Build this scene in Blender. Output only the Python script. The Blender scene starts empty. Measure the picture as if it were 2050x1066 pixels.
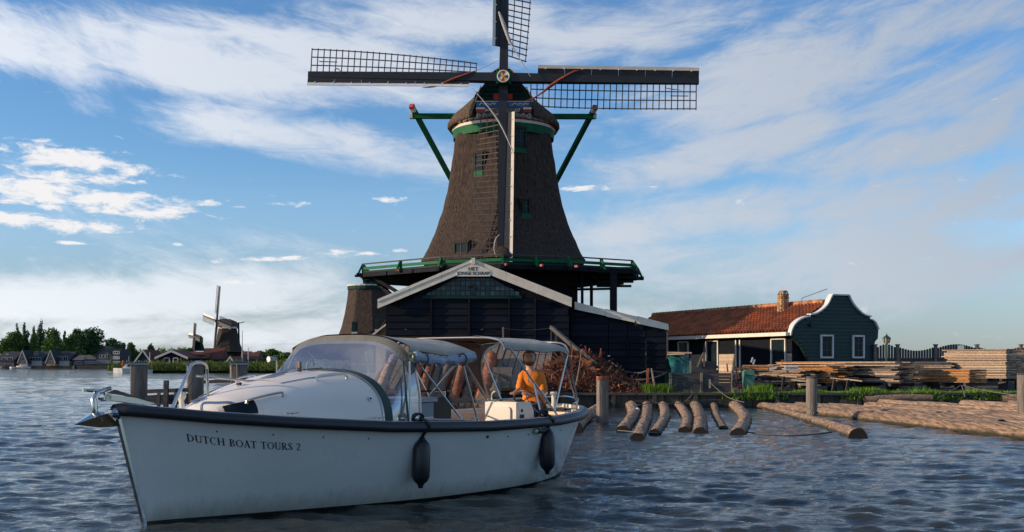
import bpy, math, random
import numpy as np
from mathutils import Vector, Matrix, noise
random.seed(7); np.random.seed(7)
R = math.radians
scene = bpy.context.scene
COL = scene.collection
FX = 2200.0; HOR = 728.0; CH = 1.55          # focal length in photo pixels, horizon row, eye height

# ------------------------------------------------------------------ camera
cam = bpy.data.cameras.new('camera'); camo = bpy.data.objects.new('camera', cam); COL.objects.link(camo)
camo.location = (0, 0, CH); camo.rotation_euler = (R(90), 0, 0)
cam.sensor_width = 36; cam.lens = FX / 2050 * 36; cam.shift_y = (HOR - 533) / 2050
cam.clip_start = 0.1; cam.clip_end = 6000
scene.camera = camo
scene.view_settings.view_transform = 'Standard'; scene.view_settings.look = 'None'
scene.view_settings.exposure = 0.0; scene.view_settings.gamma = 1.0
scene.view_settings.use_curve_mapping = False
scene.cycles.max_bounces = 6; scene.cycles.transparent_max_bounces = 12
scene.cycles.use_denoising = True

# ------------------------------------------------------------------ sky and sun
SUN_AZ = R(-99); SUN_EL = R(14)               # azimuth from +Y, negative = towards -X
world = bpy.data.worlds.new('World'); scene.world = world; world.use_nodes = True
def build_world():
    nt = world.node_tree; N = nt.nodes; L = nt.links; N.clear()
    out = N.new('ShaderNodeOutputWorld'); bg = N.new('ShaderNodeBackground'); bg.inputs[1].default_value = 0.112
    L.new(bg.outputs[0], out.inputs[0])
    sky = N.new('ShaderNodeTexSky'); sky.sky_type = 'NISHITA'; sky.sun_disc = False
    sky.sun_elevation = SUN_EL; sky.sun_rotation = SUN_AZ; sky.altitude = 0
    sky.air_density = 1.0; sky.dust_density = 0.25; sky.ozone_density = 4.0
    tc = N.new('ShaderNodeTexCoord'); sep = N.new('ShaderNodeSeparateXYZ'); L.new(tc.outputs['Generated'], sep.inputs[0])
    def m(op, a, b=None, c=None, clamp=False):
        n = N.new('ShaderNodeMath'); n.operation = op; n.use_clamp = clamp
        for i, v in enumerate((a, b, c)):
            if v is None: continue
            if isinstance(v, (int, float)): n.inputs[i].default_value = v
            else: L.new(v, n.inputs[i])
        return n.outputs[0]
    x, y, z = sep.outputs
    az = m('ARCTAN2', x, y); el = m('ARCSINE', z)
    cmb = N.new('ShaderNodeCombineXYZ'); L.new(az, cmb.inputs[0]); L.new(el, cmb.inputs[1])
    # streamlines of the cirrus: they sag in the middle of the view
    w = m('SUBTRACT', el, m('MULTIPLY', m('MULTIPLY', m('MULTIPLY', az, az), 0.40), m('MINIMUM', m('MULTIPLY', m('MAXIMUM', el, 0), 5.0), 1.0)))
    st = N.new('ShaderNodeCombineXYZ'); L.new(az, st.inputs[0]); L.new(w, st.inputs[1])
    def nz(scale_xyz, det, rough, dist=0.0, off=(0, 0, 0), src=None):
        mp = N.new('ShaderNodeMapping'); mp.inputs['Scale'].default_value = scale_xyz; mp.inputs['Location'].default_value = off
        L.new(src or st.outputs[0], mp.inputs[0])
        t = N.new('ShaderNodeTexNoise'); t.inputs['Scale'].default_value = 1; t.inputs['Detail'].default_value = det
        t.inputs['Roughness'].default_value = rough; t.inputs['Distortion'].default_value = dist
        L.new(mp.outputs[0], t.inputs[0]); return t.outputs[0]
    def blob(px, py, rx, ry, rot, s):
        a = math.atan((px - 1025) / FX); e = math.atan((HOR - py) / FX * math.cos(a))
        mp = N.new('ShaderNodeMapping'); mp.vector_type = 'TEXTURE'
        mp.inputs['Location'].default_value = (a, e, 0); mp.inputs['Rotation'].default_value = (0, 0, R(-rot))
        mp.inputs['Scale'].default_value = (rx / FX, ry / FX, 1)
        L.new(cmb.outputs[0], mp.inputs[0])
        ln = N.new('ShaderNodeVectorMath'); ln.operation = 'LENGTH'; L.new(mp.outputs[0], ln.inputs[0])
        mr = N.new('ShaderNodeMapRange'); mr.interpolation_type = 'SMOOTHERSTEP'
        mr.inputs['From Min'].default_value = 1.5; mr.inputs['From Max'].default_value = 0.0
        mr.inputs['To Min'].default_value = 0; mr.inputs['To Max'].default_value = s
        L.new(ln.outputs['Value'], mr.inputs[0]); return mr.outputs[0]
    def total(lst):
        t = None
        for b in lst:
            v = blob(*b); t = v if t is None else m('MAXIMUM', t, v)
        return t
    cir = total([(250, 105, 560, 85, 2, 1), (700, 130, 420, 70, 8, .9), (60, 60, 260, 45, 0, .8), (480, 262, 330, 48, 8, .9),
                 (780, 310, 330, 48, 12, .85), (1000, 40, 380, 60, 0, .8), (1250, 70, 330, 75, -8, .85),
                 (1560, 150, 330, 110, -14, 1), (1800, 60, 420, 60, -8, .7), (1900, 190, 330, 90, -8, .8),
                 (1500, 290, 380, 52, -12, .95), (1850, 290, 340, 70, -6, .85), (1400, 350, 260, 26, -6, .55),
                 (1400, 440, 420, 60, -9, .86), (1880, 400, 360, 90, -6, .9), (1750, 540, 620, 90, -3, .92), (1300, 640, 400, 50, 0, .6),
                 (250, 600, 520, 56, -3, .85), (500, 670, 700, 45, 0, .7), (1250, 520, 320, 46, -3, .75), (900, 620, 420, 50, 0, .6),
                 (1800, 340, 300, 34, -4, .55)])
    # away from the view the same cirrus goes on, laid out on a plane overhead
    zz = m('ADD', m('MAXIMUM', z, 0), .22)
    pl = N.new('ShaderNodeCombineXYZ'); L.new(m('DIVIDE', x, zz), pl.inputs[0]); L.new(m('DIVIDE', y, zz), pl.inputs[1])
    inn = N.new('ShaderNodeMapRange'); inn.interpolation_type = 'SMOOTHSTEP'
    inn.inputs['From Min'].default_value = 1.05; inn.inputs['From Max'].default_value = .62; L.new(m('SQRT', m('ADD', m('MULTIPLY', az, az), m('MULTIPLY', m('MULTIPLY', el, el), 2.0))), inn.inputs[0])
    n1 = nz((5.0, 15, 1), 10, .63, 1.0, (3.1, 1.7, 0))
    n2 = nz((17, 60, 1), 7, .68, .8, (7.1, 4.7, 0))
    n3 = nz((2.2, 5.0, 1), 4, .55, .4, (0.4, 9.2, 0))
    n4 = nz((.9, .35, 1), 9, .62, 1.2, (2.0, 5.0, 0), pl.outputs[0])
    nn = m('ADD', m('MULTIPLY', n1, 1.35), m('MULTIPLY', n2, .80))
    far = m('MULTIPLY', m('SUBTRACT', n3, .42), 1.5)
    dens = m('ADD', m('MULTIPLY', cir, .80), m('ADD', m('SUBTRACT', m('MULTIPLY', nn, 1.15), .53), far))
    dout = m('ADD', m('MULTIPLY', n4, 2.3), -.12)
    dmx = N.new('ShaderNodeMix'); L.new(inn.outputs[0], dmx.inputs[0]); L.new(dout, dmx.inputs[2]); L.new(dens, dmx.inputs[3]); dens = dmx.outputs[0]
    mr = N.new('ShaderNodeMapRange'); mr.interpolation_type = 'SMOOTHSTEP'
    mr.inputs['From Min'].default_value = .84; mr.inputs['From Max'].default_value = 1.62
    mr.inputs['To Max'].default_value = .93
    L.new(dens, mr.inputs[0])
    # small low cumulus puffs on the left
    pf = total([(150, 322, 175, 34, 3, 1.08), (80, 385, 260, 38, 2, 1.04), (250, 412, 180, 34, 4, 1.08), (80, 446, 210, 22, 2, 1.08), (140, 355, 200, 20, 3, .95),
                (190, 456, 70, 9, 2, .9), (430, 406, 70, 10, -3, .85), (475, 413, 32, 6, -2, .9), (545, 392, 30, 6, 0, .75),
                (575, 408, 52, 7, -3, .9), (785, 400, 48, 13, -4, .85), (740, 408, 40, 6, 0, .6), (135, 486, 60, 5, 0, .75), (360, 489, 22, 6, 0, .9),
                (680, 505, 42, 9, -6, .95), (560, 518, 190, 7, -3, .85), (450, 522, 60, 8, 0, .75), (460, 563, 70, 11, 2, .85),
                (735, 508, 26, 6, 0, .7), (800, 502, 24, 7, 0, .8), (1150, 378, 60, 10, 0, .8), (1215, 376, 36, 8, 0, .85),
                (1290, 374, 40, 6, 0, .6), (1490, 402, 36, 11, 0, .6)])
    p1 = nz((34, 95, 1), 9, .66, .3, (1.3, 2.1, 0), cmb.outputs[0])
    pd = m('ADD', m('MULTIPLY', pf, .92), m('MULTIPLY', p1, 3.1))
    mp2 = N.new('ShaderNodeMapRange'); mp2.interpolation_type = 'SMOOTHSTEP'
    mp2.inputs['From Min'].default_value = 1.98; mp2.inputs['From Max'].default_value = 2.6; mp2.inputs['To Max'].default_value = .92
    L.new(pd, mp2.inputs[0])
    # cloud colours (brighter towards the sun side)
    side = N.new('ShaderNodeMapRange'); side.inputs['From Min'].default_value = .5; side.inputs['From Max'].default_value = -.5
    L.new(az, side.inputs[0])
    cc = N.new('ShaderNodeMix'); cc.data_type = 'RGBA'; L.new(side.outputs[0], cc.inputs[0])
    cc.inputs[6].default_value = (3.7, 4.2, 5.0, 1); cc.inputs[7].default_value = (7.6, 8.0, 8.7, 1)
    lowc = N.new('ShaderNodeMapRange'); lowc.inputs['From Min'].default_value = .16; lowc.inputs['From Max'].default_value = .02; L.new(el, lowc.inputs[0])
    warm = N.new('ShaderNodeMix'); warm.data_type = 'RGBA'; warm.blend_type = 'MULTIPLY'; L.new(lowc.outputs[0], warm.inputs[0]); L.new(cc.outputs[2], warm.inputs[6]); warm.inputs[7].default_value = (1.12, 1.12, 1.08, 1); cc = warm
    # blue of the clear sky
    sat = N.new('ShaderNodeHueSaturation'); L.new(sky.outputs[0], sat.inputs['Color'])
    hz = N.new('ShaderNodeMapRange'); hz.interpolation_type = 'SMOOTHSTEP'; hz.inputs['From Min'].default_value = 0; hz.inputs['From Max'].default_value = .20
    hz.inputs['To Min'].default_value = .64; hz.inputs['To Max'].default_value = 1.06; L.new(el, hz.inputs[0]); L.new(hz.outputs[0], sat.inputs['Saturation'])
    hv = N.new('ShaderNodeMapRange'); hv.interpolation_type = 'SMOOTHSTEP'; hv.inputs['From Min'].default_value = 0; hv.inputs['From Max'].default_value = .16
    hv.inputs['To Min'].default_value = .92; hv.inputs['To Max'].default_value = 1.52; L.new(el, hv.inputs[0]); L.new(hv.outputs[0], sat.inputs['Value'])
    airl = N.new('ShaderNodeMix'); airl.data_type = 'RGBA'; airl.blend_type = 'MULTIPLY'; airl.inputs[0].default_value = 1   # low air is milky blue
    hc = N.new('ShaderNodeMapRange'); hc.inputs['From Min'].default_value = .02; hc.inputs['From Max'].default_value = .16; L.new(el, hc.inputs[0])
    hm = N.new('ShaderNodeMix'); hm.data_type = 'RGBA'; L.new(hc.outputs[0], hm.inputs[0]); hm.inputs[6].default_value = (.96, 1.06, 1.24, 1); hm.inputs[7].default_value = (.96, 1.0, 1.06, 1)
    L.new(sat.outputs[0], airl.inputs[6]); L.new(hm.outputs[2], airl.inputs[7])
    mx = N.new('ShaderNodeMix'); mx.data_type = 'RGBA'
    L.new(mr.outputs[0], mx.inputs[0]); L.new(airl.outputs[2], mx.inputs[6]); L.new(cc.outputs[2], mx.inputs[7])
    mx2 = N.new('ShaderNodeMix'); mx2.data_type = 'RGBA'
    L.new(mp2.outputs[0], mx2.inputs[0]); L.new(mx.outputs[2], mx2.inputs[6]); mx2.inputs[7].default_value = (8.6, 8.3, 8.2, 1)
    L.new(mx2.outputs[2], bg.inputs[0])
build_world()
sun = bpy.data.lights.new('sun', 'SUN'); suno = bpy.data.objects.new('sun', sun); COL.objects.link(suno)
sun.energy = 5.0; sun.angle = R(0.53); sun.color = (1.0, .77, .54)
sd = Vector((math.sin(SUN_AZ) * math.cos(SUN_EL), math.cos(SUN_AZ) * math.cos(SUN_EL), math.sin(SUN_EL)))
suno.rotation_euler = sd.to_track_quat('Z', 'Y').to_euler(); suno.location = (-30, 5, 30)

# ------------------------------------------------------------------ helpers
def P(px, py, D):
    return Vector(((px - 1025) / FX * D, D, CH + (HOR - py) / FX * D))
def mat(name, c1, c2=None, scale=4.0, rough=.7, bump=0.0, bscale=None, metal=0.0, stretch=(1, 1, 1), det=4, lo=.35, hi=.65, spec=.5, space='Object', bdist=.02, extra=None, island=0.0):
    mt = bpy.data.materials.new(name); mt.use_nodes = True; nt = mt.node_tree; N = nt.nodes; L = nt.links
    b = N['Principled BSDF']; b.inputs['Roughness'].default_value = rough; b.inputs['Metallic'].default_value = metal
    b.inputs['Specular IOR Level'].default_value = spec
    b.inputs['Base Color'].default_value = (*c1, 1)
    tc = N.new('ShaderNodeTexCoord'); mp = N.new('ShaderNodeMapping'); mp.inputs['Scale'].default_value = stretch
    L.new(tc.outputs[space], mp.inputs[0])
    col = None
    if c2 is not None:
        t = N.new('ShaderNodeTexNoise'); t.inputs['Scale'].default_value = scale; t.inputs['Detail'].default_value = det; t.inputs['Roughness'].default_value = .6
        L.new(mp.outputs[0], t.inputs[0])
        mr = N.new('ShaderNodeMapRange'); mr.inputs['From Min'].default_value = lo; mr.inputs['From Max'].default_value = hi; L.new(t.outputs[0], mr.inputs[0])
        mx = N.new('ShaderNodeMix'); mx.data_type = 'RGBA'; L.new(mr.outputs[0], mx.inputs[0])
        mx.inputs[6].default_value = (*c1, 1); mx.inputs[7].default_value = (*c2, 1); col = mx.outputs[2]
    if island and col:
        oi = N.new('ShaderNodeObjectInfo'); ge = N.new('ShaderNodeNewGeometry')
        ad = N.new('ShaderNodeMath'); ad.operation = 'ADD'; L.new(oi.outputs['Random'], ad.inputs[0]); L.new(ge.outputs['Random Per Island'], ad.inputs[1])
        fr = N.new('ShaderNodeMath'); fr.operation = 'FRACT'; L.new(ad.outputs[0], fr.inputs[0])
        m2 = N.new('ShaderNodeMapRange'); m2.inputs['To Min'].default_value = 1 - island; m2.inputs['To Max'].default_value = 1 + island; L.new(fr.outputs[0], m2.inputs[0])
        hs = N.new('ShaderNodeHueSaturation'); L.new(m2.outputs[0], hs.inputs['Value']); L.new(col, hs.inputs['Color']); col = hs.outputs[0]
    if col: L.new(col, b.inputs['Base Color'])
    if bump:
        t2 = N.new('ShaderNodeTexNoise'); t2.inputs['Scale'].default_value = bscale or scale * 2; t2.inputs['Detail'].default_value = 6; t2.inputs['Roughness'].default_value = .65
        L.new(mp.outputs[0], t2.inputs[0])
        bp = N.new('ShaderNodeBump'); bp.inputs['Strength'].default_value = bump; bp.inputs['Distance'].default_value = bdist
        L.new(t2.outputs[0], bp.inputs['Height']); L.new(bp.outputs[0], b.inputs['Normal'])
    return mt
M = {}
M['thatch'] = mat('thatch', (.088, .064, .051), (.030, .023, .020), 9, .95, 1.0, 14, stretch=(1.6, 1.6, .25), det=9, bdist=.05, spec=.15)
M['thatch_pale'] = mat('thatch_pale', (.16, .115, .082), (.065, .048, .036), 9, .95, 1.0, 10, stretch=(1.6, 1.6, .5), det=8, bdist=.07, spec=.15)
M['soffit'] = mat('soffit_boards', (.30, .24, .18), (.16, .12, .09), 8, .9)
M['black'] = mat('black_tar', (.009, .010, .014), (.018, .019, .024), 3, .75, .25, 30, stretch=(.3, 1, 3), island=.25, spec=.08)
M['tarboard'] = mat('tarred_board', (.004, .006, .012), (.008, .011, .020), 2, .75, .3, 20, stretch=(.25, 1, 2), island=.35, spec=.15)
M['navy'] = mat('dark_sail_timber', (.006, .008, .012), (.012, .014, .019), 2, .6, .1, 12)
M['lattice'] = mat('lattice_wood', (.060, .048, .046), (.10, .08, .075), 3, .8)
M['green'] = mat('mill_green', (.005, .125, .045), (.004, .09, .034), 3, .65, .08, 20, spec=.2)
M['dgreen'] = mat('dark_green', (.006, .036, .027), (.004, .026, .020), 3, .7, .1, 20, spec=.2)
M['canvastrim'] = mat('grey_canvas_trim', (.15, .148, .128), (.11, .11, .096), 5, .85)
M['shopgreen'] = mat('shop_green_board', (.004, .024, .019), (.007, .031, .025), 1.5, .6, .2, 14, stretch=(.3, 1, 3), island=.12)
M['cream'] = mat('cream_paint', (.80, .73, .60), (.68, .61, .50), 3, .6, .1, 20)
M['white'] = mat('white_paint', (.72, .71, .68), (.60, .59, .56), 3, .55, .1, 15)
M['red'] = mat('red_paint', (.45, .035, .02), (.33, .03, .02), 4, .6)
M['blue'] = mat('blue_paint', (.02, .10, .30), (.10, .32, .42), 5, .6, lo=.55, hi=.7)
M['yellow'] = mat('yellow_paint', (.65, .42, .05), (.6, .35, .04), 5, .6)
M['rope'] = mat('rope', (.25, .21, .16), (.14, .12, .09), 40, .9)
M['ropedark'] = mat('dark_rope', (.05, .055, .06), (.08, .085, .09), 30, .9)
M['cloth_red'] = mat('rust_red_sailcloth', (.36, .085, .035), (.20, .045, .02), 9, .85, .4, 30)
M['cloth_white'] = mat('pale_sailcloth', (.50, .45, .42), (.32, .29, .28), 12, .85, .4, 30)
M['glass'] = mat('window_glass', (.010, .016, .020), (.016, .026, .032), 2, .2, spec=.12)
M['glassgreen'] = mat('gable_glass', (.020, .050, .055), (.030, .070, .072), 1.2, .25, spec=.4, island=.5)
M['bark'] = mat('wet_bark', (.46, .31, .20), (.13, .080, .052), 15, .8, 1.0, 24, det=10, lo=.38, hi=.62, bdist=.07, stretch=(1.3, .28, 1.3), island=.15)
M['barkdry'] = mat('pale_bark', (.46, .31, .20), (.16, .098, .062), 13, .85, 1.0, 18, det=9, lo=.38, hi=.60, bdist=.06, stretch=(1.8, .10, 1.5), island=.22)
M['barkred'] = mat('orange_bark', (.42, .12, .035), (.12, .055, .032), 7, .85, 1.0, 18, det=8, lo=.4, hi=.6, bdist=.05)
M['barkgrey'] = mat('grey_bark', (.20, .16, .11), (.085, .065, .05), 9, .9, 1.0, 20, det=8, bdist=.05)
M['logend'] = mat('log_end', (.005, .004, .004), (.012, .009, .008), 14, .9)
M['oldwood'] = mat('weathered_wood', (.24, .20, .165), (.12, .098, .082), 4, .9, .6, 14, stretch=(4, 4, .5), det=6, island=.12)
M['greyboard'] = mat('grey_boards', (.085, .080, .078), (.045, .043, .044), 3, .9, .5, 14, stretch=(.5, 4, 4), det=6, island=.2)
M['plank'] = mat('grey_brown_plank', (.40, .29, .20), (.22, .15, .10), 5, .85, .5, 14, stretch=(.6, 3, 3), det=6, island=.3)
M['plankorange'] = mat('orange_plank', (.52, .24, .075), (.30, .115, .038), 5, .85, .5, 14, stretch=(.6, 3, 3), det=6, island=.3)
M['plankpale'] = mat('pale_plank', (.52, .40, .29), (.32, .235, .165), 5, .85, .5, 14, stretch=(.6, 3, 3), det=6, island=.25)
M['quay'] = mat('quay_planks', (.075, .070, .052), (.030, .034, .026), 5, .9, .6, 12, stretch=(1, 1, .4), det=6, island=.3)
M['soil'] = mat('yard_soil', (.085, .062, .045), (.045, .032, .024), 1.5, 1, .8, 8, det=8)
M['grass'] = mat('grass', (.075, .19, .018), (.15, .26, .028), 3, .7, spec=.2, island=.4)
M['reed'] = mat('reed_green', (.085, .15, .030), (.17, .19, .055), .12, .8, spec=.1, island=.35, det=5)
M['leaf'] = mat('tree_leaves', (.070, .14, .036), (.13, .20, .05), .14, .8, spec=.1, island=.45)
M['leafdark'] = mat('dark_tree_leaves', (.042, .10, .038), (.075, .135, .044), .14, .8, spec=.1, island=.45)
M['trunk'] = mat('tree_trunk', (.07, .055, .04), (.04, .03, .024), 2, .9)
M['tile'] = mat('red_pantiles', (.40, .115, .040), (.19, .062, .028), 1.6, .8, .4, 12, det=7, lo=.38, hi=.62, island=.25)
M['ridge'] = mat('ridge_tiles', (.45, .20, .09), (.24, .09, .04), 5, .85, .4, 12, island=.3)
M['farroof'] = mat('far_red_roof', (.13, .036, .022), (.085, .026, .018), .5, .85)
M['fardark'] = mat('far_slate_roof', (.018, .022, .030), (.028, .030, .036), .5, .8)
M['brick'] = mat('brick', (.40, .26, .13), (.28, .15, .08), 6, .9, .5, 30, island=.35)
M['farbrick'] = mat('far_brick_wall', (.42, .27, .18), (.33, .21, .14), .8, .9)
M['steel'] = mat('polished_steel', (.50, .49, .46), None, rough=.16, metal=1)
M['steeldull'] = mat('steel_tube', (.55, .53, .50), None, rough=.28, metal=1)
M['rubber'] = mat('black_rubber', (.012, .014, .018), (.018, .020, .026), 5, .42, .05, 30)
M['fender'] = mat('fender_vinyl', (.010, .011, .014), (.016, .017, .020), 5, .38)
M['gel'] = mat('hull_gelcoat', (.69, .68, .625), (.64, .635, .585), 1.2, .22, spec=.45, stretch=(1, 1, 2), det=6)
M['cabin'] = mat('cabin_gelcoat', (.78, .72, .64), (.74, .68, .60), 1.5, .30, spec=.4)
M['deckpaint'] = mat('grey_deck_paint', (.26, .30, .34), (.22, .26, .30), 6, .5, .1, 60)
M['liner'] = mat('cream_liner', (.66, .52, .37), (.58, .45, .32), 2, .5)
M['antifoul'] = mat('dark_waterline', (.012, .016, .018), (.03, .03, .02), 4, .5)
M['canvas'] = mat('canopy_canvas', (.50, .44, .35), (.38, .34, .28), 2.2, .85, .5, 5, bdist=.05, det=3)
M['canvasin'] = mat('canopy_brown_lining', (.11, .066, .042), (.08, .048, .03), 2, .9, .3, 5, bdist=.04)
M['canvasgreen'] = mat('green_canvas_trim', (.030, .055, .046), (.045, .07, .058), 4, .8)
M['vinyl'] = mat('rolled_vinyl', (.22, .27, .36), (.40, .44, .52), 6, .3, .8, 12, bdist=.03, stretch=(.4, 2, 2))
M['skin'] = mat('skin', (.72, .40, .27), (.66, .35, .23), 8, .55)
M['shirt'] = mat('orange_tshirt', (.80, .24, .012), (.70, .19, .010), 6, .8, .35, 8, bdist=.012, stretch=(2, 2, .7))
M['shorts'] = mat('dark_shorts', (.040, .032, .030), (.060, .046, .042), 9, .85, .4, 16)
M['hair'] = mat('brown_hair', (.11, .060, .034), (.17, .095, .055), 40, .8, .6, 60)
M['tarp'] = mat('teal_tarpaulin', (.010, .085, .080), (.03, .16, .14), 5, .35, .8, 6, bdist=.06)
M['bin'] = mat('green_container', (.05, .16, .12), (.09, .22, .17), 5, .5, .2, 12)
M['scrap'] = mat('bark_scrap', (.19, .055, .026), (.05, .022, .015), 5, .85, .6, 20, island=.6)
M['scraplight'] = mat('pale_splinters', (.48, .26, .12), (.30, .15, .07), 5, .85, island=.4)
M['ink'] = mat('black_lettering', (.008, .010, .014), None, rough=.5)
M['iron'] = mat('wrought_iron', (.02, .022, .022), None, rough=.5, metal=.4)
M['lampglass'] = mat('lantern_glass', (.42, .36, .22), (.34, .28, .16), 9, .15, spec=.7)
M['lampgreen'] = mat('lantern_green', (.02, .06, .045), None, rough=.5)
M['wheelred'] = mat('red_wheel', (.35, .03, .04), None, rough=.6)
M['farwhite'] = mat('far_white', (.55, .55, .52), (.42, .42, .40), 1, .8)
M['fargrey'] = mat('far_grey_wall', (.10, .105, .11), (.07, .075, .08), .6, .9)
M['fargreen'] = mat('far_green_boards', (.012, .045, .038), (.016, .055, .044), 1, .8)
M['bead'] = mat('wheel_wood', (.10, .030, .016), None, rough=.35)
def clear_vinyl():
    mt = bpy.data.materials.new('clear_windscreen'); mt.use_nodes = True; nt = mt.node_tree; N = nt.nodes; L = nt.links; N.clear()
    o = N.new('ShaderNodeOutputMaterial'); tr = N.new('ShaderNodeBsdfTransparent'); tr.inputs[0].default_value = (.86, .87, .88, 1)
    g = N.new('ShaderNodeBsdfGlossy'); g.inputs[0].default_value = (.85, .88, .95, 1); g.inputs['Roughness'].default_value = .13
    df = N.new('ShaderNodeBsdfDiffuse'); df.inputs[0].default_value = (.75, .75, .78, 1)
    lw = N.new('ShaderNodeLayerWeight'); lw.inputs[0].default_value = .42
    tc = N.new('ShaderNodeTexCoord'); t = N.new('ShaderNodeTexNoise'); t.inputs['Scale'].default_value = 2.2; t.inputs['Detail'].default_value = 2
    L.new(tc.outputs['Object'], t.inputs[0])
    bp = N.new('ShaderNodeBump'); bp.inputs['Strength'].default_value = .5; bp.inputs['Distance'].default_value = .03; L.new(t.outputs[0], bp.inputs['Height']); L.new(bp.outputs[0], g.inputs['Normal'])
    ad = N.new('ShaderNodeMixShader'); ad.inputs[0].default_value = .16; L.new(g.outputs[0], ad.inputs[1]); L.new(df.outputs[0], ad.inputs[2])
    mr = N.new('ShaderNodeMapRange'); mr.inputs['To Min'].default_value = .08; mr.inputs['To Max'].default_value = .36; L.new(lw.outputs['Fresnel'], mr.inputs[0])
    mx = N.new('ShaderNodeMixShader'); L.new(mr.outputs[0], mx.inputs[0]); L.new(tr.outputs[0], mx.inputs[1]); L.new(ad.outputs[0], mx.inputs[2])
    L.new(mx.outputs[0], o.inputs[0]); return mt
M['clear'] = clear_vinyl()
def water_mat():
    mt = bpy.data.materials.new('river_water'); mt.use_nodes = True; nt = mt.node_tree; N = nt.nodes; L = nt.links
    b = N['Principled BSDF']; b.inputs['Base Color'].default_value = (.026, .029, .024, 1); b.inputs['Roughness'].default_value = .035; b.inputs['IOR'].default_value = 1.333
    tc = N.new('ShaderNodeTexCoord'); mp = N.new('ShaderNodeMapping'); mp.inputs['Scale'].default_value = (.6, 1, 1); L.new(tc.outputs['Object'], mp.inputs[0])
    t = N.new('ShaderNodeTexNoise'); t.inputs['Scale'].default_value = 9.0; t.inputs['Detail'].default_value = 5; t.inputs['Roughness'].default_value = .6; L.new(mp.outputs[0], t.inputs[0])
    t2 = N.new('ShaderNodeTexNoise'); t2.inputs['Scale'].default_value = .9; t2.inputs['Detail'].default_value = 3; L.new(mp.outputs[0], t2.inputs[0])
    ad = N.new('ShaderNodeMath'); ad.operation = 'ADD'; L.new(t.outputs[0], ad.inputs[0]); L.new(t2.outputs[0], ad.inputs[1])
    bp = N.new('ShaderNodeBump'); bp.inputs['Strength'].default_value = .8; bp.inputs['Distance'].default_value = .028; L.new(ad.outputs[0], bp.inputs['Height']); L.new(bp.outputs[0], b.inputs['Normal'])
    return mt
M['water'] = water_mat()
def wet_line(mt):     # logs are dark and green-brown where the water keeps them wet
    nt = mt.node_tree; N = nt.nodes; L = nt.links; b = N['Principled BSDF']; src = b.inputs['Base Color'].links[0].from_socket
    g = N.new('ShaderNodeNewGeometry'); sp = N.new('ShaderNodeSeparateXYZ'); L.new(g.outputs['Position'], sp.inputs[0])
    t = N.new('ShaderNodeTexNoise'); t.inputs['Scale'].default_value = 6; L.new(g.outputs['Position'], t.inputs[0])
    ad = N.new('ShaderNodeMath'); ad.operation = 'MULTIPLY_ADD'; L.new(t.outputs[0], ad.inputs[0]); ad.inputs[1].default_value = -.12; L.new(sp.outputs[2], ad.inputs[2])
    mr = N.new('ShaderNodeMapRange'); mr.inputs['From Min'].default_value = .05; mr.inputs['From Max'].default_value = -.02; L.new(ad.outputs[0], mr.inputs[0])
    mx = N.new('ShaderNodeMix'); mx.data_type = 'RGBA'; L.new(mr.outputs[0], mx.inputs[0]); L.new(src, mx.inputs[6]); mx.inputs[7].default_value = (.035, .034, .018, 1); L.new(mx.outputs[2], b.inputs['Base Color'])
for k_ in ('bark', 'barkdry'): wet_line(M[k_])
def hull_mat():
    mt = M['gel']; nt = mt.node_tree; N = nt.nodes; L = nt.links; b = N['Principled BSDF']; src = b.inputs['Base Color'].links[0].from_socket
    b.inputs['Roughness'].default_value = .16; b.inputs['Coat Weight'].default_value = .3; b.inputs['Coat Roughness'].default_value = .08
    tc = N.new('ShaderNodeTexCoord'); sp = N.new('ShaderNodeSeparateXYZ'); L.new(tc.outputs['Object'], sp.inputs[0])
    mp = N.new('ShaderNodeMapping'); mp.inputs['Scale'].default_value = (5, 5, .35); L.new(tc.outputs['Object'], mp.inputs[0])
    t = N.new('ShaderNodeTexNoise'); t.inputs['Scale'].default_value = 2.2; t.inputs['Detail'].default_value = 8; t.inputs['Roughness'].default_value = .7; L.new(mp.outputs[0], t.inputs[0])
    # scum line: height of the stain wobbles with the streak noise
    md = N.new('ShaderNodeMath'); md.operation = 'MULTIPLY_ADD'; L.new(t.outputs[0], md.inputs[0]); md.inputs[1].default_value = -.30; L.new(sp.outputs[2], md.inputs[2])
    mr = N.new('ShaderNodeMapRange'); mr.inputs['From Min'].default_value = .10; mr.inputs['From Max'].default_value = -.12; mr.inputs['To Max'].default_value = .75; L.new(md.outputs[0], mr.inputs[0])
    mx = N.new('ShaderNodeMix'); mx.data_type = 'RGBA'; L.new(mr.outputs[0], mx.inputs[0]); L.new(src, mx.inputs[6]); mx.inputs[7].default_value = (.30, .29, .22, 1)
    # faint vertical drips and scuffs
    m2 = N.new('ShaderNodeMapRange'); m2.inputs['From Min'].default_value = .56; m2.inputs['From Max'].default_value = .74; m2.inputs['To Max'].default_value = .18; L.new(t.outputs[0], m2.inputs[0])
    mx2 = N.new('ShaderNodeMix'); mx2.data_type = 'RGBA'; L.new(m2.outputs[0], mx2.inputs[0]); L.new(mx.outputs[2], mx2.inputs[6]); mx2.inputs[7].default_value = (.30, .31, .28, 1); L.new(mx2.outputs[2], b.inputs['Base Color'])
    t3 = N.new('ShaderNodeTexNoise'); t3.inputs['Scale'].default_value = 1.1; L.new(tc.outputs['Object'], t3.inputs[0]); bp = N.new('ShaderNodeBump'); bp.inputs['Strength'].default_value = .25; bp.inputs['Distance'].default_value = .03; L.new(t3.outputs[0], bp.inputs['Height']); L.new(bp.outputs[0], b.inputs['Normal'])
hull_mat()

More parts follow.
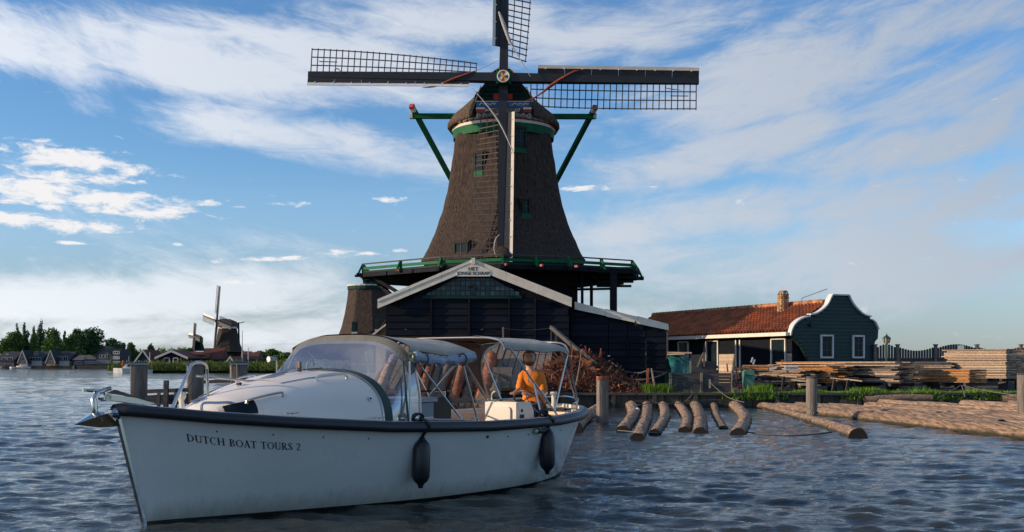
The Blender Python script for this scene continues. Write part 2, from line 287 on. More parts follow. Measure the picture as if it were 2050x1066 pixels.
def tag(o, label=None, cat=None, group=None, kind=None):
    if label: o['label'] = label
    if cat: o['category'] = cat
    if group: o['group'] = group
    if kind: o['kind'] = kind
    return o
def thing(name, label, cat, loc=(0, 0, 0), rz=0, group=None, kind=None):
    o = bpy.data.objects.new(name, None); COL.objects.link(o)
    o.location = loc; o.rotation_euler = (0, 0, rz); o.empty_display_size = .3
    return tag(o, label, cat, group, kind)
def wmat(o):
    m = Matrix.Identity(4)
    while o is not None:
        m = (Matrix.Translation(o.location) @ o.rotation_euler.to_matrix().to_4x4() @ Matrix.Diagonal((*o.scale, 1))) @ m; o = o.parent
    return m
class MB:
    def __init__(s): s.v = []; s.f = []
    def add(s, vs, fs):
        n = len(s.v); s.v += [tuple(v) for v in vs]; s.f += [tuple(i + n for i in f) for f in fs]; return s
    def box(s, c, sz, rot=None):
        hx, hy, hz = sz[0] / 2, sz[1] / 2, sz[2] / 2; c = Vector(c)
        vs = [Vector((x, y, z)) for z in (-hz, hz) for y in (-hy, hy) for x in (-hx, hx)]
        if rot is not None: vs = [rot @ v for v in vs]
        return s.add([c + v for v in vs], [(0, 2, 3, 1), (4, 5, 7, 6), (0, 1, 5, 4), (2, 6, 7, 3), (0, 4, 6, 2), (1, 3, 7, 5)])
    def beam(s, a, b, w, h=None, up=(0, 0, 1), w2=None, h2=None):
        a = Vector(a); b = Vector(b); h = h or w; w2 = w2 or w; h2 = h2 or h; d = (b - a).normalized(); up = Vector(up)
        if abs(d.dot(up)) > .99: up = Vector((0, 1, 0)) if abs(d.y) < .9 else Vector((1, 0, 0))
        x = d.cross(up).normalized(); z = x.cross(d)
        vs = []
        for p, ww, hh in ((a, w, h), (b, w2, h2)):
            for i, j in ((-1, -1), (1, -1), (1, 1), (-1, 1)): vs.append(p + x * (i * ww / 2) + z * (j * hh / 2))
        return s.add(vs, [(3, 2, 1, 0), (4, 5, 6, 7), (0, 1, 5, 4), (1, 2, 6, 5), (2, 3, 7, 6), (3, 0, 4, 7)])
    def tube(s, pts, r, n=8, cap=True, squash=1.0):
        pts = [Vector(p) for p in pts]; k = len(pts); rs = r if isinstance(r, (list, tuple)) else [r] * k
        vs = []; px = None
        for i, p in enumerate(pts):
            d = (pts[min(i + 1, k - 1)] - pts[max(i - 1, 0)]).normalized()
            if px is None:
                up = Vector((0, 0, 1)) if abs(d.z) < .9 else Vector((0, 1, 0)); px = d.cross(up).normalized()
            px = (px - d * px.dot(d)).normalized(); pz = px.cross(d)
            for j in range(n):
                a = 2 * math.pi * j / n; vs.append(p + px * (math.cos(a) * rs[i]) + pz * (math.sin(a) * rs[i] * squash))
        fs = [(i * n + j, i * n + (j + 1) % n, (i + 1) * n + (j + 1) % n, (i + 1) * n + j) for i in range(k - 1) for j in range(n)]
        if cap: fs += [tuple(range(n))[::-1], tuple((k - 1) * n + j for j in range(n))]
        return s.add(vs, fs)
    def prism(s, poly, d):   # poly: 3D points, d: extrusion vector
        poly = [Vector(p) for p in poly]; d = Vector(d); n = len(poly)
        return s.add(poly + [p + d for p in poly], [tuple(range(n))[::-1], tuple(range(n, 2 * n))] + [(i, (i + 1) % n, n + (i + 1) % n, n + i) for i in range(n)])
    def strip(s, A, B, d):   # thick band between two polylines, extruded by d
        n = len(A); d = Vector(d)
        for i in range(n - 1): s.prism([A[i], A[i + 1], B[i + 1], B[i]], d)
        return s
    def grid(s, rows, closed=False):
        n = len(rows[0]); k = len(rows); vs = [p for r in rows for p in r]; m_ = n if closed else n - 1
        return s.add(vs, [(i * n + j, i * n + (j + 1) % n, (i + 1) * n + (j + 1) % n, (i + 1) * n + j) for i in range(k - 1) for j in range(m_)])
    def ball(s, c, r, n=8, m=6, sc=(1, 1, 1)):
        rows = [[(c[0] + r * sc[0] * math.sin(math.pi * i / m) * math.cos(2 * math.pi * j / n), c[1] + r * sc[1] * math.sin(math.pi * i / m) * math.sin(2 * math.pi * j / n), c[2] + r * sc[2] * math.cos(math.pi * i / m)) for j in range(n)] for i in range(m + 1)]
        return s.grid(rows, True)
    def build(s, name, m, parent=None, local=False, smooth=False, label=None, cat=None, group=None, kind=None, fix=True):
        me = bpy.data.meshes.new(name); V = [Vector(v) for v in s.v]; loc = Vector((0, 0, 0))
        if parent is not None and not local:
            im = wmat(parent).inverted(); V = [im @ v for v in V]
        elif parent is None:
            xs = [v.x for v in V]; ys = [v.y for v in V]
            loc = Vector(((min(xs) + max(xs)) / 2, (min(ys) + max(ys)) / 2, min(v.z for v in V))); V = [v - loc for v in V]
        me.from_pydata(V, [], s.f)
        if fix:
            import bmesh
            bm = bmesh.new(); bm.from_mesh(me); bmesh.ops.recalc_face_normals(bm, faces=bm.faces); bm.to_mesh(me); bm.free()
        if smooth: me.shade_smooth()
        me.materials.append(M[m] if isinstance(m, str) else m)
        o = bpy.data.objects.new(name, me); COL.objects.link(o); o.location = loc
        if parent is not None: o.parent = parent
        return tag(o, label, cat, group, kind)
def bulk(name, V, F, m, parent=None, **k):
    """numpy verts (n,3) and faces (k,3) or (k,4) -> one object"""
    me = bpy.data.meshes.new(name); V = np.asarray(V, dtype=np.float32); F = np.asarray(F, dtype=np.int32); w = F.shape[1]
    if parent is not None:
        im = np.array(wmat(parent).inverted()); V = V @ im[:3, :3].T.astype(np.float32) + im[:3, 3].astype(np.float32); loc = (0, 0, 0)
    else:
        loc = np.array([(V[:, 0].min() + V[:, 0].max()) / 2, (V[:, 1].min() + V[:, 1].max()) / 2, V[:, 2].min()], dtype=np.float32); V = V - loc
    me.vertices.add(len(V)); me.vertices.foreach_set('co', V.astype(np.float32).ravel())
    me.loops.add(F.size); me.loops.foreach_set('vertex_index', F.ravel())
    me.polygons.add(len(F)); me.polygons.foreach_set('loop_start', np.arange(0, F.size, w, dtype=np.int32))
    try: me.polygons.foreach_set('loop_total', np.full(len(F), w, dtype=np.int32))
    except Exception: pass
    me.update(calc_edges=True)
    sm = k.pop('smooth', False)
    if sm: me.shade_smooth()
    me.materials.append(M[m] if isinstance(m, str) else m)
    o = bpy.data.objects.new(name, me); COL.objects.link(o); o.location = loc
    if parent is not None: o.parent = parent
    return tag(o, **k)
def arc(a, b, sag, n=10):
    a = Vector(a); b = Vector(b)
    return [a.lerp(b, i / n) + Vector((0, 0, -sag * 4 * (i / n) * (1 - i / n))) for i in range(n + 1)]
def spline(pts, n=6):
    pts = [Vector(p) for p in pts]; out = []
    for i in range(len(pts) - 1):
        p0 = pts[max(i - 1, 0)]; p1 = pts[i]; p2 = pts[i + 1]; p3 = pts[min(i + 2, len(pts) - 1)]
        for j in range(n):
            t = j / n; out.append(.5 * ((2 * p1) + (p2 - p0) * t + (2 * p0 - 5 * p1 + 4 * p2 - p3) * t * t + (3 * p1 - p0 - 3 * p2 + p3) * t ** 3))
    return out + [pts[-1]]
def text(name, body, size, mtx, m, parent, ext=.004, sx=1.0):
    cu = bpy.data.curves.new(name, 'FONT'); cu.body = body; cu.size = size; cu.extrude = ext; cu.align_x = 'CENTER'; cu.align_y = 'CENTER'; cu.resolution_u = 3; cu.offset = size * .012
    o = bpy.data.objects.new(name, cu); COL.objects.link(o)
    dg = bpy.context.evaluated_depsgraph_get(); me = bpy.data.meshes.new_from_object(o.evaluated_get(dg)); bpy.data.objects.remove(o)
    me.materials.clear(); me.materials.append(M[m]); me.transform(Matrix.Diagonal((sx, 1, 1, 1))); me.transform(mtx)
    if parent is not None: me.transform(wmat(parent).inverted())
    o = bpy.data.objects.new(name, me); COL.objects.link(o); o.parent = parent
    return o
FRONT = Matrix.Rotation(R(90), 4, 'X')     # text plane facing the camera (-Y)
# ================================================================== SETTING
GZ = 0.5
def build_water():
    rs = []; y = 2.5
    while y < 260: rs.append(y); y *= 1.0052
    ys = np.array(rs); nc = 560
    tx = np.linspace(-.68, .68, nc)
    Y = np.repeat(ys[:, None], nc, 1); X = Y * tx[None, :] * (1 + 1.2 / Y)
    Z = np.zeros_like(X); dy = Y * .0052
    rng = np.random.RandomState(3)
    for i in range(130):
        lam = .10 * (8 ** rng.rand()) if i < 118 else rng.uniform(1.0, 2.6); th = rng.normal(-1.75, .50)      # crests roughly across the view
        k = 2 * np.pi / lam; a = .0049 * lam * (.6 + .8 * rng.rand()) * (1 if i < 118 else .7)
        fade = np.clip((lam / dy - 2.0) / 2, 0, 1)
        ph = k * (X * np.cos(th) + Y * np.sin(th)) + rng.rand() * 6.28
        Z += fade * a * (np.sin(ph) + .25 * np.sin(2 * ph + .7))
    patch = .85 + .25 * np.sin(X * .21 + 1.3 * np.sin(Y * .11)) * np.sin(Y * .17 + .8)
    Z *= np.clip(patch, .45, 1.2)
    V = np.stack([X, Y, Z], -1).reshape(-1, 3)
    nr = len(ys); i = np.arange(nr - 1)[:, None] * nc + np.arange(nc - 1)[None, :]
    F = np.stack([i, i + 1, i + nc + 1, i + nc], -1).reshape(-1, 4)
    # the wide sheet round and beyond the rippled part
    base = len(V); zz = -.16
    V = np.vstack([V, [[-1500, -60, zz], [1500, -60, zz], [1500, 2500, zz], [-1500, 2500, zz]]]); F = np.vstack([F, [[base, base + 1, base + 2, base + 3]]])
    bulk('water', V, F, 'water', smooth=True, kind='structure')
build_water()
def slab(name, poly, z0, z1, m, **k):
    return MB().prism([(x, y, z0) for x, y in poly], (0, 0, z1 - z0)).build(name, m, **k)
slab('ground', [(-9.5, 39.12), (70, 39.12), (90, 130), (-16, 130), (-13, 60)], -1, GZ, 'soil', kind='structure')
slab('reed_bank_ground', [(-66, 182), (-30, 180), (60, 181), (60, 330), (-70, 330)], -1, .35, 'soil', kind='structure')
slab('far_shore_ground', [(-420, 385), (-90, 383), (200, 383), (700, 400), (700, 1400), (-900, 1400), (-700, 420)], -1, .7, 'soil', kind='structure')
def build_horizon():   # low wooded land far behind, so the ground runs on to the sky line
    m = MB(); n = 60; top = [(-900 + 1800 * i / n, 1100, 5 + 3 * noise.noise(Vector((i * .4, 0, 0)))) for i in range(n + 1)]
    m.strip([(x, y, .2) for x, y, z in top], top, (0, 200, 0)); m.build('far_land', 'leafdark', kind='structure')
build_horizon()

# quay wall of upright planks with a capping beam
def build_quay():
    t = thing('quay_wall', 'low timber quay wall of mossy upright planks with a grey capping beam', 'quay', (16, 39, 0))
    w = .62; x = -9.4; me = None; i = 0
    while x < 40:
        if x < 21 and x > -4.5:
            o = MB().box((x + w / 2, 39.03 + random.uniform(-.015, .015), .05), (w - .03, .09, .78)).build('plank', 'quay', t)
            x += w
        else:
            MB().box((x + 4, 39.03, .05), (7.9, .08, .78)).build('plank', 'quay', t); x += 8
    for k in range(34):
        xx = -8 + k * 1.45
        MB().box((xx, 38.93, .02), (.13, .1, .84)).build('pile', 'quay', t)
    for k in range(11):
        MB().box((-9.4 + 4.6 * k + 2.3, 39.0, .47), (4.56, .26, .08)).build('capping_beam', 'greyboard', t)
build_quay()

# grass and weeds along the quay edge
def blades(n, xf, yf, z0, hf, wd, lean=.4):
    X = xf(n); Y = yf(n); H = hf(n); a = np.random.rand(n) * 6.28; wx = np.cos(a) * wd / 2; wy = np.sin(a) * wd / 2
    lx = np.random.randn(n) * lean * H; ly = np.random.randn(n) * lean * H; z = np.full(n, z0) if np.isscalar(z0) else z0
    V = np.stack([np.stack([X - wx, Y - wy, z], -1), np.stack([X + wx, Y + wy, z], -1), np.stack([X + lx, Y + ly, z + H], -1)], 1).reshape(-1, 3)
    return V, np.arange(3 * n).reshape(-1, 3)
def build_grass():
    rng = np.random.RandomState(5); n = 42000
    def dens(x): return .25 + .75 * (np.sin(x * 1.9) * np.sin(x * .73 + 1) > -.1)
    x = 3.6 + 36 * rng.rand(n); keep = rng.rand(n) < np.where(x > 8.3, 1, .07) * dens(x); x = x[keep]; n = len(x)
    y = 39.02 + np.abs(rng.randn(n)) * .42 + .02
    h = (.03 + .10 * rng.rand(n) ** 2.5) * (1 + .5 * np.sin(x * 3.1) + .6 * (np.sin(x * .9 + 2) > .3)) * np.where(x > 8.3, 1.0, .45)
    V, F = blades(n, lambda n_: x, lambda n_: y, GZ, lambda n_: h, .030, .3)
    # hanging weeds over the capping beam
    m = 3000; xc = np.array([8.3, 9.0, 14.5, 15.2, 17, 12.4])[rng.randint(0, 6, m)] + rng.randn(m) * .35
    V2, F2 = blades(m, lambda n_: xc, lambda n_: 38.86 + rng.rand(m) * .14, GZ - rng.rand(m) * .25, lambda n_: .02 + .16 * rng.rand(m), .035, .4)
    # larger clumps
    k = 1800; ci = rng.randint(0, 3, k); cx = np.array([4.85, 5.4, 8.9])[ci] + rng.randn(k) * np.array([.08, .12, .25])[ci]
    V3, F3 = blades(k, lambda n_: cx, lambda n_: 39.35 + rng.randn(k) * .12, GZ, lambda n_: .10 + .28 * rng.rand(k), .03, .35)
    V = np.vstack([V, V2, V3]); F = np.arange(len(V)).reshape(-1, 3)
    bulk('grass', V, F, 'grass', label='bright green grass and weeds along the quay edge', cat='grass', kind='stuff')
build_grass()

def build_reeds():
    rng = np.random.RandomState(8)
    def clumps(x0, x1, nclump, per, y0, y1, h0, h1):
        cx = x0 + (x1 - x0) * rng.rand(nclump); cy = y0 + (y1 - y0) * rng.rand(nclump); ch = h0 + (h1 - h0) * rng.rand(nclump)
        a = rng.rand(nclump, per) * 6.28; r = np.sqrt(rng.rand(nclump, per)) * 1.5
        x = (cx[:, None] + r * np.cos(a)).ravel(); y = (cy[:, None] + .8 * r * np.sin(a)).ravel(); z = (.3 + rng.rand(nclump, per) * (ch[:, None] * np.sqrt(np.clip(1 - (r / 1.6) ** 2, .1, 1)))).ravel()
        n = len(x); s = .06 + .16 * rng.rand(n); d = rng.randn(n, 3) * .35; d[:, 2] = np.abs(d[:, 2]) + .8; d /= np.linalg.norm(d, axis=1)[:, None]
        w = rng.randn(n, 3); w -= (w * d).sum(1)[:, None] * d; w /= np.linalg.norm(w, axis=1)[:, None]
        p = np.stack([x, y, z], -1); L = s[:, None] * 2.6
        return np.stack([p - w * s[:, None] * .25, p + w * s[:, None] * .25, p + d * L], 1).reshape(-1, 3)
    V = np.vstack([clumps(-61.5, -15, 240, 220, 178.6, 184, 1.0, 1.7), clumps(-61.5, -15, 90, 180, 179.2, 181, .9, 1.9)])
    bulk('reeds', V, np.arange(len(V)).reshape(-1, 3), 'reed', label='long band of green reeds along the far bank behind the mooring posts', cat='reeds', kind='stuff')
    V = clumps(-65.2, -61.3, 26, 260, 179.0, 182, .9, 1.5)
    bulk('round_bush', V, np.arange(len(V)).reshape(-1, 3), 'reed', label='round green waterside bush just left of the small white cruiser', cat='bush')
build_reeds()

# trees -----------------------------------------------------------------
def leaf_cloud(blobs, n, size, rng):
    """leaf clumps over the surface and inside a set of ellipsoids"""
    w = np.array([b[3] * b[4] * b[5] for b in blobs]) ** .67; w /= w.sum(); idx = rng.choice(len(blobs), n, p=w); B = np.array(blobs)[idx]
    d = rng.randn(n, 3); d /= np.linalg.norm(d, axis=1)[:, None]; r = (.55 + .5 * rng.rand(n) ** .6)[:, None]
    lump = 1 + .18 * np.sin(d[:, :1] * 9 + idx[:, None]) * np.sin(d[:, 2:] * 8 + 1) + .1 * rng.randn(n, 1)
    p = B[:, :3] + d * r * lump * B[:, 3:6]
    a = rng.randn(n, 3); a += d * .8; a /= np.linalg.norm(a, axis=1)[:, None]
    u = np.cross(a, rng.randn(n, 3)); u /= np.linalg.norm(u, axis=1)[:, None]; v = np.cross(a, u); s = (size * (.5 + rng.rand(n)))[:, None]
    V = np.stack([p - u * s, p + u * s * .8 - v * s * .5, p + v * s], 1).reshape(-1, 3); return V
def tree(px, py_top, wpx, D, label, kind='round', dark=False, base_py=735, group=None, n=2600, name='tree'):
    c = P(px, base_py, D); x = c.x; z0 = .7 if D > 300 else .4; top = P(px, py_top, D).z; H = top - z0; W = wpx / FX * D * 1.22
    rng = np.random.RandomState(int(px * 7 + py_top)); y = D + 6
    t = thing(name, label, 'tree', (x, y, z0), group=group)
    MB().tube([(x, y, z0), (x + .1, y, z0 + H * .4), (x, y, z0 + H * .8)], [.035 * H, .022 * H, .006 * H], 6).tube([(x, y, z0 + H * .3), (x + W * .2, y, z0 + H * .6)], [.014 * H, .005 * H], 5).tube([(x, y, z0 + H * .25), (x - W * .22, y, z0 + H * .55)], [.014 * H, .005 * H], 5).build('trunk', 'trunk', t)
    bl = []
    if kind == 'poplar':
        for i in range(9):
            f = i / 8; ww = W * .5 * (.55 + .55 * math.sin(math.pi * min(1, f * .9 + .12))) * (1 if f < .8 else .6); bl.append((x + rng.randn() * W * .07, y + rng.randn() * .4, z0 + H * (.14 + .8 * f), ww * .8, ww * .8, H * .10))
    elif kind == 'bush':
        for i in range(5): bl.append((x + (i - 2) * W * .2 + rng.randn() * W * .05, y + rng.randn(), z0 + H * (.42 + .1 * rng.rand()), W * .22, W * .2, H * .45))
    else:
        for i in range(13):
            f = i / 12; zz = z0 + H * (.22 + .66 * f); sp = math.sin(math.pi * (.18 + .72 * f)); a = rng.rand() * 6.28
            bl.append((x + math.cos(a) * W * .26 * sp, y + math.sin(a) * W * .25 * sp, zz, W * .23 * (.8 + .5 * rng.rand()), W * .23, H * .13 * (.8 + .5 * rng.rand())))
        bl.append((x, y, z0 + H * .55, W * .33, W * .3, H * .3))
    V = leaf_cloud(bl, int(n * 1.9), .24 + W * .009, rng)
    bulk('crown', V, np.arange(len(V)).reshape(-1, 3), 'leafdark' if dark else 'leaf', t)
T = [(8, 664, 46, 'round', 0, 'broad green tree at the left edge of the photo beyond the far shore'),
     (22, 649, 13, 'poplar', 1, 'slim poplar just right of the leftmost broad tree'),
     (36, 647, 14, 'poplar', 1, 'slim poplar with a pointed tip, second poplar from the left edge'),
     (54, 655, 14, 'poplar', 0, 'shorter poplar leaning against the tallest poplar on its left side'),
     (68, 642, 18, 'poplar', 1, 'tallest dark poplar above the two pointed gable houses'),
     (92, 659, 34, 'round', 0, 'rounded green tree right of the tallest poplar'),
     (116, 664, 10, 'poplar', 1, 'small narrow poplar left of the big dark round trees'),
     (132, 668, 34, 'round', 0, 'lighter round tree on the left flank of the largest dark tree'),
     (144, 657, 32, 'round', 1, 'dark round tree touching the largest tree from the left'),
     (172, 654, 46, 'round', 1, 'largest dark round tree on the far shore'),
     (125, 690, 44, 'bush', 0, 'low light green bushes in front of the big round trees'),
     (214, 679, 36, 'round', 1, 'medium dark tree behind the dark blue apartment block'),
     (236, 688, 14, 'round', 1, 'small dark tree right above the dark blue apartment block'),
     (42, 682, 60, 'bush', 1, 'dark bushes behind the leftmost houses, below the slim poplars'),
     (100, 684, 56, 'bush', 1, 'dark bushes behind the brick gable houses'),
     (186, 688, 44, 'bush', 1, 'dark bushes behind the grey timber barn'),
     (252, 686, 18, 'round', 0, 'pointed green tree right of the dark blue apartment block'),
     (262, 700, 30, 'bush', 0, 'low green bushes left of the green gabled shed')]
for px, pt, w, k, dk, lb in T: tree(px, pt, w, 395 + (px * 7) % 23, lb, k, dk, n=3400 if w > 25 else 1800, name='poplar_tree' if k == 'poplar' else ('bush' if k == 'bush' else 'broadleaf_tree'))
T2 = [(287, 692, 16, 'round', 1, 'small dark tree behind the green gabled shed'), (330, 697, 50, 'bush', 0, 'low tree line right behind the wide black barn'),
      (350, 697, 36, 'bush', 0, 'rounded bushes left of the small green windmill'), (365, 698, 22, 'round', 0, 'small round tree immediately left of the small green windmill'),
      (512, 703, 34, 'round', 1, 'dark tree right behind the far windmill stage'), (537, 699, 34, 'round', 0, 'lighter green tree at the left end of the boat windscreen'),
      (565, 706, 40, 'round', 0, 'green tree seen through the left edge of the boat windscreen'), (610, 704, 60, 'round', 1, 'dark tree seen through the middle of the boat windscreen')]
for px, pt, w, k, dk, lb in T2: tree(px, pt, w, 262 + (px * 3) % 17, lb, k, dk, n=2000, base_py=738, name='bush' if k == 'bush' else 'broadleaf_tree')

# far shore houses ------------------------------------------------------
def gable_house(name, x0, x1, eave, apex, D, label, wall, roof, ridge_dx=0, depth=9, trim=None, cat='house', front_gable=True, z0=.7, extra=None):
    a = P(x0, 736, D); b = P(x1, 736, D); ze = P(0, eave, D).z; za = P(0, apex, D).z
    t = thing(name, label, cat, ((a.x + b.x) / 2, D, z0))
    xm = (a.x + b.x) / 2 + ridge_dx
    if front_gable:
        MB().prism([(a.x, D, z0), (b.x, D, z0), (b.x, D, ze), (xm, D, za), (a.x, D, ze)], (0, depth, 0)).build('wall', wall, t)
        th = .12 + D * .0006; o = .3
        for sx, xe in ((-1, a.x), (1, b.x)):
            dz = (za - ze) / abs(xm - xe) * o
            MB().prism([(xe + sx * o, D - .3, ze - dz + .02), (xm, D - .3, za + .02), (xm, D - .3, za + th), (xe + sx * o, D - .3, ze - dz + th)], (0, depth + .5, 0)).build('roof', roof, t)
            if trim:
                MB().prism([(xe + sx * o, D - .42, ze - dz - th * .6), (xm, D - .42, za - th * .6), (xm, D - .42, za + th * 1.2), (xe + sx * o, D - .42, ze - dz + th * 1.2)], (0, .1, 0)).build('barge_board', trim, t)
    else:
        MB().box(((a.x + b.x) / 2, D + depth / 2, (z0 + ze) / 2), (b.x - a.x, depth, ze - z0)).build('wall', wall, t)
        MB().prism([(a.x - .3, D - .4, ze), (a.x - .3, D + depth / 2, za), (a.x - .3, D + depth + .4, ze)], (b.x - a.x + .6, 0, 0)).build('roof', roof, t)
    return t
def win(t, px0, px1, py0, py1, D, fm='farwhite', gm='glass', fr=.12, bars=1):
    a = P(px0, py1, D); b = P(px1, py0, D); cx = (a.x + b.x) / 2; cz = (a.z + b.z) / 2; w = b.x - a.x; h = b.z - a.z; y = D
    f = MB(); f.box((cx, y, a.z), (w, .1, fr)).box((cx, y, b.z), (w, .1, fr)).box((a.x, y, cz), (fr, .1, h + fr)).box((b.x, y, cz), (fr, .1, h + fr))
    for i in range(bars): f.box((a.x + w * (i + 1) / (bars + 1), y, cz), (fr * .6, .08, h))
    o = f.build('window', fm, t); MB().box((cx, y + .03, cz), (w, .03, h)).build('pane', gm, o); return o
DF = 386
t = gable_house('house', -6, 28, 722, 704, DF, 'leftmost slate roofed house on the far shore with white front', 'fargrey', 'fardark', front_gable=False, depth=12); win(t, 4, 12, 716, 723, DF - .1); win(t, 15, 25, 716, 723, DF - .1, bars=2); win(t, 12, 16, 708, 711, DF + 1.0)
for (x0, x1, lb) in ((37, 54, 'brick gable house with pointed front on the far shore, below the tallest poplar'), (93, 110, 'brick gable house with pointed front on the far shore, right of the first brick gable')):
    t = gable_house('gable_house', x0, x1, 724, 703, DF - 3, lb, 'farbrick', 'fardark', depth=8, trim='farwhite'); win(t, x0 + 6, x0 + 11, 716, 722, DF - 3.1)
t = gable_house('house', 52, 84, 722, 704, DF, 'slate roofed house with white dormers right of the first brick gable', 'farwhite', 'fardark', front_gable=False, depth=12); win(t, 60, 82, 716, 722, DF - .1, bars=3); win(t, 68, 76, 708, 711, DF + .8)
t = gable_house('house', 108, 138, 722, 704, DF, 'slate roofed house with white dormers right of the second brick gable', 'farwhite', 'fardark', front_gable=False, depth=12); win(t, 114, 124, 714, 722, DF - .1, bars=2); win(t, 127, 135, 714, 722, DF - .1)
t = gable_house('shed', 147, 168, 721, 711, DF, 'low brown roofed building left of the grey barn on the far shore', 'fargrey', 'farbrick', front_gable=False, depth=12); win(t, 152, 164, 724, 729, DF - .1, bars=3)
t = gable_house('barn', 190, 226, 714, 698, DF, 'grey timber barn with wide gable left of the dark blue block', 'fargrey', 'fardark', depth=10, cat='barn')
for i in range(6): win(t, 193 + i * 5, 196 + i * 5, 723, 728, DF - .1, bars=0)
for i in range(3): win(t, 199 + i * 6, 203 + i * 6, 711, 717, DF - .1, bars=0)
def far_block():
    a = P(225, 735, DF - 2); b = P(241, 735, DF - 2); t = thing('apartment_block', 'dark blue flat roofed block with three rows of pale windows on the far shore', 'building', ((a.x + b.x) / 2, DF, .7)); zt = P(0, 699, DF).z
    MB().box(((a.x + b.x) / 2, DF + 4, (.7 + zt) / 2), (b.x - a.x, 10, zt - .7)).build('wall', 'fardark', t)
    for y0 in (704, 714, 724): win(t, 227, 239, y0, y0 + 5, DF - 1.2, fr=.3, bars=2, gm='farwhite' if y0 > 704 else 'glass')
    t = thing('terrace_row', 'low grey waterside building with a row of pale windows between brown roof and barn', 'building', (P(180, 0, DF).x, DF, .7))
    a = P(168, 735, DF); b = P(192, 735, DF); zt = P(0, 712, DF).z; MB().box(((a.x + b.x) / 2, DF + 4, (.7 + zt) / 2), (b.x - a.x, 8, zt - .7)).build('wall', 'fargrey', t)
    for i in range(5): win(t, 170 + i * 4.5, 173 + i * 4.5, 715, 719, DF - .1, bars=0); win(t, 170 + i * 4.5, 173 + i * 4.5, 724, 728, DF - .1, bars=0)
far_block()
def small_boat(px, py, D, L, label, m='white', rz=0, cabin=True):
    c = P(px, py, D); t = thing('motorboat', label, 'boat', (c.x, D, 0), rz)
    rows = []
    for q in np.linspace(0, 1, 9):
        w = .17 * L * (1 - abs(2 * q - .75) ** 3 * .6) * (q > 0 or .02) * min(1, q * 4 + .05); h = .11 * L * (1.25 - .3 * q)
        x = (q - .5) * L; rows.append([(x, -w, h), (x, -w * .75, -.1), (x, w * .75, -.1), (x, w, h)])
    MB().grid(rows, True).prism(rows[-1], (.01, 0, 0)).build('hull', m, t, local=True)
    if cabin:
        MB().box((L * .05, 0, .19 * L), (L * .42, L * .2, L * .13)).prism([(-L * .16, -L * .1, .13 * L), (-L * .26, -L * .08, .13 * L), (-L * .16, -L * .1, .25 * L)], (0, L * .18, 0)).build('cabin', m, t, local=True)
        MB().box((L * .05, -L * .101, .20 * L), (L * .34, .03, L * .05)).build('window', 'glass', t, local=True)
    MB().tube([(-L * .1, 0, .12 * L), (-L * .1, 0, .45 * L)], .03, 5).build('mast', 'farwhite', t, local=True)
    return t
small_boat(47, 735, 378, 5, 'small white motorboat moored below the first brick gable house')
small_boat(12, 735, 378, 4.5, 'small dark hulled boat moored at the left edge of the far shore', 'fargrey')
small_boat(28, 736, 377, 3, 'low white open boat between the dark boat and the white motorboat', cabin=False)
def buoy():
    c = P(150, 737, 372); t = thing('buoy', 'tiny dark buoy floating off the far shore', 'buoy', (c.x, 372, 0)); MB().tube([(0, 0, -.2), (0, 0, .6), (0, 0, 1.3)], [.8, .7, .1], 8).build('float', 'fardark', t, local=True); MB().tube([(0, 0, 1.2), (0, 0, 1.8)], .1, 6).build('mast', 'fardark', t, local=True)
buoy()
t = small_boat(266, 744, 176, 6.0, 'small white cruiser with people aboard, moored at the reeds left of the first big post', rz=R(12))
def tiny_person(x, y, z, shirt, label, h=1.5):
    t = thing('person', label, 'person', (x, y, z))
    m = MB(); m.tube([(-.1, 0, 0), (-.1, 0, .45 * h), (0, 0, .52 * h)], [.06, .08, .1], 6).tube([(.1, 0, 0), (.1, 0, .45 * h), (0, 0, .52 * h)], [.06, .08, .1], 6).tube([(0, 0, .48 * h), (0, 0, .8 * h), (0, 0, .86 * h)], [.14, .19, .05], 8).tube([(-.18, 0, .8 * h), (-.25, -.1, .55 * h)], .045, 5).tube([(.18, 0, .8 * h), (.25, -.1, .55 * h)], .045, 5); m.build('body', shirt, t, local=True)
    MB().ball((0, 0, .93 * h), .1).build('head', 'skin', t, local=True)
for i, (dx, sh, lb) in enumerate(((-1.5, 'cloth_red', 'tiny figure in red standing at the bow of the small white cruiser'), (-.9, 'fardark', 'tiny figure in dark clothes just behind the bow of the small white cruiser'), (.9, 'fargrey', 'tiny figure in grey on the stern of the small white cruiser'))):
    c = P(266, 744, 176); tiny_person(c.x + dx, 176 + dx * .2, .5, sh, lb)

# mill sheds on the reed bank -------------------------------------------
DG = 205
t = gable_house('green_shed', 272, 302, 724, 703, DG, 'dark green gabled shed with red roof at the left end of the reed bank', 'fargreen', 'farroof', trim='farwhite', cat='shed', z0=.35)
for i in range(2): win(t, 280 + i * 6, 284 + i * 6, 709, 717, DG - .1, bars=0, fm='fargreen')
gable_house('red_shed', 300, 342, 722, 706, DG + 14, 'red roofed shed between the green gabled shed and the wide black barn', 'fargreen', 'farroof', front_gable=False, cat='shed', z0=.35)
t = gable_house('black_barn', 314, 374, 717, 704, DG, 'wide black barn with white trimmed gable and red roof above the reeds', 'black', 'farroof', trim='farwhite', cat='barn', z0=.35)
win(t, 329, 339, 717, 727, DG - .1, bars=0, fr=.15); win(t, 347, 356, 717, 727, DG - .1, bars=0, fr=.15)
gable_house('long_roof', 352, 412, 718, 704, DG + 8, 'long red roof right of the wide black barn with a white barge board', 'black', 'farroof', front_gable=False, cat='barn', z0=.35)
gable_house('mill_barn', 405, 440, 720, 697, DG + 10, 'dark red mill barn in front of the far windmill', 'fargreen', 'farroof', front_gable=False, depth=6, cat='barn', z0=.35)
gable_house('porch', 455, 468, 725, 716, DG - 8, 'tiny white trimmed porch gable below the far windmill', 'fargreen', 'farroof', trim='farwhite', cat='shed', z0=.35)
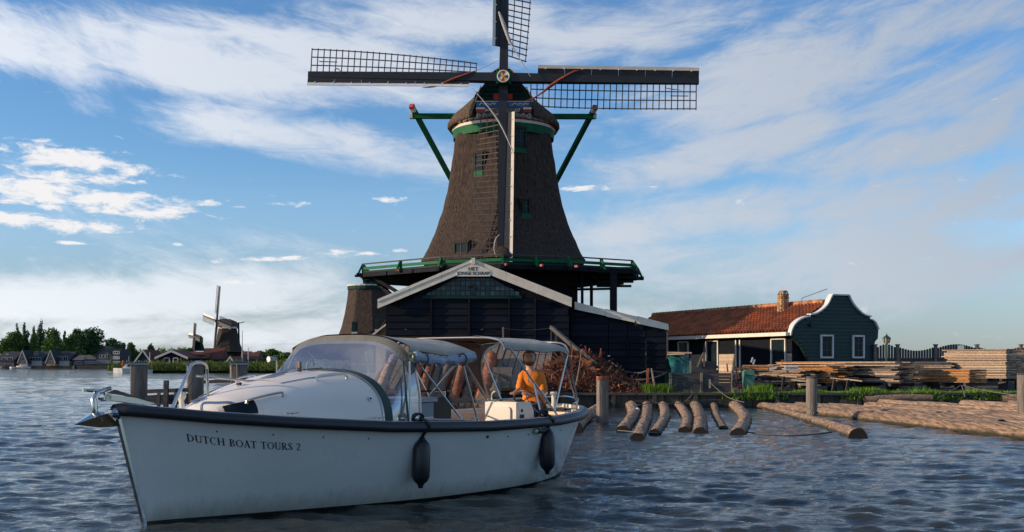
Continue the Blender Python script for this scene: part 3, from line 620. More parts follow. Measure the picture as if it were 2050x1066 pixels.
gable_house('side_barn', 480, 512, 720, 705, DG + 12, 'red roofed barn right of the far windmill', 'fargreen', 'farroof', front_gable=False, depth=6, cat='barn', z0=.35)
for px, top, lb in ((485, 664, 'tall thin pale mast right of the far windmill'), (497, 697, 'short pale pole at the right end of the far windmill stage'), (300, 706, 'short white flagpole between the green shed and the black barn')):
    a = P(px, 735, DG - 5); MB().tube([(a.x, DG - 5, .3), (a.x, DG - 5, P(0, top, DG).z)], [.12, .06], 6).build('pole', 'farwhite', label=lb, cat='pole')

# far windmill and small green mill --------------------------------------
def far_sail(t, H, ang, L, w, tilt=.12, yaw=R(35), mlat='lattice', solid=False):
    a = Vector((math.cos(ang) * math.cos(yaw), math.cos(ang) * math.sin(yaw), math.sin(ang)))
    b = Vector((-math.sin(ang) * math.cos(yaw), -math.sin(ang) * math.sin(yaw), math.cos(ang)))
    o = MB().beam(H, H + a * L, .34, .3, w2=.2, h2=.2).build('sail', 'navy', t)
    m = MB()
    for i in range(14): p = H + a * (L * (.2 + .8 * i / 13)); m.beam(p, p + b * w, .09, .05)
    for k in (.5, 1): m.beam(H + a * L * .2 + b * w * k, H + a * L + b * w * k, .08, .05)
    m.build('lattice', mlat, o, kind='stuff')
    MB().beam(H + a * L * .2 - b * .35, H + a * L - b * .35, .5, .05, up=a.cross(b)).build('wind_board', 'white' if solid else 'fargrey', o)
def far_mill():
    D = 232; c = P(456, 735, D); t = thing('far_windmill', 'far thatched smock windmill with white sail, behind the red roofed sheds', 'windmill', (c.x, D, .35))
    prof = [(655, 16.5), (665, 18), (680, 21), (692, 24), (703, 29.5), (712, 35)]
    rows = [[Vector((c.x + (r / FX * D) * math.cos(R(22.5 + 45 * j)) * 1.06, D + (r / FX * D) * math.sin(R(22.5 + 45 * j)) * 1.06, P(0, y, D).z)) for j in range(8)] for y, r in prof]
    MB().grid(rows, True).build('tower', 'thatch', t)
    k = D / FX
    z = P(0, 712, D).z; MB().tube([(c.x, D, .35), (c.x, D, z)], 27 * k, 8).build('base', 'fargreen', t)
    MB().tube([(c.x, D, z - .3), (c.x, D, z)], 48 * k, 8).build('stage', 'black', t); MB().tube([(c.x, D, z + .7), (c.x, D, z + .85)], 49 * k, 8).build('rail', 'green', t)
    for j in range(8): a = R(22.5 + 45 * j); MB().tube([(c.x + 46 * k * math.cos(a), D + 46 * k * math.sin(a), z), (c.x + 22 * k * math.cos(a), D + 22 * k * math.sin(a), .4)], .15, 5).build('strut', 'fargreen', t)
    zt = P(0, 655, D).z; cd = Vector((math.cos(R(35)), math.sin(R(35)) * 1, 0)); fwd = Vector((-.82, -.57, 0)); sidev = Vector((.57, -.82, 0))
    rr = []
    for f, wd, hh in ((1.15, 1.3, 1.9), (.6, 2.0, 2.15), (-.3, 2.2, 2.1), (-1.0, 1.6, 1.6), (-1.25, .5, .8)):
        cc = Vector((c.x, D, zt - .2)) + fwd * f * 1.75; rr.append([cc + sidev * (wd * .82 * s) + Vector((0, 0, q * hh * .85)) for s, q in ((-1, 0), (-.95, .5), (-.5, .95), (0, 1.05), (.5, .95), (.95, .5), (1, 0))])
    MB().grid(rr).prism(rr[0], (.02, 0, 0)).build('cap', 'thatch_pale', t, smooth=False)
    MB().tube([(c.x, D, zt - .35), (c.x, D, zt)], 20 * k, 10).build('collar', 'white', t)
    H = P(434, 643, D - 3); MB().tube([H + Vector((2.5, 1.8, -.2)), H - Vector((.3, .3, 0))], .3, 8).build('windshaft', 'navy', t)
    yaw = R(-52)
    for i, an in enumerate((R(79), R(169), R(259), R(349))): far_sail(t, H, an, 7.3, 1.25, yaw=yaw, solid=(i == 1), mlat='farwhite' if i == 1 else 'lattice')
    tb = P(487, 712, D + 1); MB().beam((c.x + 2, D + 1, zt + 1.0), (tb.x - 1, D + 2, 1.8), .3).beam((c.x + 1.6, D - 1, zt), (tb.x - 1, D + 2, 1.8), .2).build('tail_pole', 'dgreen', t)
    MB().beam((c.x + 1, D + 1, zt + .6), (c.x + 3.2, D + 1.4, zt + 1.1), .18).build('tail_beam', 'farwhite', t)
far_mill()
def small_mill():
    D = 215; c = P(396, 735, D); t = thing('small_windmill', 'small green post mill with white sail left of the far windmill', 'windmill', (c.x, D, .35)); k = D / FX
    MB().prism([(c.x - 12 * k, D - 1.2, P(0, 703, D).z), (c.x + 12 * k, D - 1.2, P(0, 703, D).z), (c.x + 5 * k, D - .6, P(0, 686, D).z), (c.x - 5 * k, D - .6, P(0, 686, D).z)], (0, 2.2, 0)).build('skirt_roof', 'black', t)
    MB().box((c.x, D, 1.8), (2.6, 2.2, 3)).build('base', 'fargreen', t)
    zb = P(0, 687, D).z; zt = P(0, 676, D).z; MB().prism([(c.x - 7 * k, D - .8, zb), (c.x + 8 * k, D - .8, zb), (c.x + 8 * k, D - .8, zt), (c.x + 4 * k, D - .8, zt + .35), (c.x - 3 * k, D - .8, zt + .35), (c.x - 7 * k, D - .8, zt)], (0, 1.7, 0)).build('mill_house', 'green', t)
    MB().beam((c.x + 5 * k, D, zb), (c.x + 10 * k, D, P(0, 702, D).z), .14).beam((c.x + 9 * k, D - .2, P(0, 688, D).z), (c.x + 9 * k, D - .2, P(0, 703, D).z), .1).build('tail_ladder', 'green', t)
    H = P(389, 674, D - 1.4); MB().tube([H + Vector((.9, .9, -.05)), H], .14, 6).build('windshaft', 'navy', t)
    for i, an in enumerate((R(80), R(174), R(260), R(350))): far_sail(t, H, an, 2.6, .55, yaw=R(-50), solid=(i == 1), mlat='farwhite' if i == 1 else 'lattice')
small_mill()
# ================================================================== MAIN WINDMILL
MX, MY = -0.46, 60.0
MILL = thing('windmill', 'large thatched sawmill windmill with four lattice sails behind the black gabled saw shed', 'windmill', (MX, MY, GZ))
def hexpt(R0, th, cz, soft=.965):
    f = ((math.degrees(th) - 30) % 60) - 30
    r = R0 * math.cos(R(30)) / math.cos(R(f)); r = min(r, soft * R0)
    return Vector((MX + r * math.cos(th), MY + r * math.sin(th), cz))
# angles measured so that one corner faces the camera (-90 deg): corners at 30+60k -> shift
def hexring(R0, z, n=72, soft=.965): return [hexpt_c(R0, 2 * math.pi * j / n, z, soft) for j in range(n)]
def hexpt_c(R0, th, z, soft=.965):
    d = math.degrees(th); f = ((d + 90) % 60) - 30           # 0 in the middle of a face, +-30 at a corner; corner at -90
    r = R0 * math.cos(R(30)) / math.cos(R(f)); r = min(r, soft * R0 + (1 - soft) * R0 * .2)
    return Vector((MX + r * math.cos(th), MY + r * math.sin(th), z))
PROF = [(7.05, 4.95), (7.25, 4.80), (7.6, 4.60), (8.1, 4.36), (8.6, 4.12), (9.1, 3.92), (9.95, 3.65), (10.7, 3.44), (11.56, 3.27), (12.57, 3.09), (13.3, 3.0), (13.8, 2.92), (14.5, 2.84)]
def build_mill_body():
    rows = []
    zs = np.linspace(7.05, 13.8, 44)
    pz = [a for a, b in PROF]; pr = [b for a, b in PROF]
    for z in zs:
        r = float(np.interp(z, pz, pr)); row = []
        for p in hexring(r, z, 120):
            d = Vector((p.x - MX, p.y - MY, 0)).normalized(); p = p + d * (noise.noise(Vector((p.x * 1.3, p.y * 1.3, z * .9))) * .05 + noise.noise(Vector((p.x * 6, p.y * 6, z * 1.6))) * .035); row.append(p)
        rows.append(row)
    MB().grid(rows, True).build('thatched_tower', 'thatch', MILL, smooth=True)
    m = MB(); m.grid([hexring(5.0, 7.06, 60), hexring(5.02, 6.9, 60), hexring(4.6, 6.88, 60)], True); m.build('thatch_eave', 'thatch', MILL)
    MB().grid([hexring(4.55, GZ, 6 * 10), hexring(4.55, 6.9, 6 * 10)], True).build('base_wall', 'black', MILL)
    # base weatherboards on the two front faces
    for sgn in (-1, 1):
        n = Vector((.5 * sgn, -.866, 0)); c = Vector((MX, MY, 0)) + n * (4.55 * .866 + .02); tx = Vector((.866 * sgn, .5, 0))
        for k in range(13):
            z = 3.4 + k * .27; MB().beam(c - tx * 2.2 + Vector((0, 0, z)), c + tx * 2.2 + Vector((0, 0, z)), .05, .25).build('board', 'black', MILL)
    # collar under the cap: green ring, cream ring
    def ring(z0, z1, r0, r1, name, m_):
        MB().grid([hexringc(r0, z0), hexringc(r1, z1)], True).build(name, m_, MILL)
    def hexringc(r, z): return [Vector((MX + r * math.cos(2 * math.pi * j / 48), MY + r * math.sin(2 * math.pi * j / 48), z)) for j in range(48)]
    ring(13.70, 14.14, 2.74, 2.78, 'green_ring', 'green'); ring(14.14, 14.28, 2.80, 2.84, 'cream_ring', 'cream'); ring(14.28, 14.34, 2.85, 2.85, 'red_ring', 'red')
    ring(14.30, 14.9, 2.6, 2.6, 'curb', 'soffit')
build_mill_body()
def mill_window(px, py0, py1, wpx, sgn, sill=True, bars=(1, 2), recess=.12, door=False):
    n = Vector((.5 * sgn, -.866, 0)); tx = Vector((.866, .5 * sgn, 0))
    zt = P(0, py0, 57.5).z; zb = P(0, py1, 57.5).z; zc = (zt + zb) / 2
    r = float(np.interp(zc, [a for a, b in PROF], [b for a, b in PROF])); d = r * .866
    # point on the face with the wanted picture column
    k = (px - 1025) / FX; base = Vector((MX, MY, 0)) + n * (d + recess)
    s = (k * base.y - base.x) / (tx.x - k * tx.y); c = base + tx * s; w = wpx / FX * c.y / .866; h = zt - zb; c.z = zc
    rot = Matrix((tx, -n, Vector((0, 0, 1)))).transposed().to_3x3()
    def bx(mb, x, z, sx, sz, y=0, sy=.1): mb.box(c + tx * x + Vector((0, 0, z)) - n * y, (sx, sy, sz), rot); return mb
    f = MB(); fr = .07
    bx(f, -w / 2, 0, fr, h + fr); bx(f, w / 2, 0, fr, h + fr); bx(f, 0, h / 2, w, fr); bx(f, 0, -h / 2, w, fr)
    o = f.build('window_frame', 'dgreen', MILL)
    nx, nz_ = bars
    g = MB()
    for i in range(nx): bx(g, -w / 2 + w * (i + 1) / (nx + 1), 0, .03, h, 0, .05)
    for j in range(nz_): bx(g, 0, -h / 2 + h * (j + 1) / (nz_ + 1), w, .03, 0, .05)
    g.build('muntins', 'fargrey', o)
    bx(MB(), 0, 0, w, h, .02, .03).build('pane', 'glass', o)
    # dark reveal boxing back into the thatch
    q = MB(); bx(q, 0, h / 2 + .06, w + .24, .10, .32, .75); bx(q, -w / 2 - .08, 0, .09, h, .32, .6); bx(q, w / 2 + .08, 0, .09, h, .32, .6); q.build('window_surround', 'thatch', MILL)
    if sill: bx(MB(), 0, -h / 2 - .17, w + .1, .26, .02, .12).build('window_sill', 'green', o)
mill_window(1041, 258, 296, 20, 1, bars=(1, 2)); mill_window(958, 308, 342, 14, -1, bars=(0, 2)); mill_window(1052, 404, 430, 14, 1, bars=(1, 1))
mill_window(923, 491, 514, 26, -1, sill=False, bars=(1, 0))

def build_cap():
    # front outline of the cap (dx from the axis, z), cross-sections shrink to the rear
    A = [(0.0, 16.98), (.42, 16.96), (.80, 16.62), (1.25, 16.18), (1.68, 15.72), (2.15, 15.30), (2.62, 14.95), (2.90, 14.58), (3.00, 14.38), (2.84, 14.22), (2.60, 14.36)]
    full = spline([Vector((x, 0, z)) for x, z in A], 3)
    F = [(0.0, 17.0), (.36, 16.98), (.62, 16.70), (.90, 16.22), (1.14, 15.78), (1.34, 15.42), (1.50, 15.08), (1.60, 14.80), (1.64, 14.64), (1.58, 14.52), (1.50, 14.58)]
    front = spline([Vector((x, 0, z)) for x, z in F], 3)
    def section(y, sx, sz, dz=0, zb=14.3, mix=1.0):
        half = [a.lerp(b, mix) for a, b in zip(front, full)]
        R_ = [Vector((MX + p.x * sx, y, zb + (p.z - zb) * sz + dz + noise.noise(Vector((p.x, y, p.z)) * 1.7) * .03)) for p in half]
        L_ = [Vector((MX - p.x * sx, y, zb + (p.z - zb) * sz + dz + noise.noise(Vector((-p.x, y, p.z)) * 1.7) * .03)) for p in half[::-1]]
        return L_[:-1] + R_
    y0 = MY - 2.45
    secs = [section(y0, 1.0, 1.0, mix=0), section(y0 + .18, 1.0, 1.0, mix=.16), section(y0 + .55, 1.0, 1.0, mix=.52), section(y0 + 1.0, 1.0, 1.0, mix=.84), section(MY - 1.0, 1.0, 1.0), section(MY, 1.02, .98), section(MY + 1.2, .98, .92), section(MY + 2.2, .8, .78), section(MY + 2.9, .5, .5), section(MY + 3.1, .15, .2)]
    MB().grid(secs).build('thatched_cap', 'thatch_pale', MILL, smooth=True)
    # inner front edge of thatch returning to the gable wall
    inner = [Vector((MX + (p.x - MX) * .88, y0 + .2, 14.3 + (p.z - 14.3) * .955)) for p in secs[0]]
    MB().grid([secs[0], inner]).build('thatch_verge', 'thatch', MILL)
    # boarded gable: dark triangle-ish wall set back
    g = [(-1.55, 15.0), (1.55, 15.0), (1.5, 15.62), (1.1, 16.1), (.7, 16.55), (.25, 16.9), (-.25, 16.9), (-.7, 16.55), (-1.1, 16.1), (-1.5, 15.62)]
    MB().prism([(MX + x, y0 + .12, z) for x, z in g], (0, .2, 0)).build('gable_wall', 'dgreen', MILL)
    for k in range(7):
        z = 15.2 + k * .24; w = float(np.interp(z, [15, 15.6, 16.1, 16.55, 16.9], [1.5, 1.48, 1.05, .66, .2])); MB().box((MX, y0 + .09, z), (2 * w, .06, .21)).build('gable_board', 'dgreen', MILL)
    # slatted soffits under the overhanging thatch
    m = MB()
    for s in (-1, 1):
        for k in range(9):
            a = R(-90 + s * (28 + k * 8)); p = Vector((MX + 2.62 * math.cos(a), MY + 2.68 * math.sin(a), 14.55)); q = Vector((MX + 2.95 * math.cos(a), MY + 2.95 * math.sin(a), 14.32)); m.beam(p, q, .3, .05)
    m.build('soffit', 'soffit', MILL)
    m = MB().grid([[Vector((MX + r * math.cos(R(j * 7.5)), MY + r * math.sin(R(j * 7.5)), z)) for j in range(48)] for r, z in ((2.62, 14.62), (2.9, 14.38))], True); m.build('cap_underside', 'soffit', MILL)
    # white trim lines of the gable
    yf = y0 + .0
    def zz(py): return P(0, py, yf).z
    def xx(px): return P(px, 0, yf).x
    m = MB()
    for a, b in (((1000, 134), (976, 152)), ((1017, 134), (1043, 154)), ((963, 172), (951, 203)), ((1054, 174), (1067, 204)), ((951, 203.5), (1067, 203.5)), ((1000, 134), (999, 150))):
        m.beam((xx(a[0]), yf, zz(a[1])), (xx(b[0]), yf, zz(b[1])), .045, .045)
    m.build('white_trim', 'cream', MILL)
    # painted storm board ("baard")
    yb = yf - .06
    bd = MB().prism([(xx(953), yb, zz(204.8)), (xx(1065), yb, zz(204.8)), (xx(1064), yb, zz(216)), (xx(954), yb, zz(216))], (0, .06, 0)).build('blue_board', 'blue', MILL)
    for s in (-1, 1):
        for k in range(3):
            c = Vector((xx(1009 + s * (22 + k * 11)), yb - .02, zz(210))); MB().tube(spline([c + Vector((-.13, 0, -.05)), c + Vector((-.03, 0, .07)), c + Vector((.06, 0, 0)), c + Vector((.14, 0, .04))], 3), [.02] * 10, 5).build('painted_leaf', 'cream', bd)
    b2 = MB().prism([(xx(953), yb, zz(216.2)), (xx(1064), yb, zz(216.2)), (xx(1064), yb, zz(227)), (xx(953), yb, zz(227))], (0, .05, 0)).build('name_board', 'ink', MILL)
    for x0, x1 in ((953, 971), (1047, 1064)):
        MB().box(((xx(x0) + xx(x1)) / 2, yb - .01, zz(218)), (xx(x1) - xx(x0), .03, .09)).build('cream_panel', 'cream', b2)
        MB().box(((xx(x0) + xx(x1)) / 2, yb - .01, zz(223)), (xx(x1) - xx(x0), .03, .16)).build('red_panel', 'red', b2)
    text('lettering', 'ANNO', .25, Matrix.Translation((xx(987), yb - .012, zz(222))) @ FRONT, 'white', b2, .003, 1.15)
    text('lettering', '2007', .25, Matrix.Translation((xx(1031), yb - .012, zz(222))) @ FRONT, 'white', b2, .003, 1.15)
    # white carved scrolls
    for s in (-1, 1):
        m = MB()
        for k in range(3):
            c = Vector((xx(1009 + s * (24 + k * 12.5)), yb, zz(232.5))); pts = []
            for i in range(15):
                a = i / 14 * 2 * math.pi * 1.15; r = .045 + .115 * i / 14; pts.append(c + Vector((s * r * math.cos(a + .5), 0, r * math.sin(a + .5) * .8)))
            m.tube(pts, .024, 5)
        m.build('scroll', 'cream', MILL)
    for px in (993, 1021): MB().box((xx(px), yb, zz(195)), (.26, .12, .32)).build('red_block', 'red', MILL)
    # long green cap beam and the braces down to the tail
    D = 59.0
    a = P(826, 233, D + .2); b = P(1190, 234, D + .2); MB().beam(a, b, .26, .26).build('cap_beam', 'green', MILL)
    for px in (826, 1188):
        s = -1 if px < 1000 else 1; c = P(px, 233, D + .2); MB().beam(c, c + Vector((s * .16, 0, .0)), .29, .27).build('beam_end', 'cream', MILL)
    for (x1, y1, x2, y2) in ((829, 222, 917, 385), (1187, 224, 1098, 392)):
        p = P(x1, y1, D); q = P(x2, y2, D + 5.2); s = (p - q).normalized()
        MB().beam(p, q, .23, .23).build('cap_brace', 'green', MILL); e = p + s * .25; MB().beam(p, e, .235, .235).build('brace_tip', 'cream', MILL); MB().beam(e, e + s * .13, .25, .25).build('brace_knob', 'red', MILL)
    MB().beam((MX, MY + 3, 15.5), (MX, MY + 8.3, 7.8), .4, .4).build('tail_pole', 'green', MILL)
build_cap()

# sails --------------------------------------------------------------------
HUB = Vector((MX + .02, 56.45, 16.14)); TILT = R(7); ROLL = R(-1.0)
NRM = Vector((0, -math.cos(TILT), math.sin(TILT))); BACK = -NRM
UPV = Vector((0, math.sin(TILT), math.cos(TILT)))
def build_sails():
    MB().tube([HUB - NRM * .25 + BACK * 0, HUB + BACK * 3.0], .34, 10).build('windshaft', 'navy', MILL)
    hb = MB().beam(HUB + NRM * .32, HUB + BACK * .45, .68, .62).build('hub_block', 'dgreen', MILL)
    for s in (-1, 1): MB().beam(HUB + NRM * .33 + Vector((s * .33, 0, -.35)), HUB + NRM * .33 + Vector((s * .33, 0, .35)), .09, .09).build('hub_clamp', 'green', hb)
    # painted wheel on the axle end: eight coloured wedges and a green rim
    C = HUB + NRM * .37; X = Vector((1, 0, 0)); n8 = 8; cols = ['cream', 'red', 'yellow', 'blue', 'cream', 'red', 'yellow', 'blue']
    disc = MB().tube([C + NRM * .0, C + NRM * .06], .36, 24).build('painted_disc', 'green', MILL)
    for i in range(n8):
        a0 = 2 * math.pi * i / 8 + .3; pts = [C + NRM * .062] + [C + NRM * .062 + (X * math.cos(a0 + t * .196) + UPV * math.sin(a0 + t * .196)) * .28 for t in range(5)]
        MB().prism(pts, NRM * .012).build('wedge', cols[i], disc)
    MB().tube([C + NRM * .07, C + NRM * .12], .07, 10).build('boss', 'yellow', disc)
    m = MB(); pts = [C + NRM * .07 + (X * math.cos(a) + UPV * math.sin(a)) * .30 for a in np.linspace(0, 2 * math.pi, 25)]; m.tube(pts, .03, 5).build('rim', 'cream', disc)
    X0 = Vector((1, 0, 0))
    for i, ang in enumerate((R(90), R(180), R(270), R(0))):      # up, left, down, right
        an = ang + ROLL; a = X0 * math.cos(an) + UPV * math.sin(an)
        b = X0 * math.sin(an) - UPV * math.cos(an)                # lattice side: up sail -> right
        L = (9.85, 10.0, 9.55, 10.0)[i]
        off = NRM * (.17 if i % 2 else -.17)                      # the two stocks cross behind one another
        o = MB().beam(HUB + off, HUB + off + a * L, .46, .40, up=NRM, w2=.30, h2=.22).build('sail', 'navy', MILL, label=('sail pointing up out of the frame', 'sail pointing left', 'sail hanging straight down', 'sail pointing right')[i])
        r0, r1, W, N = 1.42, L - .12, 1.42, 27
        def pt(r, w):
            ph = R(34) * max(0, 1 - (r - r0) / (r1 - r0)) ** 1.3 + R(4)
            return HUB + off + a * r + b * (w * math.cos(ph)) + BACK * (w * math.sin(ph) + .02)
        for k in range(N + 1):
            r = r0 + (r1 - r0) * k / N; MB().beam(pt(r, -.05), pt(r, W + .06), .050, .04, up=NRM).build('lattice_bar', 'lattice', o)
        for w in (.54, .99, W):
            m = MB()
            for k in range(N): m.beam(pt(r0 + (r1 - r0) * k / N, w), pt(r0 + (r1 - r0) * (k + 1) / N + .01, w), .048, .04, up=NRM)
            m.build('lattice_rail', 'lattice', o)
        m = MB(); m.beam(pt(r1 - .55 * 2.4, .76), pt(r1 - .4, .76), .04, .04).build('lattice_step', 'lattice', o)
        # wind boards: dark board leaning forward with a pale outer edge, in five lengths
        def wp(r, w): ph = R(26 - 10 * (r / L)); return HUB + off + a * r - b * (w * math.cos(ph)) + NRM * (w * math.sin(ph) * .9 + .03)
        rb0 = 1.75; nb = 6
        for k in range(nb):
            ra = rb0 + (L - rb0) * k / nb + .006; rb = rb0 + (L - rb0) * (k + 1) / nb - .006
            MB().prism([wp(ra, .14), wp(rb, .14), wp(rb, .50), wp(ra, .50)], NRM * .03).build('wind_board', 'navy', o)
            MB().prism([wp(ra, .50), wp(rb, .50), wp(rb, .66), wp(ra, .66)], NRM * .05).build('board_edge', 'cream' if i != 1 else 'white', o)
        for k in range(9):
            r = rb0 + .4 + (L - rb0 - .8) * k / 8; MB().box(wp(r, .48) + NRM * .06, (.05, .05, .05)).build('cleat', 'cream', o)
    # furled sailcloths
    def sp(px, py, dn=.3):  # point on the sail plane, a little in front of it
        k = Vector(((px - 1025) / FX, 1, (HOR - py) / FX)); o0 = Vector((0, 0, CH)); q = HUB + NRM * dn; t = (q - o0).dot(NRM) / k.dot(NRM); return o0 + k * t
    def cloth(pts, rad, m, dn=.32):
        MB().tube(spline([sp(x, y, dn) for x, y in pts], 5), list(np.interp(np.linspace(0, 1, (len(pts) - 1) * 5 + 1), np.linspace(0, 1, len(rad)), rad)), 8, squash=.6).build('furled_sailcloth', m, MILL)
    cloth([(846, 176), (872, 173), (905, 160), (935, 149), (952, 142)], [.02, .07, .13, .11, .03], 'cloth_red')
    cloth([(952, 142), (975, 133), (1000, 120)], [.02, .015, .012], 'rope')
    cloth([(1168, 140), (1150, 144), (1126, 157), (1100, 174), (1085, 186), (1066, 198), (1054, 202)], [.02, .10, .13, .15, .07, .06, .02], 'cloth_red')
    cloth([(945, 177), (970, 205), (1000, 246), (1029, 308)], [.02, .045, .07, .03], 'cloth_white', .5)
    cloth([(999, 24), (1008, 48), (1020, 82), (1030, 100), (1062, 154)], [.05, .10, .08, .03, .012], 'cloth_white', .5)
    cloth([(1000, 470), (992, 480), (989, 500), (994, 515)], [.03, .05, .03, .015], 'cloth_white', .3)
    cloth([(668, 141), (676, 138), (684, 146)], [.02, .05, .02], 'cloth_red'); cloth([(1330, 176), (1345, 179), (1366, 181)], [.02, .045, .01], 'cloth_red')
build_sails()

# stage ---------------------------------------------------------------------
def build_stage():
    dz = 6.38
    V = [(-7.9, 58.3), (-3.5, 54.4), (-.46, 53.2), (2.8, 54.2), (6.15, 56.3), (6.9, 60.5), (4.0, 66.5), (-4.5, 67), (-8.2, 63)]
    c = Vector((MX, MY, 0)); n = len(V)
    m = MB()
    # deck planks radial sectors of boards with gaps
    for i in range(n):
        a = Vector((*V[i], 0)); b = Vector((*V[(i + 1) % n], 0)); K = max(4, int((b - a).length / .24))
        for k in range(K):
            p = a.lerp(b, k / K); q = a.lerp(b, (k + .8) / K); pi = c.lerp(p, .52); qi = c.lerp(q, .52)
            m.prism([(p.x, p.y, dz - .05), (q.x, q.y, dz - .05), (qi.x, qi.y, dz - .05), (pi.x, pi.y, dz - .05)], (0, 0, .05))
    m.build('deck_planks', 'black', MILL, kind='stuff')
    # joists sticking out
    for i in range(n):
        a = Vector((*V[i], dz - .15)); b = Vector((*V[(i + 1) % n], dz - .15)); MB().beam(a, b, .16, .2).build('edge_beam', 'black', MILL)
        cc = Vector((c.x, c.y, dz - .17)); d = (a - cc).normalized(); MB().beam(cc + d * 4.2, a + d * .35, .18, .2).build('joist', 'black', MILL)
        for f in (.33, .66): e = a.lerp(b, f); d = (e - cc).normalized(); MB().beam(cc + d * 4.2, e + d * .12, .14, .18).build('joist', 'black', MILL)
        for f in (.4, .7): MB().beam(cc.lerp(a, f), cc.lerp(b, f), .14, .16).build('ring_beam', 'black', MILL)
        # diagonal strut down to the tower
        lo = cc + d * 4.5; lo.z = 3.9; hi = cc.lerp(a, .93); hi.z = dz - .25
        if i not in (3, 4, 5): MB().beam(lo, hi, .17, .17).build('strut', 'black', MILL)
    # staggered beam ends at the right corner and left corner (dark green)
    for k in range(5):
        y = 56.2 + k * .55; z = 6.42 - .19 * k; MB().beam((4.5, y, z), (6.44 - .05 * abs(k - 2), y, z), .14, .12).build('beam_end', 'dgreen', MILL)
    for k in range(3): y = 58.4 + k * .7; MB().beam((-5.5, y, 6.2 - .12 * k), (-8.35 + .3 * k, y, 6.2 - .12 * k), .14, .12).build('beam_end', 'dgreen', MILL)
    # railing
    tz = 6.82
    for i in range(n):
        a = Vector((*V[i], 0)); b = Vector((*V[(i + 1) % n], 0)); L = (b - a).length
        MB().beam(a + Vector((0, 0, tz)), b + Vector((0, 0, tz)), .09, .06).build('top_rail', 'greyboard', MILL)
        MB().beam(a + Vector((0, 0, 6.58)), b + Vector((0, 0, 6.58)), .05, .15).build('mid_rail', 'green', MILL)
        MB().beam(a + Vector((0, 0, 6.40)), b + Vector((0, 0, 6.40)), .05, .10).build('kick_board', 'dgreen', MILL)
        K = 2 if L > 3.2 else 1
        if 5 <= i <= 7: K = 2
        for k in range(K):
            p = a.lerp(b, k / K); d = (p - c); d.z = 0; d.normalize(); q = p + Vector((0, 0, 6.33))
            MB().beam(q, p + Vector((0, 0, 6.82)), .13, .13).build('rail_post', 'green', MILL)
            MB().beam(q + d * .28 + Vector((0, 0, -.08)), p + Vector((0, 0, 6.78)) + d * .03, .10, .10).build('rail_brace', 'green', MILL)
            if d.x < .6: MB().beam(q + d * .30 + Vector((.14, 0, -.02)), q + d * .42 + Vector((.22, 0, -.02)), .11, .11).build('joist_tip', 'red', MILL)
    # posts on the right under the stage
    for px, D, w in ((1165.5, 56, .14), (1184, 57.5, .16), (1228, 55.6, .34)):
        x = P(px, 0, D).x; MB().box((x, D, 3.35), (w, w, 5.8)).build('stage_post', 'black', MILL)
    MB().beam((3.1, 56.8, 5.62), (5.8, 57.2, 5.72), .12, .14).build('cross_beam', 'black', MILL); MB().beam((3.1, 58.8, 5.5), (5.6, 58.8, 5.55), .12, .12).build('cross_beam', 'black', MILL)
    # wedge shaped corner post on the left, above the neighbouring mill
    p = P(736, 561, 62); MB().box(p, (.36, .36, .42)).build('corner_block', 'dgreen', MILL)
build_stage()

# neighbouring capless thatched mill ------------------------------------------
def build_tower2():
    D = 96; k = D / FX; cx = P(737, 0, D).x; t = thing('thatched_mill_tower', 'shorter thatched mill tower with white rim and no cap, left behind the saw shed', 'mill', (cx, D, .5))
    pr = [(575, 38.5), (600, 41), (630, 46), (655, 52), (672, 58), (700, 62), (728, 64)]
    rows = []
    for y, r in pr:
        z = P(0, y, D).z; rr = []
        for j in range(64):
            th = 2 * math.pi * j / 64; f = ((math.degrees(th) + 72) % 45) - 22.5; q = r * k * 1.0 * .924 / math.cos(R(f)); q *= 1.03; rr.append((cx + q * math.cos(th), D + q * math.sin(th), z))
        rows.append(rr)
    MB().grid(rows, True).build('thatched_tower', 'thatch', t, smooth=False)
    def cyl(y0, y1, r, nm, m): MB().tube([(cx, D, P(0, y0, D).z), (cx, D, P(0, y1, D).z)], r * k, 24).build(nm, m, t)
    cyl(581, 574.5, 41.3, 'green_ring', 'dgreen'); cyl(574.5, 571, 42.0, 'white_rim', 'farwhite')
    for px, py in ((710, 655), (757, 650)):
        p = P(px, py, D - 2.75); w = MB().box(p, (.45, .3, .9)).build('window', 'dgreen', t); MB().box(p + Vector((0, -.17, -.5)), (.5, .12, .14)).build('window_sill', 'farwhite', w); MB().box(p + Vector((0, -.16, .05)), (.28, .03, .6)).build('pane', 'glass', w)
build_tower2()
t = gable_house('red_tiled_shed', 752, 800, 676, 640, 72, 'orange red tiled roof slope between the mill tower and the saw shed', 'brick', 'farroof', depth=5, cat='shed', z0=.5)
MB().beam(P(743, 673, 71.5), P(773, 650, 71.5), .1, .1).build('barge_board', 'cream', t)
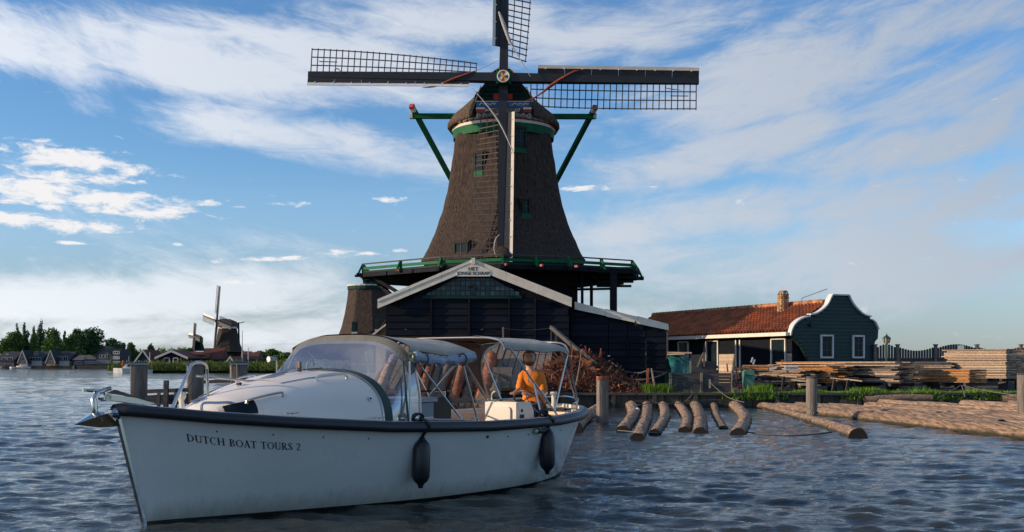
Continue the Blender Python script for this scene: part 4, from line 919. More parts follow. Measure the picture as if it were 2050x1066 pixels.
# ================================================================== SAW SHED
DS = 44.0
def build_shed():
    t = thing('saw_shed', 'black boarded saw shed with cream trimmed gable and name board, in front of the windmill', 'shed', (-1.5, DS, GZ))
    ap = P(948, 523, DS); le = P(757, 603, DS); ri = P(1144, 600, DS); xl = P(772, 0, DS).x; xr = P(1140, 0, DS).x
    zl = P(0, 603, DS).z - .05; zr = P(0, 606, DS).z - .05
    def rz(x): return ap.z - .12 + (x - ap.x) * ((zl - ap.z) / (xl - ap.x) if x < ap.x else (zr - ap.z) / (xr - ap.x))
    dep = 8
    MB().prism([(xl, DS + .12, GZ), (xr, DS + .12, GZ), (xr, DS + .12, zr), (ap.x, DS + .12, ap.z - .15), (xl, DS + .12, zl)], (0, dep, 0)).build('wall', 'tarboard', t)
    # front weatherboards in four bays, each board its own piece
    bays = [(772, 862), (864, 938), (940, 1018), (1020, 1070), (1072, 1139)]
    ztop = P(0, 598, DS).z
    for bi, (a, b) in enumerate(bays):
        xa = P(a, 0, DS).x; xb = P(b, 0, DS).x; z = GZ + .02; pr = -.02 if bi in (1, 2, 3) else 0
        while z < ztop - .05 or bi in (0, 4):
            h = .27; zt = min(z + h - .01, ztop - .005 if bi in (1, 2, 3) else 9)
            x0, x1 = xa, xb
            if bi == 0: 
                while x0 < xb and rz(x0) < zt + .1: x0 += .05
            if bi == 4:
                while x1 > xa and rz(x1) < zt + .1: x1 -= .05
            if x1 - x0 < .25: break
            o = MB(); o.prism([(x0, DS + .105 + pr, z), (x1, DS + .105 + pr, z), (x1, DS + .04 + pr, z), (x0, DS + .04 + pr, z)], (0, .035, zt - z)); o.build('board', 'tarboard', t); z += h
            if bi in (0, 4) and z > rz(x0 + .3) : break
            if z > 5.5: break
    for px in (863, 939, 1019, 1071):
        x = P(px, 0, DS).x; MB().box((x, DS + .0, (GZ + ztop) / 2), (.07, .12, ztop - GZ)).build('door_post', 'black', t)
    MB().box((P(945, 0, DS).x, DS, ztop + .05), (P(1046, 0, DS).x - P(848, 0, DS).x, .16, .12)).build('transom', 'dgreen', t)
    for px in (812, 965): MB().box((P(px, 0, DS).x, DS - .02, P(0, 660, DS).z), (.1, .04, .03)).build('door_handle', 'fargrey', t)
    # glazed gable: individual panes
    gb = P(0, 594, DS).z; x0 = P(853, 0, DS).x; x1 = P(1042, 0, DS).x; px_ = .197; pz = .20
    g = MB().box(((x0 + x1) / 2, DS + .08, gb), (x1 - x0, .08, .06)).build('gable_window', 'dgreen', t)
    nx = int((x1 - x0) / px_); cnt = 0
    for i in range(nx):
        for j in range(7):
            ax = x0 + i * px_ + .018; bx_ = ax + px_ - .036; za = gb + .05 + j * pz; zb = za + pz - .036
            lim = min(rz(ax), rz(bx_)) - .33
            lim2 = P(0, 557, DS).z
            zt = min(zb, lim2)
            if zt - za < .05: continue
            ya = DS + .075; lA = rz(ax) - .30; lB = rz(bx_) - .30
            if max(lA, lB) <= za + .02: continue
            MB().prism([(ax, ya, za), (bx_, ya, za), (bx_, ya, max(za + .003, min(zt, lB))), (ax, ya, max(za + .003, min(zt, lA)))], (0, .01, 0)).build('pane', 'glassgreen', g); cnt += 1
    # muntins behind the panes
    MB().prism([(x0 - .05, DS + .092, gb), (x1 + .05, DS + .092, gb), (P(985, 0, DS).x, DS + .092, P(0, 556, DS).z), (P(910, 0, DS).x, DS + .092, P(0, 556, DS).z)], (0, .02, 0)).build('muntins', 'ink', g)
    # roof slabs and cream barge boards in two steps
    for e, z in ((le, 603), (ri, 600)):
        A = Vector((ap.x, DS - .22, ap.z)); B = Vector((e.x, DS - .22, P(0, z, DS).z)); d = (B - A).normalized()
        MB().prism([A + Vector((0, .1, .03)), B + Vector((0, .1, .03)), B + Vector((0, .1, -.05)), A + Vector((0, .1, -.05))], (0, dep + .4, 0)).build('roof', 'black', t)
        n = 3
        for k in range(n):
            p = A.lerp(B, k / n); q = A.lerp(B, (k + 1) / n - (.002 if k < n - 1 else 0))
            MB().prism([p + Vector((0, 0, .06)), q + Vector((0, 0, .06)), q + Vector((0, 0, -.06)), p + Vector((0, 0, -.06))], (0, .09, 0)).build('barge_board', 'cream', t)
            MB().prism([p + Vector((0, .03, -.06)), q + Vector((0, .03, -.06)), q + Vector((0, .03, -.31)), p + Vector((0, .03, -.31))], (0, .07, 0)).build('barge_board', 'cream', t)
    MB().box((ap.x, DS - .25, ap.z - .02), (.14, .06, .24)).build('apex_block', 'cream', t)
    # name board
    yb = DS - .205
    s = MB().prism([(P(915, 0, DS).x, yb, P(0, 554.5, DS).z), (P(981.5, 0, DS).x, yb, P(0, 554.5, DS).z), (P(981.5, 0, DS).x, yb, P(0, 543, DS).z), (ap.x, yb, P(0, 527, DS).z), (P(915, 0, DS).x, yb, P(0, 543, DS).z)], (0, .05, 0)).build('name_board', 'cream', t)
    text('lettering', 'HET', .19, Matrix.Translation((P(947.5, 0, DS).x, yb - .006, P(0, 540, DS).z)) @ FRONT, 'ink', s, .003, 1.15)
    text('lettering', 'JONGE SCHAAP', .185, Matrix.Translation((P(948, 0, DS).x, yb - .006, P(0, 548.6, DS).z)) @ FRONT, 'ink', s, .003, .98)
    # gooseneck lamp
    c = P(946, 574, DS - .3); l = MB().tube(spline([c + Vector((0, .3, .05)), c + Vector((0, .12, .12)), c], 4), .02, 6).build('lamp_arm', 'dgreen', t)
    MB().tube([c + Vector((-.2, -.05, .02)), c + Vector((-.05, 0, .03)), c + Vector((.22, -.02, -.08))], [.03, .075, .05], 8).build('lamp_shade', 'iron', l)
    MB().box((P(946, 0, DS).x, DS + .04, P(0, 590, DS).z), (.05, .05, .16)).build('lamp_bracket', 'dgreen', l)
    # side annex
    t2 = thing('shed_annex', 'lower black lean-to with pale sloping fascia on the right of the saw shed', 'shed', (4.3, DS + .6, GZ)); D2 = DS + .6
    a = P(1150, 609, D2); b = P(1338, 652, D2)
    MB().prism([(a.x - .2, D2, GZ), (P(1335, 0, D2).x, D2, GZ), (P(1335, 0, D2).x, D2, b.z - .12), (a.x - .2, D2, a.z - .1)], (0, 4.6, 0)).build('wall', 'tarboard', t2)
    z = GZ + .02
    xe = P(1334, 0, D2).x
    for k in range(13):
        zt = z + .26
        for (u0, u1) in ((a.x - .15, P(1217, 0, D2).x), (P(1219, 0, D2).x, P(1255, 0, D2).x), (P(1257, 0, D2).x, P(1292, 0, D2).x), (P(1294, 0, D2).x, xe)):
            lim = a.z + (u1 - a.x) * (b.z - a.z) / (b.x - a.x) - .16
            while lim < zt and u1 - u0 > .3: u1 -= .1; lim = a.z + (u1 - a.x) * (b.z - a.z) / (b.x - a.x) - .16
            if lim < zt: continue
            MB().prism([(u0, D2 - .02, z), (u1, D2 - .02, z), (u1, D2 - .075, z), (u0, D2 - .075, z)], (0, .03, .25)).build('board', 'tarboard', t2)
        z += .265
    for px in (1256, 1293): MB().box((P(px, 0, D2).x, D2 - .1, 1.5), (.05, .05, 2)).build('door_post', 'black', t2)
    MB().box((xe + .03, D2 - .05, 1.75), (.06, .08, 2.5)).build('corner_post', 'fargrey', t2)
    n = 3
    for k in range(n):
        p = a.lerp(b, k / n); q = a.lerp(b, (k + 1) / n - .002)
        MB().prism([p + Vector((0, -.14, .09)), q + Vector((0, -.14, .05)), q + Vector((0, -.14, -.20)), p + Vector((0, -.14, -.22))], (0, .06, 0)).build('fascia_board', 'cream', t2)
    MB().prism([a + Vector((-.2, -.1, .1)), b + Vector((.05, -.1, .06)), b + Vector((.05, -.1, 0)), a + Vector((-.2, -.1, 0))], (0, 4.7, 0)).build('roof', 'black', t2)
    MB().tube([P(1272, 643, D2 - .2), P(1273, 652, D2 - .2)], .03, 6).build('hook', 'iron', t2)
    MB().box(P(1219, 713, D2 - .12), (.09, .03, .05)).build('paper_label', 'white', t2)
    MB().box(P(1293, 709, D2 - .14), (.04, .05, .10)).build('door_latch', 'fargrey', t2)
build_shed()

# ================================================================== SHOP WITH BELL GABLE
def build_shop():
    O = Vector((12.45, 50.0, GZ)); th = math.atan2(.41, .912)
    t = thing('bell_gable_shop', 'green boarded shop with white trimmed bell gable and red pantile roof on the right', 'building', O, th)
    W = 5.35
    # local: x along the gable to the right, y back along the building; z up from ground
    # map photo points on the gable plane to local coordinates
    ux = Vector((math.cos(th), math.sin(th), 0)); nn = Vector((math.sin(th), -math.cos(th), 0))
    def G(px, py):
        k = Vector(((px - 1025) / FX, 1, (HOR - py) / FX)); o0 = Vector((0, 0, CH)); tt = (O - o0).dot(nn) / k.dot(nn); q = o0 + k * tt - O; return (q.dot(ux), q.z)
    left = [(1581, 672), (1583, 662), (1589, 650), (1600, 640), (1612, 635), (1620, 634)]
    left2 = [(1620, 630), (1632, 628), (1645, 620), (1655, 610), (1661, 598), (1665, 590.5)]
    right = [(1698, 591.5), (1702, 601), (1709, 612), (1719, 623), (1730, 631), (1742, 634)]
    right2 = [(1742, 640), (1750, 645), (1755, 655), (1757, 660)]
    lowR = [(1758.5, 661), (1757.5, 678), (1752, 684), (1750, 694), (1749, 735), (1749, 778)]
    lowL = [(1616, 778), (1616, 725), (1611, 712), (1604, 696), (1594, 684), (1586, 676)]
    top = [G(*p) for p in left + left2 + right + right2]; outl = top + [G(*p) for p in lowR + lowL]
    MB().prism([(x, 0, z) for x, z in outl], (0, .16, 0)).build('gable_wall', 'shopgreen', t, local=True)
    # gable boards, clipped to the outline row by row
    def span(z):
        xs = []; n = len(outl)
        for i in range(n):
            (x0, z0), (x1, z1) = outl[i], outl[(i + 1) % n]
            if (z0 - z) * (z1 - z) < 0: xs.append(x0 + (x1 - x0) * (z - z0) / (z1 - z0))
        return (min(xs), max(xs)) if len(xs) >= 2 else None
    wins = [(1642, 1665, 672, 716), (1706, 1727, 673, 716)]
    wl = [(G(a, d)[0], G(b, d)[0], G(a, d)[1], G(a, c)[1]) for a, b, c, d in wins]
    z = .05
    while z < 4.1:
        h = .165; s1 = span(z + .01); s2 = span(z + h - .01)
        if s1 and s2:
            a = max(s1[0], s2[0]) + .03; b = min(s1[1], s2[1]) - .03; segs = [(a, b)]
            for w0, w1, z0, z1 in wl:
                if z + h > z0 and z < z1: segs = [q for s in segs for q in ((s[0], min(s[1], w0)), (max(s[0], w1), s[1])) if q[1] - q[0] > .05]
            for a, b in segs: MB().prism([(a, -.012, z), (b, -.012, z), (b, -.04, z), (a, -.04, z)], (0, .024, h - .008)).build('gable_board', 'shopgreen', t, local=True)
        z += h
    # white coping that follows the curves
    for seg in (left, left2, [left2[-1], right[0]], right, right2):
        pts = [G(*p) for p in seg]; pts = [(p.x, p.z) for p in spline([Vector((x, 0, z)) for x, z in pts], 3)] if len(seg) > 2 else pts
        A = []; B = []
        for i, (x, z) in enumerate(pts):
            x0, z0 = pts[max(i - 1, 0)]; x1, z1 = pts[min(i + 1, len(pts) - 1)]; d = Vector((x1 - x0, 0, z1 - z0)).normalized(); n_ = Vector((-d.z, 0, d.x)); A.append(Vector((x, -.11, z)) - n_ * .028); B.append(Vector((x, -.11, z)) + n_ * .036)
        MB().strip(A, B, (0, .32, 0)).build('coping', 'white', t, local=True)
    for w0, w1, z0, z1 in wl:
        f = MB(); q = .075
        f.box((w0, -.06, (z0 + z1) / 2), (q, .1, z1 - z0 + q)).box((w1, -.06, (z0 + z1) / 2), (q, .1, z1 - z0 + q)).box(((w0 + w1) / 2, -.06, z1), (w1 - w0, .1, q)).box(((w0 + w1) / 2, -.06, z0), (w1 - w0, .13, q)); o = f.build('window_frame', 'white', t, local=True)
        m = MB(); m.box(((w0 + w1) / 2, -.055, (z0 + z1) / 2), (.022, .02, z1 - z0))
        for k in (1, 2): m.box(((w0 + w1) / 2, -.05, z0 + (z1 - z0) * k / 3), (w1 - w0, .02, .022))
        m.build('muntins', 'fargrey', o, local=True); MB().box(((w0 + w1) / 2, -.045, (z0 + z1) / 2), (w1 - w0, .015, z1 - z0)).build('pane', 'glass', o, local=True)
    gx, gz = G(1622, 651); l = MB().box((gx, -.09, gz), (.20, .14, .12)).build('floodlight', 'iron', t, local=True); MB().box((gx, -.04, gz + .08), (.04, .06, .12)).build('bracket', 'iron', l, local=True)
    gx, gz = G(1594, 655); MB().box((gx + .05, -.05, gz), (.12, .05, .06)).build('vent', 'iron', t, local=True)
    # side wall (facing the sun) and roof running back
    ez = G(1577, 668)[1]; rx, rzd = W * .46, 0; rz_ = CH - GZ + (HOR - 611) / FX * (50 + .41 * rx) ; L = 15.5; ex = G(1577, 668)[0] - .02
    wx = ex + .42
    MB().box((wx + 2.3, L / 2 + .1, ez / 2 - .02), (4.6, L - .2, ez)).build('side_wall', 'tarboard', t, local=True)
    # lower cream plank panels on the side wall, with windows above (bays along y)
    def ay(px):      # distance along the side wall for a picture column
        k = Vector(((px - 1025) / FX, 1, 0)); q0 = O + ux * wx; tt = (Vector((q0.x, q0.y, 0))).dot(ux) / k.dot(ux); q = k * tt - O; return Vector((q.x, q.y, 0)).dot(-nn)
    bays = [(.2, ay(1577), 'plank'), (ay(1474), ay(1441), 'plank'), (ay(1409), ay(1384), 'plank'), (ay(1380), ay(1345), 'plank')]
    for a, b, k in bays:
        if k == 'plank':
            for j in range(9): MB().box((wx - .03, (a + b) / 2, .07 + j * .17), (.05, b - a, .162)).build('plank', 'plankpale', t, local=True)
    for a, b, z0, z1 in ((ay(1574), ay(1546), .72, 2.2), (ay(1439), ay(1416), .75, 2.2), (ay(1379), ay(1360), 1.2, 2.2), (ay(1483), ay(1483) + .06, .1, 2.2), (ay(1475), ay(1475) + .06, .2, 2.2)):
        if b - a < .2: MB().box((wx - .05, a, (z0 + z1) / 2), (.06, .08, z1 - z0)).build('post', 'cream', t, local=True); continue
        f = MB(); q = .07; x = wx - .05
        f.box((x, a, (z0 + z1) / 2), (.08, q, z1 - z0)).box((x, b, (z0 + z1) / 2), (.08, q, z1 - z0)).box((x, (a + b) / 2, z0), (.12, b - a, q)).box((x, (a + b) / 2, z1), (.08, b - a, q)); o = f.build('window_frame', 'cream', t, local=True)
        MB().box((wx - .02, (a + b) / 2, (z0 + z1) / 2), (.02, b - a, z1 - z0)).build('pane', 'glass', o, local=True)
    for i, (px_, h) in enumerate(((1570, .42), (1559, .2), (1554, .2))): MB().box((wx - .1, ay(px_), .80 + h / 2), (.08, .14, h)).build('window_ornament', 'yellow', t, local=True)
    MB().box((ex - .02, L / 2 - .05, ez - .02), (.14, L - .1, .17)).build('gutter', 'cream', t, local=True)
    # pantiled roof: waves across, stepped courses down the slope, one part
    K = 62; C = 12; sl = Vector((rx - ex, 0, rz_ - ez)); Ls = sl.length; sd_ = sl.normalized(); nrm = Vector((-sd_.z, 0, sd_.x)); V = []; F = []; per = 6
    cols = K * per + 1
    for c in range(C):
        for e in (0, 1):
            s = (c + e) / C * Ls; lift = .055 if e == 0 else .012
            for i in range(cols):
                y = .16 + (L - .2) * i / (cols - 1); ph = (i % per) / per * 2 * math.pi; w = .060 * (math.sin(ph) + .35 * math.sin(2 * ph))
                p = Vector((ex, y, ez + .10)) + sd_ * s + nrm * (lift + w); V.append(p)
    for c in range(C):
        b0 = c * 2 * cols
        for i in range(cols - 1): F.append((b0 + i, b0 + i + 1, b0 + cols + i + 1, b0 + cols + i))
        if c:
            pb = (c * 2 - 1) * cols
            for i in range(cols - 1): F.append((pb + i, pb + i + 1, b0 + i + 1, b0 + i))
    mb = MB(); mb.v = [tuple(v) for v in V]; mb.f = F; mb.build('pantile_slope', 'tile', t, local=True, kind='stuff', fix=False)
    MB().prism([(ex, .16, ez + .08), (rx, .16, rz_ + .08), (2 * rx - ex, .16, ez + .08)], (0, L - .2, 0)).build('roof_core', 'farroof', t, local=True)
    for k in range(44): 
        y = .3 + k * (L - .4) / 44; MB().tube([(rx, y, rz_ + .14), (rx, y + (L - .4) / 44 * 1.06, rz_ + .155)], [.13, .145], 8).build('ridge_tile', 'ridge', t, local=True)
    # chimney of brick courses with twin arches on top
    def R3(px, py, lx):   # intersect view ray with local plane x = lx
        k = Vector(((px - 1025) / FX, 1, (HOR - py) / FX)); o0 = Vector((0, 0, CH)); q0 = O + ux * lx; tt = (q0 - o0).dot(ux) / k.dot(ux); q = o0 + k * tt - O
        return q.dot(-nn), q.z
    ly, _ = R3(1571, 630, rx - .35); cx = rx - .45; zb = R3(1571, 636, rx - .8)[1] - .15; zt = R3(1571, 591, rx - .45)[1]
    ch = thing('chimney', None, None, (0, 0, 0)); ch.parent = t
    for q in ('label', 'category'):
        if q in ch: del ch[q]
    cw, cd = .36, .36; nco = 13; hh = (zt - zb) / nco
    for i in range(nco):
        for s in range(2):
            o = .5 if i % 2 else .0
            for (px_, py_, sx, sy) in ((cx + (-.5 + s) * cw / 2 + .0 + (.012 if i % 2 else -.008), ly - cd / 2, cw / 2 - .02, .10), (cx - cw / 2, ly + (-.5 + s) * cd / 2 + (.012 if i % 2 else -.008), .10, cd / 2 - .02)):
                MB().box((px_, py_, zb + (i + .5) * hh), (sx, sy, hh - .014)).build('brick', 'brick', ch, local=True)
    MB().box((cx, ly, (zb + zt) / 2), (cw - .03, cd - .03, zt - zb)).build('mortar_core', 'ridge', ch, local=True)
    for s in (-1, 1):
        pts = [(cx - .0, ly + s * cd * .25 + cd * .25 * math.cos(a), zt + .02 + .17 * math.sin(a)) for a in np.linspace(0, math.pi, 9)]
        for xx_ in (cx - cw / 2 + .06, cx + cw / 2 - .06):
            MB().tube([(xx_, p[1], p[2]) for p in pts], .035, 6).build('arch', 'brick', ch, local=True)
    for yy in (-1, 0, 1): MB().box((cx, ly + yy * cd / 2, zt + .03), (cw, .07, .08)).build('arch_pier', 'brick', ch, local=True)
    MB().tube([(cx, ly - cd / 2, zt + .2), (cx, ly + cd / 2, zt + .2)], .03, 6).build('cap_bar', 'brick', ch, local=True)
    MB().box((cx - .1, ly, zb + .12), (.85, .75, .05), Matrix.Rotation(-math.atan2(sl.z, sl.x), 3, 'Y')).build('lead_flashing', 'farwhite', ch, local=True)
    # thin stay rod from ridge to gable
    MB().tube([(rx, 1.9, rz_ + .2), (rx, 1.9, rz_ + .42), (rx, .1, rz_ + .75)], .018, 5).build('stay_rod', 'fargrey', t, local=True)
build_shop()

# lantern and arched picket fence ----------------------------------------------
def build_lantern():
    D = 48; c = P(1775, 0, D); t = thing('street_lantern', 'old fashioned hexagonal lantern on a dark post beside the bell gable shop', 'street lamp', (c.x, D, GZ)); zb = P(0, 688, D).z; k = D / FX
    MB().tube([(c.x, D, GZ), (c.x, D, zb - .1), (c.x, D, zb)], [.06, .04, .05], 8).build('post', 'lampgreen', t)
    z1 = P(0, 677.5, D).z; zt = P(0, 673, D).z
    MB().tube([(c.x, D, zb), (c.x, D, z1)], [5 * k, 7.6 * k], 6).build('glass_body', 'lampglass', t)
    for j in range(6): a = R(60 * j + 90); MB().beam((c.x + 5 * k * math.cos(a), D + 5 * k * math.sin(a), zb), (c.x + 7.8 * k * math.cos(a), D + 7.8 * k * math.sin(a), z1), .02).build('glazing_bar', 'lampgreen', t)
    MB().tube([(c.x, D, z1), (c.x, D, z1 + .015), (c.x, D, zt), (c.x, D, zt + .05)], [8.8 * k, 8.6 * k, 3.5 * k, .03], 6).build('roof', 'lampgreen', t); MB().tube([(c.x, D, zt + .03), (c.x, D, zt + .08), (c.x, D, zt + .12)], [.035, .02, .003], 6).build('finial', 'lampgreen', t)
build_lantern()
def build_fence():
    D = 52; t = thing('picket_fence', 'grey wavy topped picket fence with capped posts behind the plank stacks', 'fence', (P(1880, 0, D).x, D, GZ))
    posts = [1752, 1797, 1873, 1956, 2044, 2130]
    for px in posts:
        x = P(px, 0, D).x; zt = P(0, 692, D).z; p = MB().box((x, D, (GZ + zt) / 2), (.13, .13, zt - GZ)).build('fence_post', 'oldwood', t); MB().box((x, D, zt + .03), (.18, .18, .06)).build('post_cap', 'oldwood', p)
    for i in range(len(posts) - 1):
        a, b = posts[i], posts[i + 1]; conv = (i % 2 == 0); n = int((b - a) / 5.1); xa = P(a, 0, D).x; xb = P(b, 0, D).x
        for k in range(1, n):
            f = k / n; py = (698 - 9 * math.sin(math.pi * f)) if (i in (0, 2, 4)) else (694 + 8 * math.sin(math.pi * f)); x = xa + (xb - xa) * f; zt = P(0, py, D).z
            MB().prism([(x - .052, D, GZ), (x + .052, D, GZ), (x + .052, D, zt - .03), (x, D, zt), (x - .052, D, zt - .03)], (0, .03, 0)).build('picket', 'greyboard', t)
        for z in (.9, 1.75): MB().box(((xa + xb) / 2, D + .06, z), (xb - xa - .1, .06, .1)).build('fence_rail', 'oldwood', t)
    s = P(1924, 696, 50.5); q = MB().box(s, (.27, .02, .18)).build('notice_board', 'white', label='small white notice standing on the tallest grey plank stack', cat='sign')
    text('lettering', '1', .11, Matrix.Translation(s + Vector((0, -.015, 0))) @ FRONT, 'ink', None, .002) if False else None
    MB().box(s + Vector((0, .02, -.3)), (.03, .03, .5)).build('stake', 'oldwood', q)
build_fence()

# plank stacks -----------------------------------------------------------------
def stack(label, px, D, ztop, zbot, L, wid, th, m, ang, layers=None, jit=.04, rotj=0.0, per=4, droop=0.0, mats=None, group='stacks of sawn planks'):
    """near right corner of the stack at picture column px; planks run away to the left along ang"""
    c = P(px, 0, D); t = thing('plank_stack', label, 'plank stack', (c.x, D, GZ), 0, group)
    u = Vector((-math.cos(ang), math.sin(ang), 0)); v = Vector((math.sin(ang), math.cos(ang), 0))       # along planks / across to the back right
    n = layers or int((ztop - zbot) / (th * 1.25)); rnd = random.Random(int(px)); w = wid / per
    for i in range(n):
        z = zbot + (ztop - zbot) * (i + .5) / n
        for k in range(per):
            j = rnd.uniform(-jit, jit); ra = rnd.gauss(0, rotj); a = c + v * (w * (k + .5)) + u * j; a.z = z + rnd.uniform(-.006, .006); Lk = L * rnd.uniform(.93, 1.03)
            uu = Matrix.Rotation(ra, 3, 'Z') @ u; b = a + uu * Lk; b.z -= droop * rnd.uniform(.3, 1.2)
            MB().beam(a, b, w * .95, th * rnd.uniform(.85, 1.0)).build('plank', rnd.choice(mats) if mats else m, t)
        if i % 3 == 2 and th > .035:
            pass
    for f in (.08, .5, .92):
        p = c + u * (L * f); MB().beam(Vector((p.x, p.y, zbot - .06)), Vector((p.x, p.y, zbot - .06)) + v * wid, .12, .1).build('bearer', 'greyboard', t)
    if zbot > GZ + .25:
        for f in (.15, .85):
            p = c + u * (L * f) + v * (wid / 2); MB().box((p.x, p.y, (GZ + zbot - .1) / 2), (.25, wid * .8, zbot - .1 - GZ), Matrix.Rotation(0, 3, 'Z')).build('support', 'greyboard', t)
    return t
A1 = R(66)
stack('tallest neat stack of pale grey planks at the right, below the small white notice', 2014, 42.5, 2.12, .95, 3.2, 1.1, .05, 'plank', A1, per=4, mats=['plank', 'plankpale'])
stack('pale grey plank stack cut off by the right edge of the photo', 2080, 43.5, 2.10, .95, 2.3, 1.1, .05, 'plank', A1, per=3, mats=['plank', 'plankpale'])
stack('neat stack of bright orange planks in front of the tall grey stack', 1940, 40.9, 1.33, .82, 2.6, .9, .035, 'plankorange', A1, per=3, mats=['plankorange', 'plankorange', 'plank'])
stack('fanned grey plank stack between the two orange stacks', 1793, 41.2, 1.62, .80, 3.3, 1.6, .045, 'plank', R(52), per=5, jit=.22, rotj=.07, mats=['plank', 'plankpale', 'greyboard'])
stack('dark low plank pile behind the bright orange stack', 1905, 44.5, 1.62, .7, 3.4, 1.3, .05, 'greyboard', R(30), per=4, jit=.2, rotj=.05, mats=['greyboard', 'plank'])
stack('long brown planks fanned out right of the weathered orange stack', 1745, 42.6, 1.62, 1.25, 4.0, 1.5, .04, 'plank', R(38), per=4, jit=.35, rotj=.07, mats=['plank', 'plankorange', 'plankpale'])
stack('weathered orange plank stack below the first gable window', 1665, 41.3, 1.48, .80, 2.3, 1.5, .036, 'plankorange', R(50), per=4, jit=.28, rotj=.12, mats=['plankorange', 'plank', 'plankorange'])
stack('messy grey brown plank heap left of the weathered orange stack', 1612, 41.0, 1.30, .75, 2.9, 1.3, .04, 'greyboard', R(40), per=4, jit=.32, rotj=.16, mats=['greyboard', 'plank', 'plank', 'greyboard'])
stack('dark bark topped plank stack behind the green container', 1545, 42.0, 1.50, .75, 1.3, 1.2, .05, 'greyboard', R(30), per=4, jit=.2, rotj=.12, mats=['greyboard', 'barkgrey', 'plankorange'])
def loose():
    rnd = random.Random(4)
    for i, (x, y, D, lb) in enumerate(((1560, 752, 40.3, 'loose pale board at the left of the messy heap'), (1585, 761, 40.2, 'loose board jutting out low under the messy heap'), (1600, 771, 40.0, 'loose board just above the grass left of the middle mooring post'), (1662, 757, 40.5, 'loose board sticking out right behind the middle mooring post'), (1690, 759, 40.6, 'short loose board in the shade right of the middle mooring post'))):
        p = P(x, y, D); MB().beam(p, p + Vector((rnd.uniform(.5, .8), rnd.uniform(-.4, .1), rnd.uniform(-.1, .02))), .14, .04).build('loose_board', 'plankpale', label=lb, cat='board')
        MB().beam((p.x + .2, D + .4, GZ), (p.x + .2, D + .1, p.z), .08).build('prop', 'greyboard', label='small dark prop under the ' + ' '.join(lb.split()[:9]), cat='prop')
loose()
# ================================================================== YARD AND WATER SIDE
def bark_tube(pts, r, seed, n=14, amp=.09, seg=7):
    pts = spline(pts, seg); k = len(pts); rows = []; px = None
    rs = np.interp(np.linspace(0, 1, k), np.linspace(0, 1, len(r)), r)
    for i, p in enumerate(pts):
        d = (pts[min(i + 1, k - 1)] - pts[max(i - 1, 0)]).normalized()
        if px is None: px = d.cross(Vector((0, 0, 1))).normalized() if abs(d.z) < .95 else Vector((1, 0, 0))
        px = (px - d * px.dot(d)).normalized(); pz = px.cross(d); row = []
        for j in range(n):
            a = 2 * math.pi * j / n; v = px * math.cos(a) + pz * math.sin(a)
            q = Vector((math.cos(a) * 1.6, math.sin(a) * 1.6, i * .28 + seed * 13.1)); w = 1 + amp * (noise.noise(q) + .7 * noise.noise(q * 2.7)); row.append(p + v * (rs[i] * (w + amp * .55 * noise.noise(Vector((p.x * 9 + seed, p.y * 9, a * 2.2))))))
        rows.append(row)
    return rows
def log(label, pts, r, m, seed, group=None, n=14, seg=7, amp=.09, endm='logend'):
    p = Vector(pts[0]); t = thing('log', label, 'log', p, 0, group)
    rows = bark_tube(pts, r, seed, n, amp, seg)
    MB().grid(rows, True).build('bark', m, t, smooth=True, fix=False)
    for rr, s in ((rows[0], -1), (rows[-1], 1)):
        c = sum((Vector(v) for v in rr), Vector()) / n; mb = MB(); inner = [c + (Vector(v) - c) * .55 for v in rr]; mb.grid([rr, inner], True); mb.add(inner, [tuple(range(n))]); mb.build('cut_end', endm, t)
    return t
def wpt(px, py, z): D = (CH - z) * FX / (py - HOR); return Vector(((px - 1025) / FX * D, D, z))
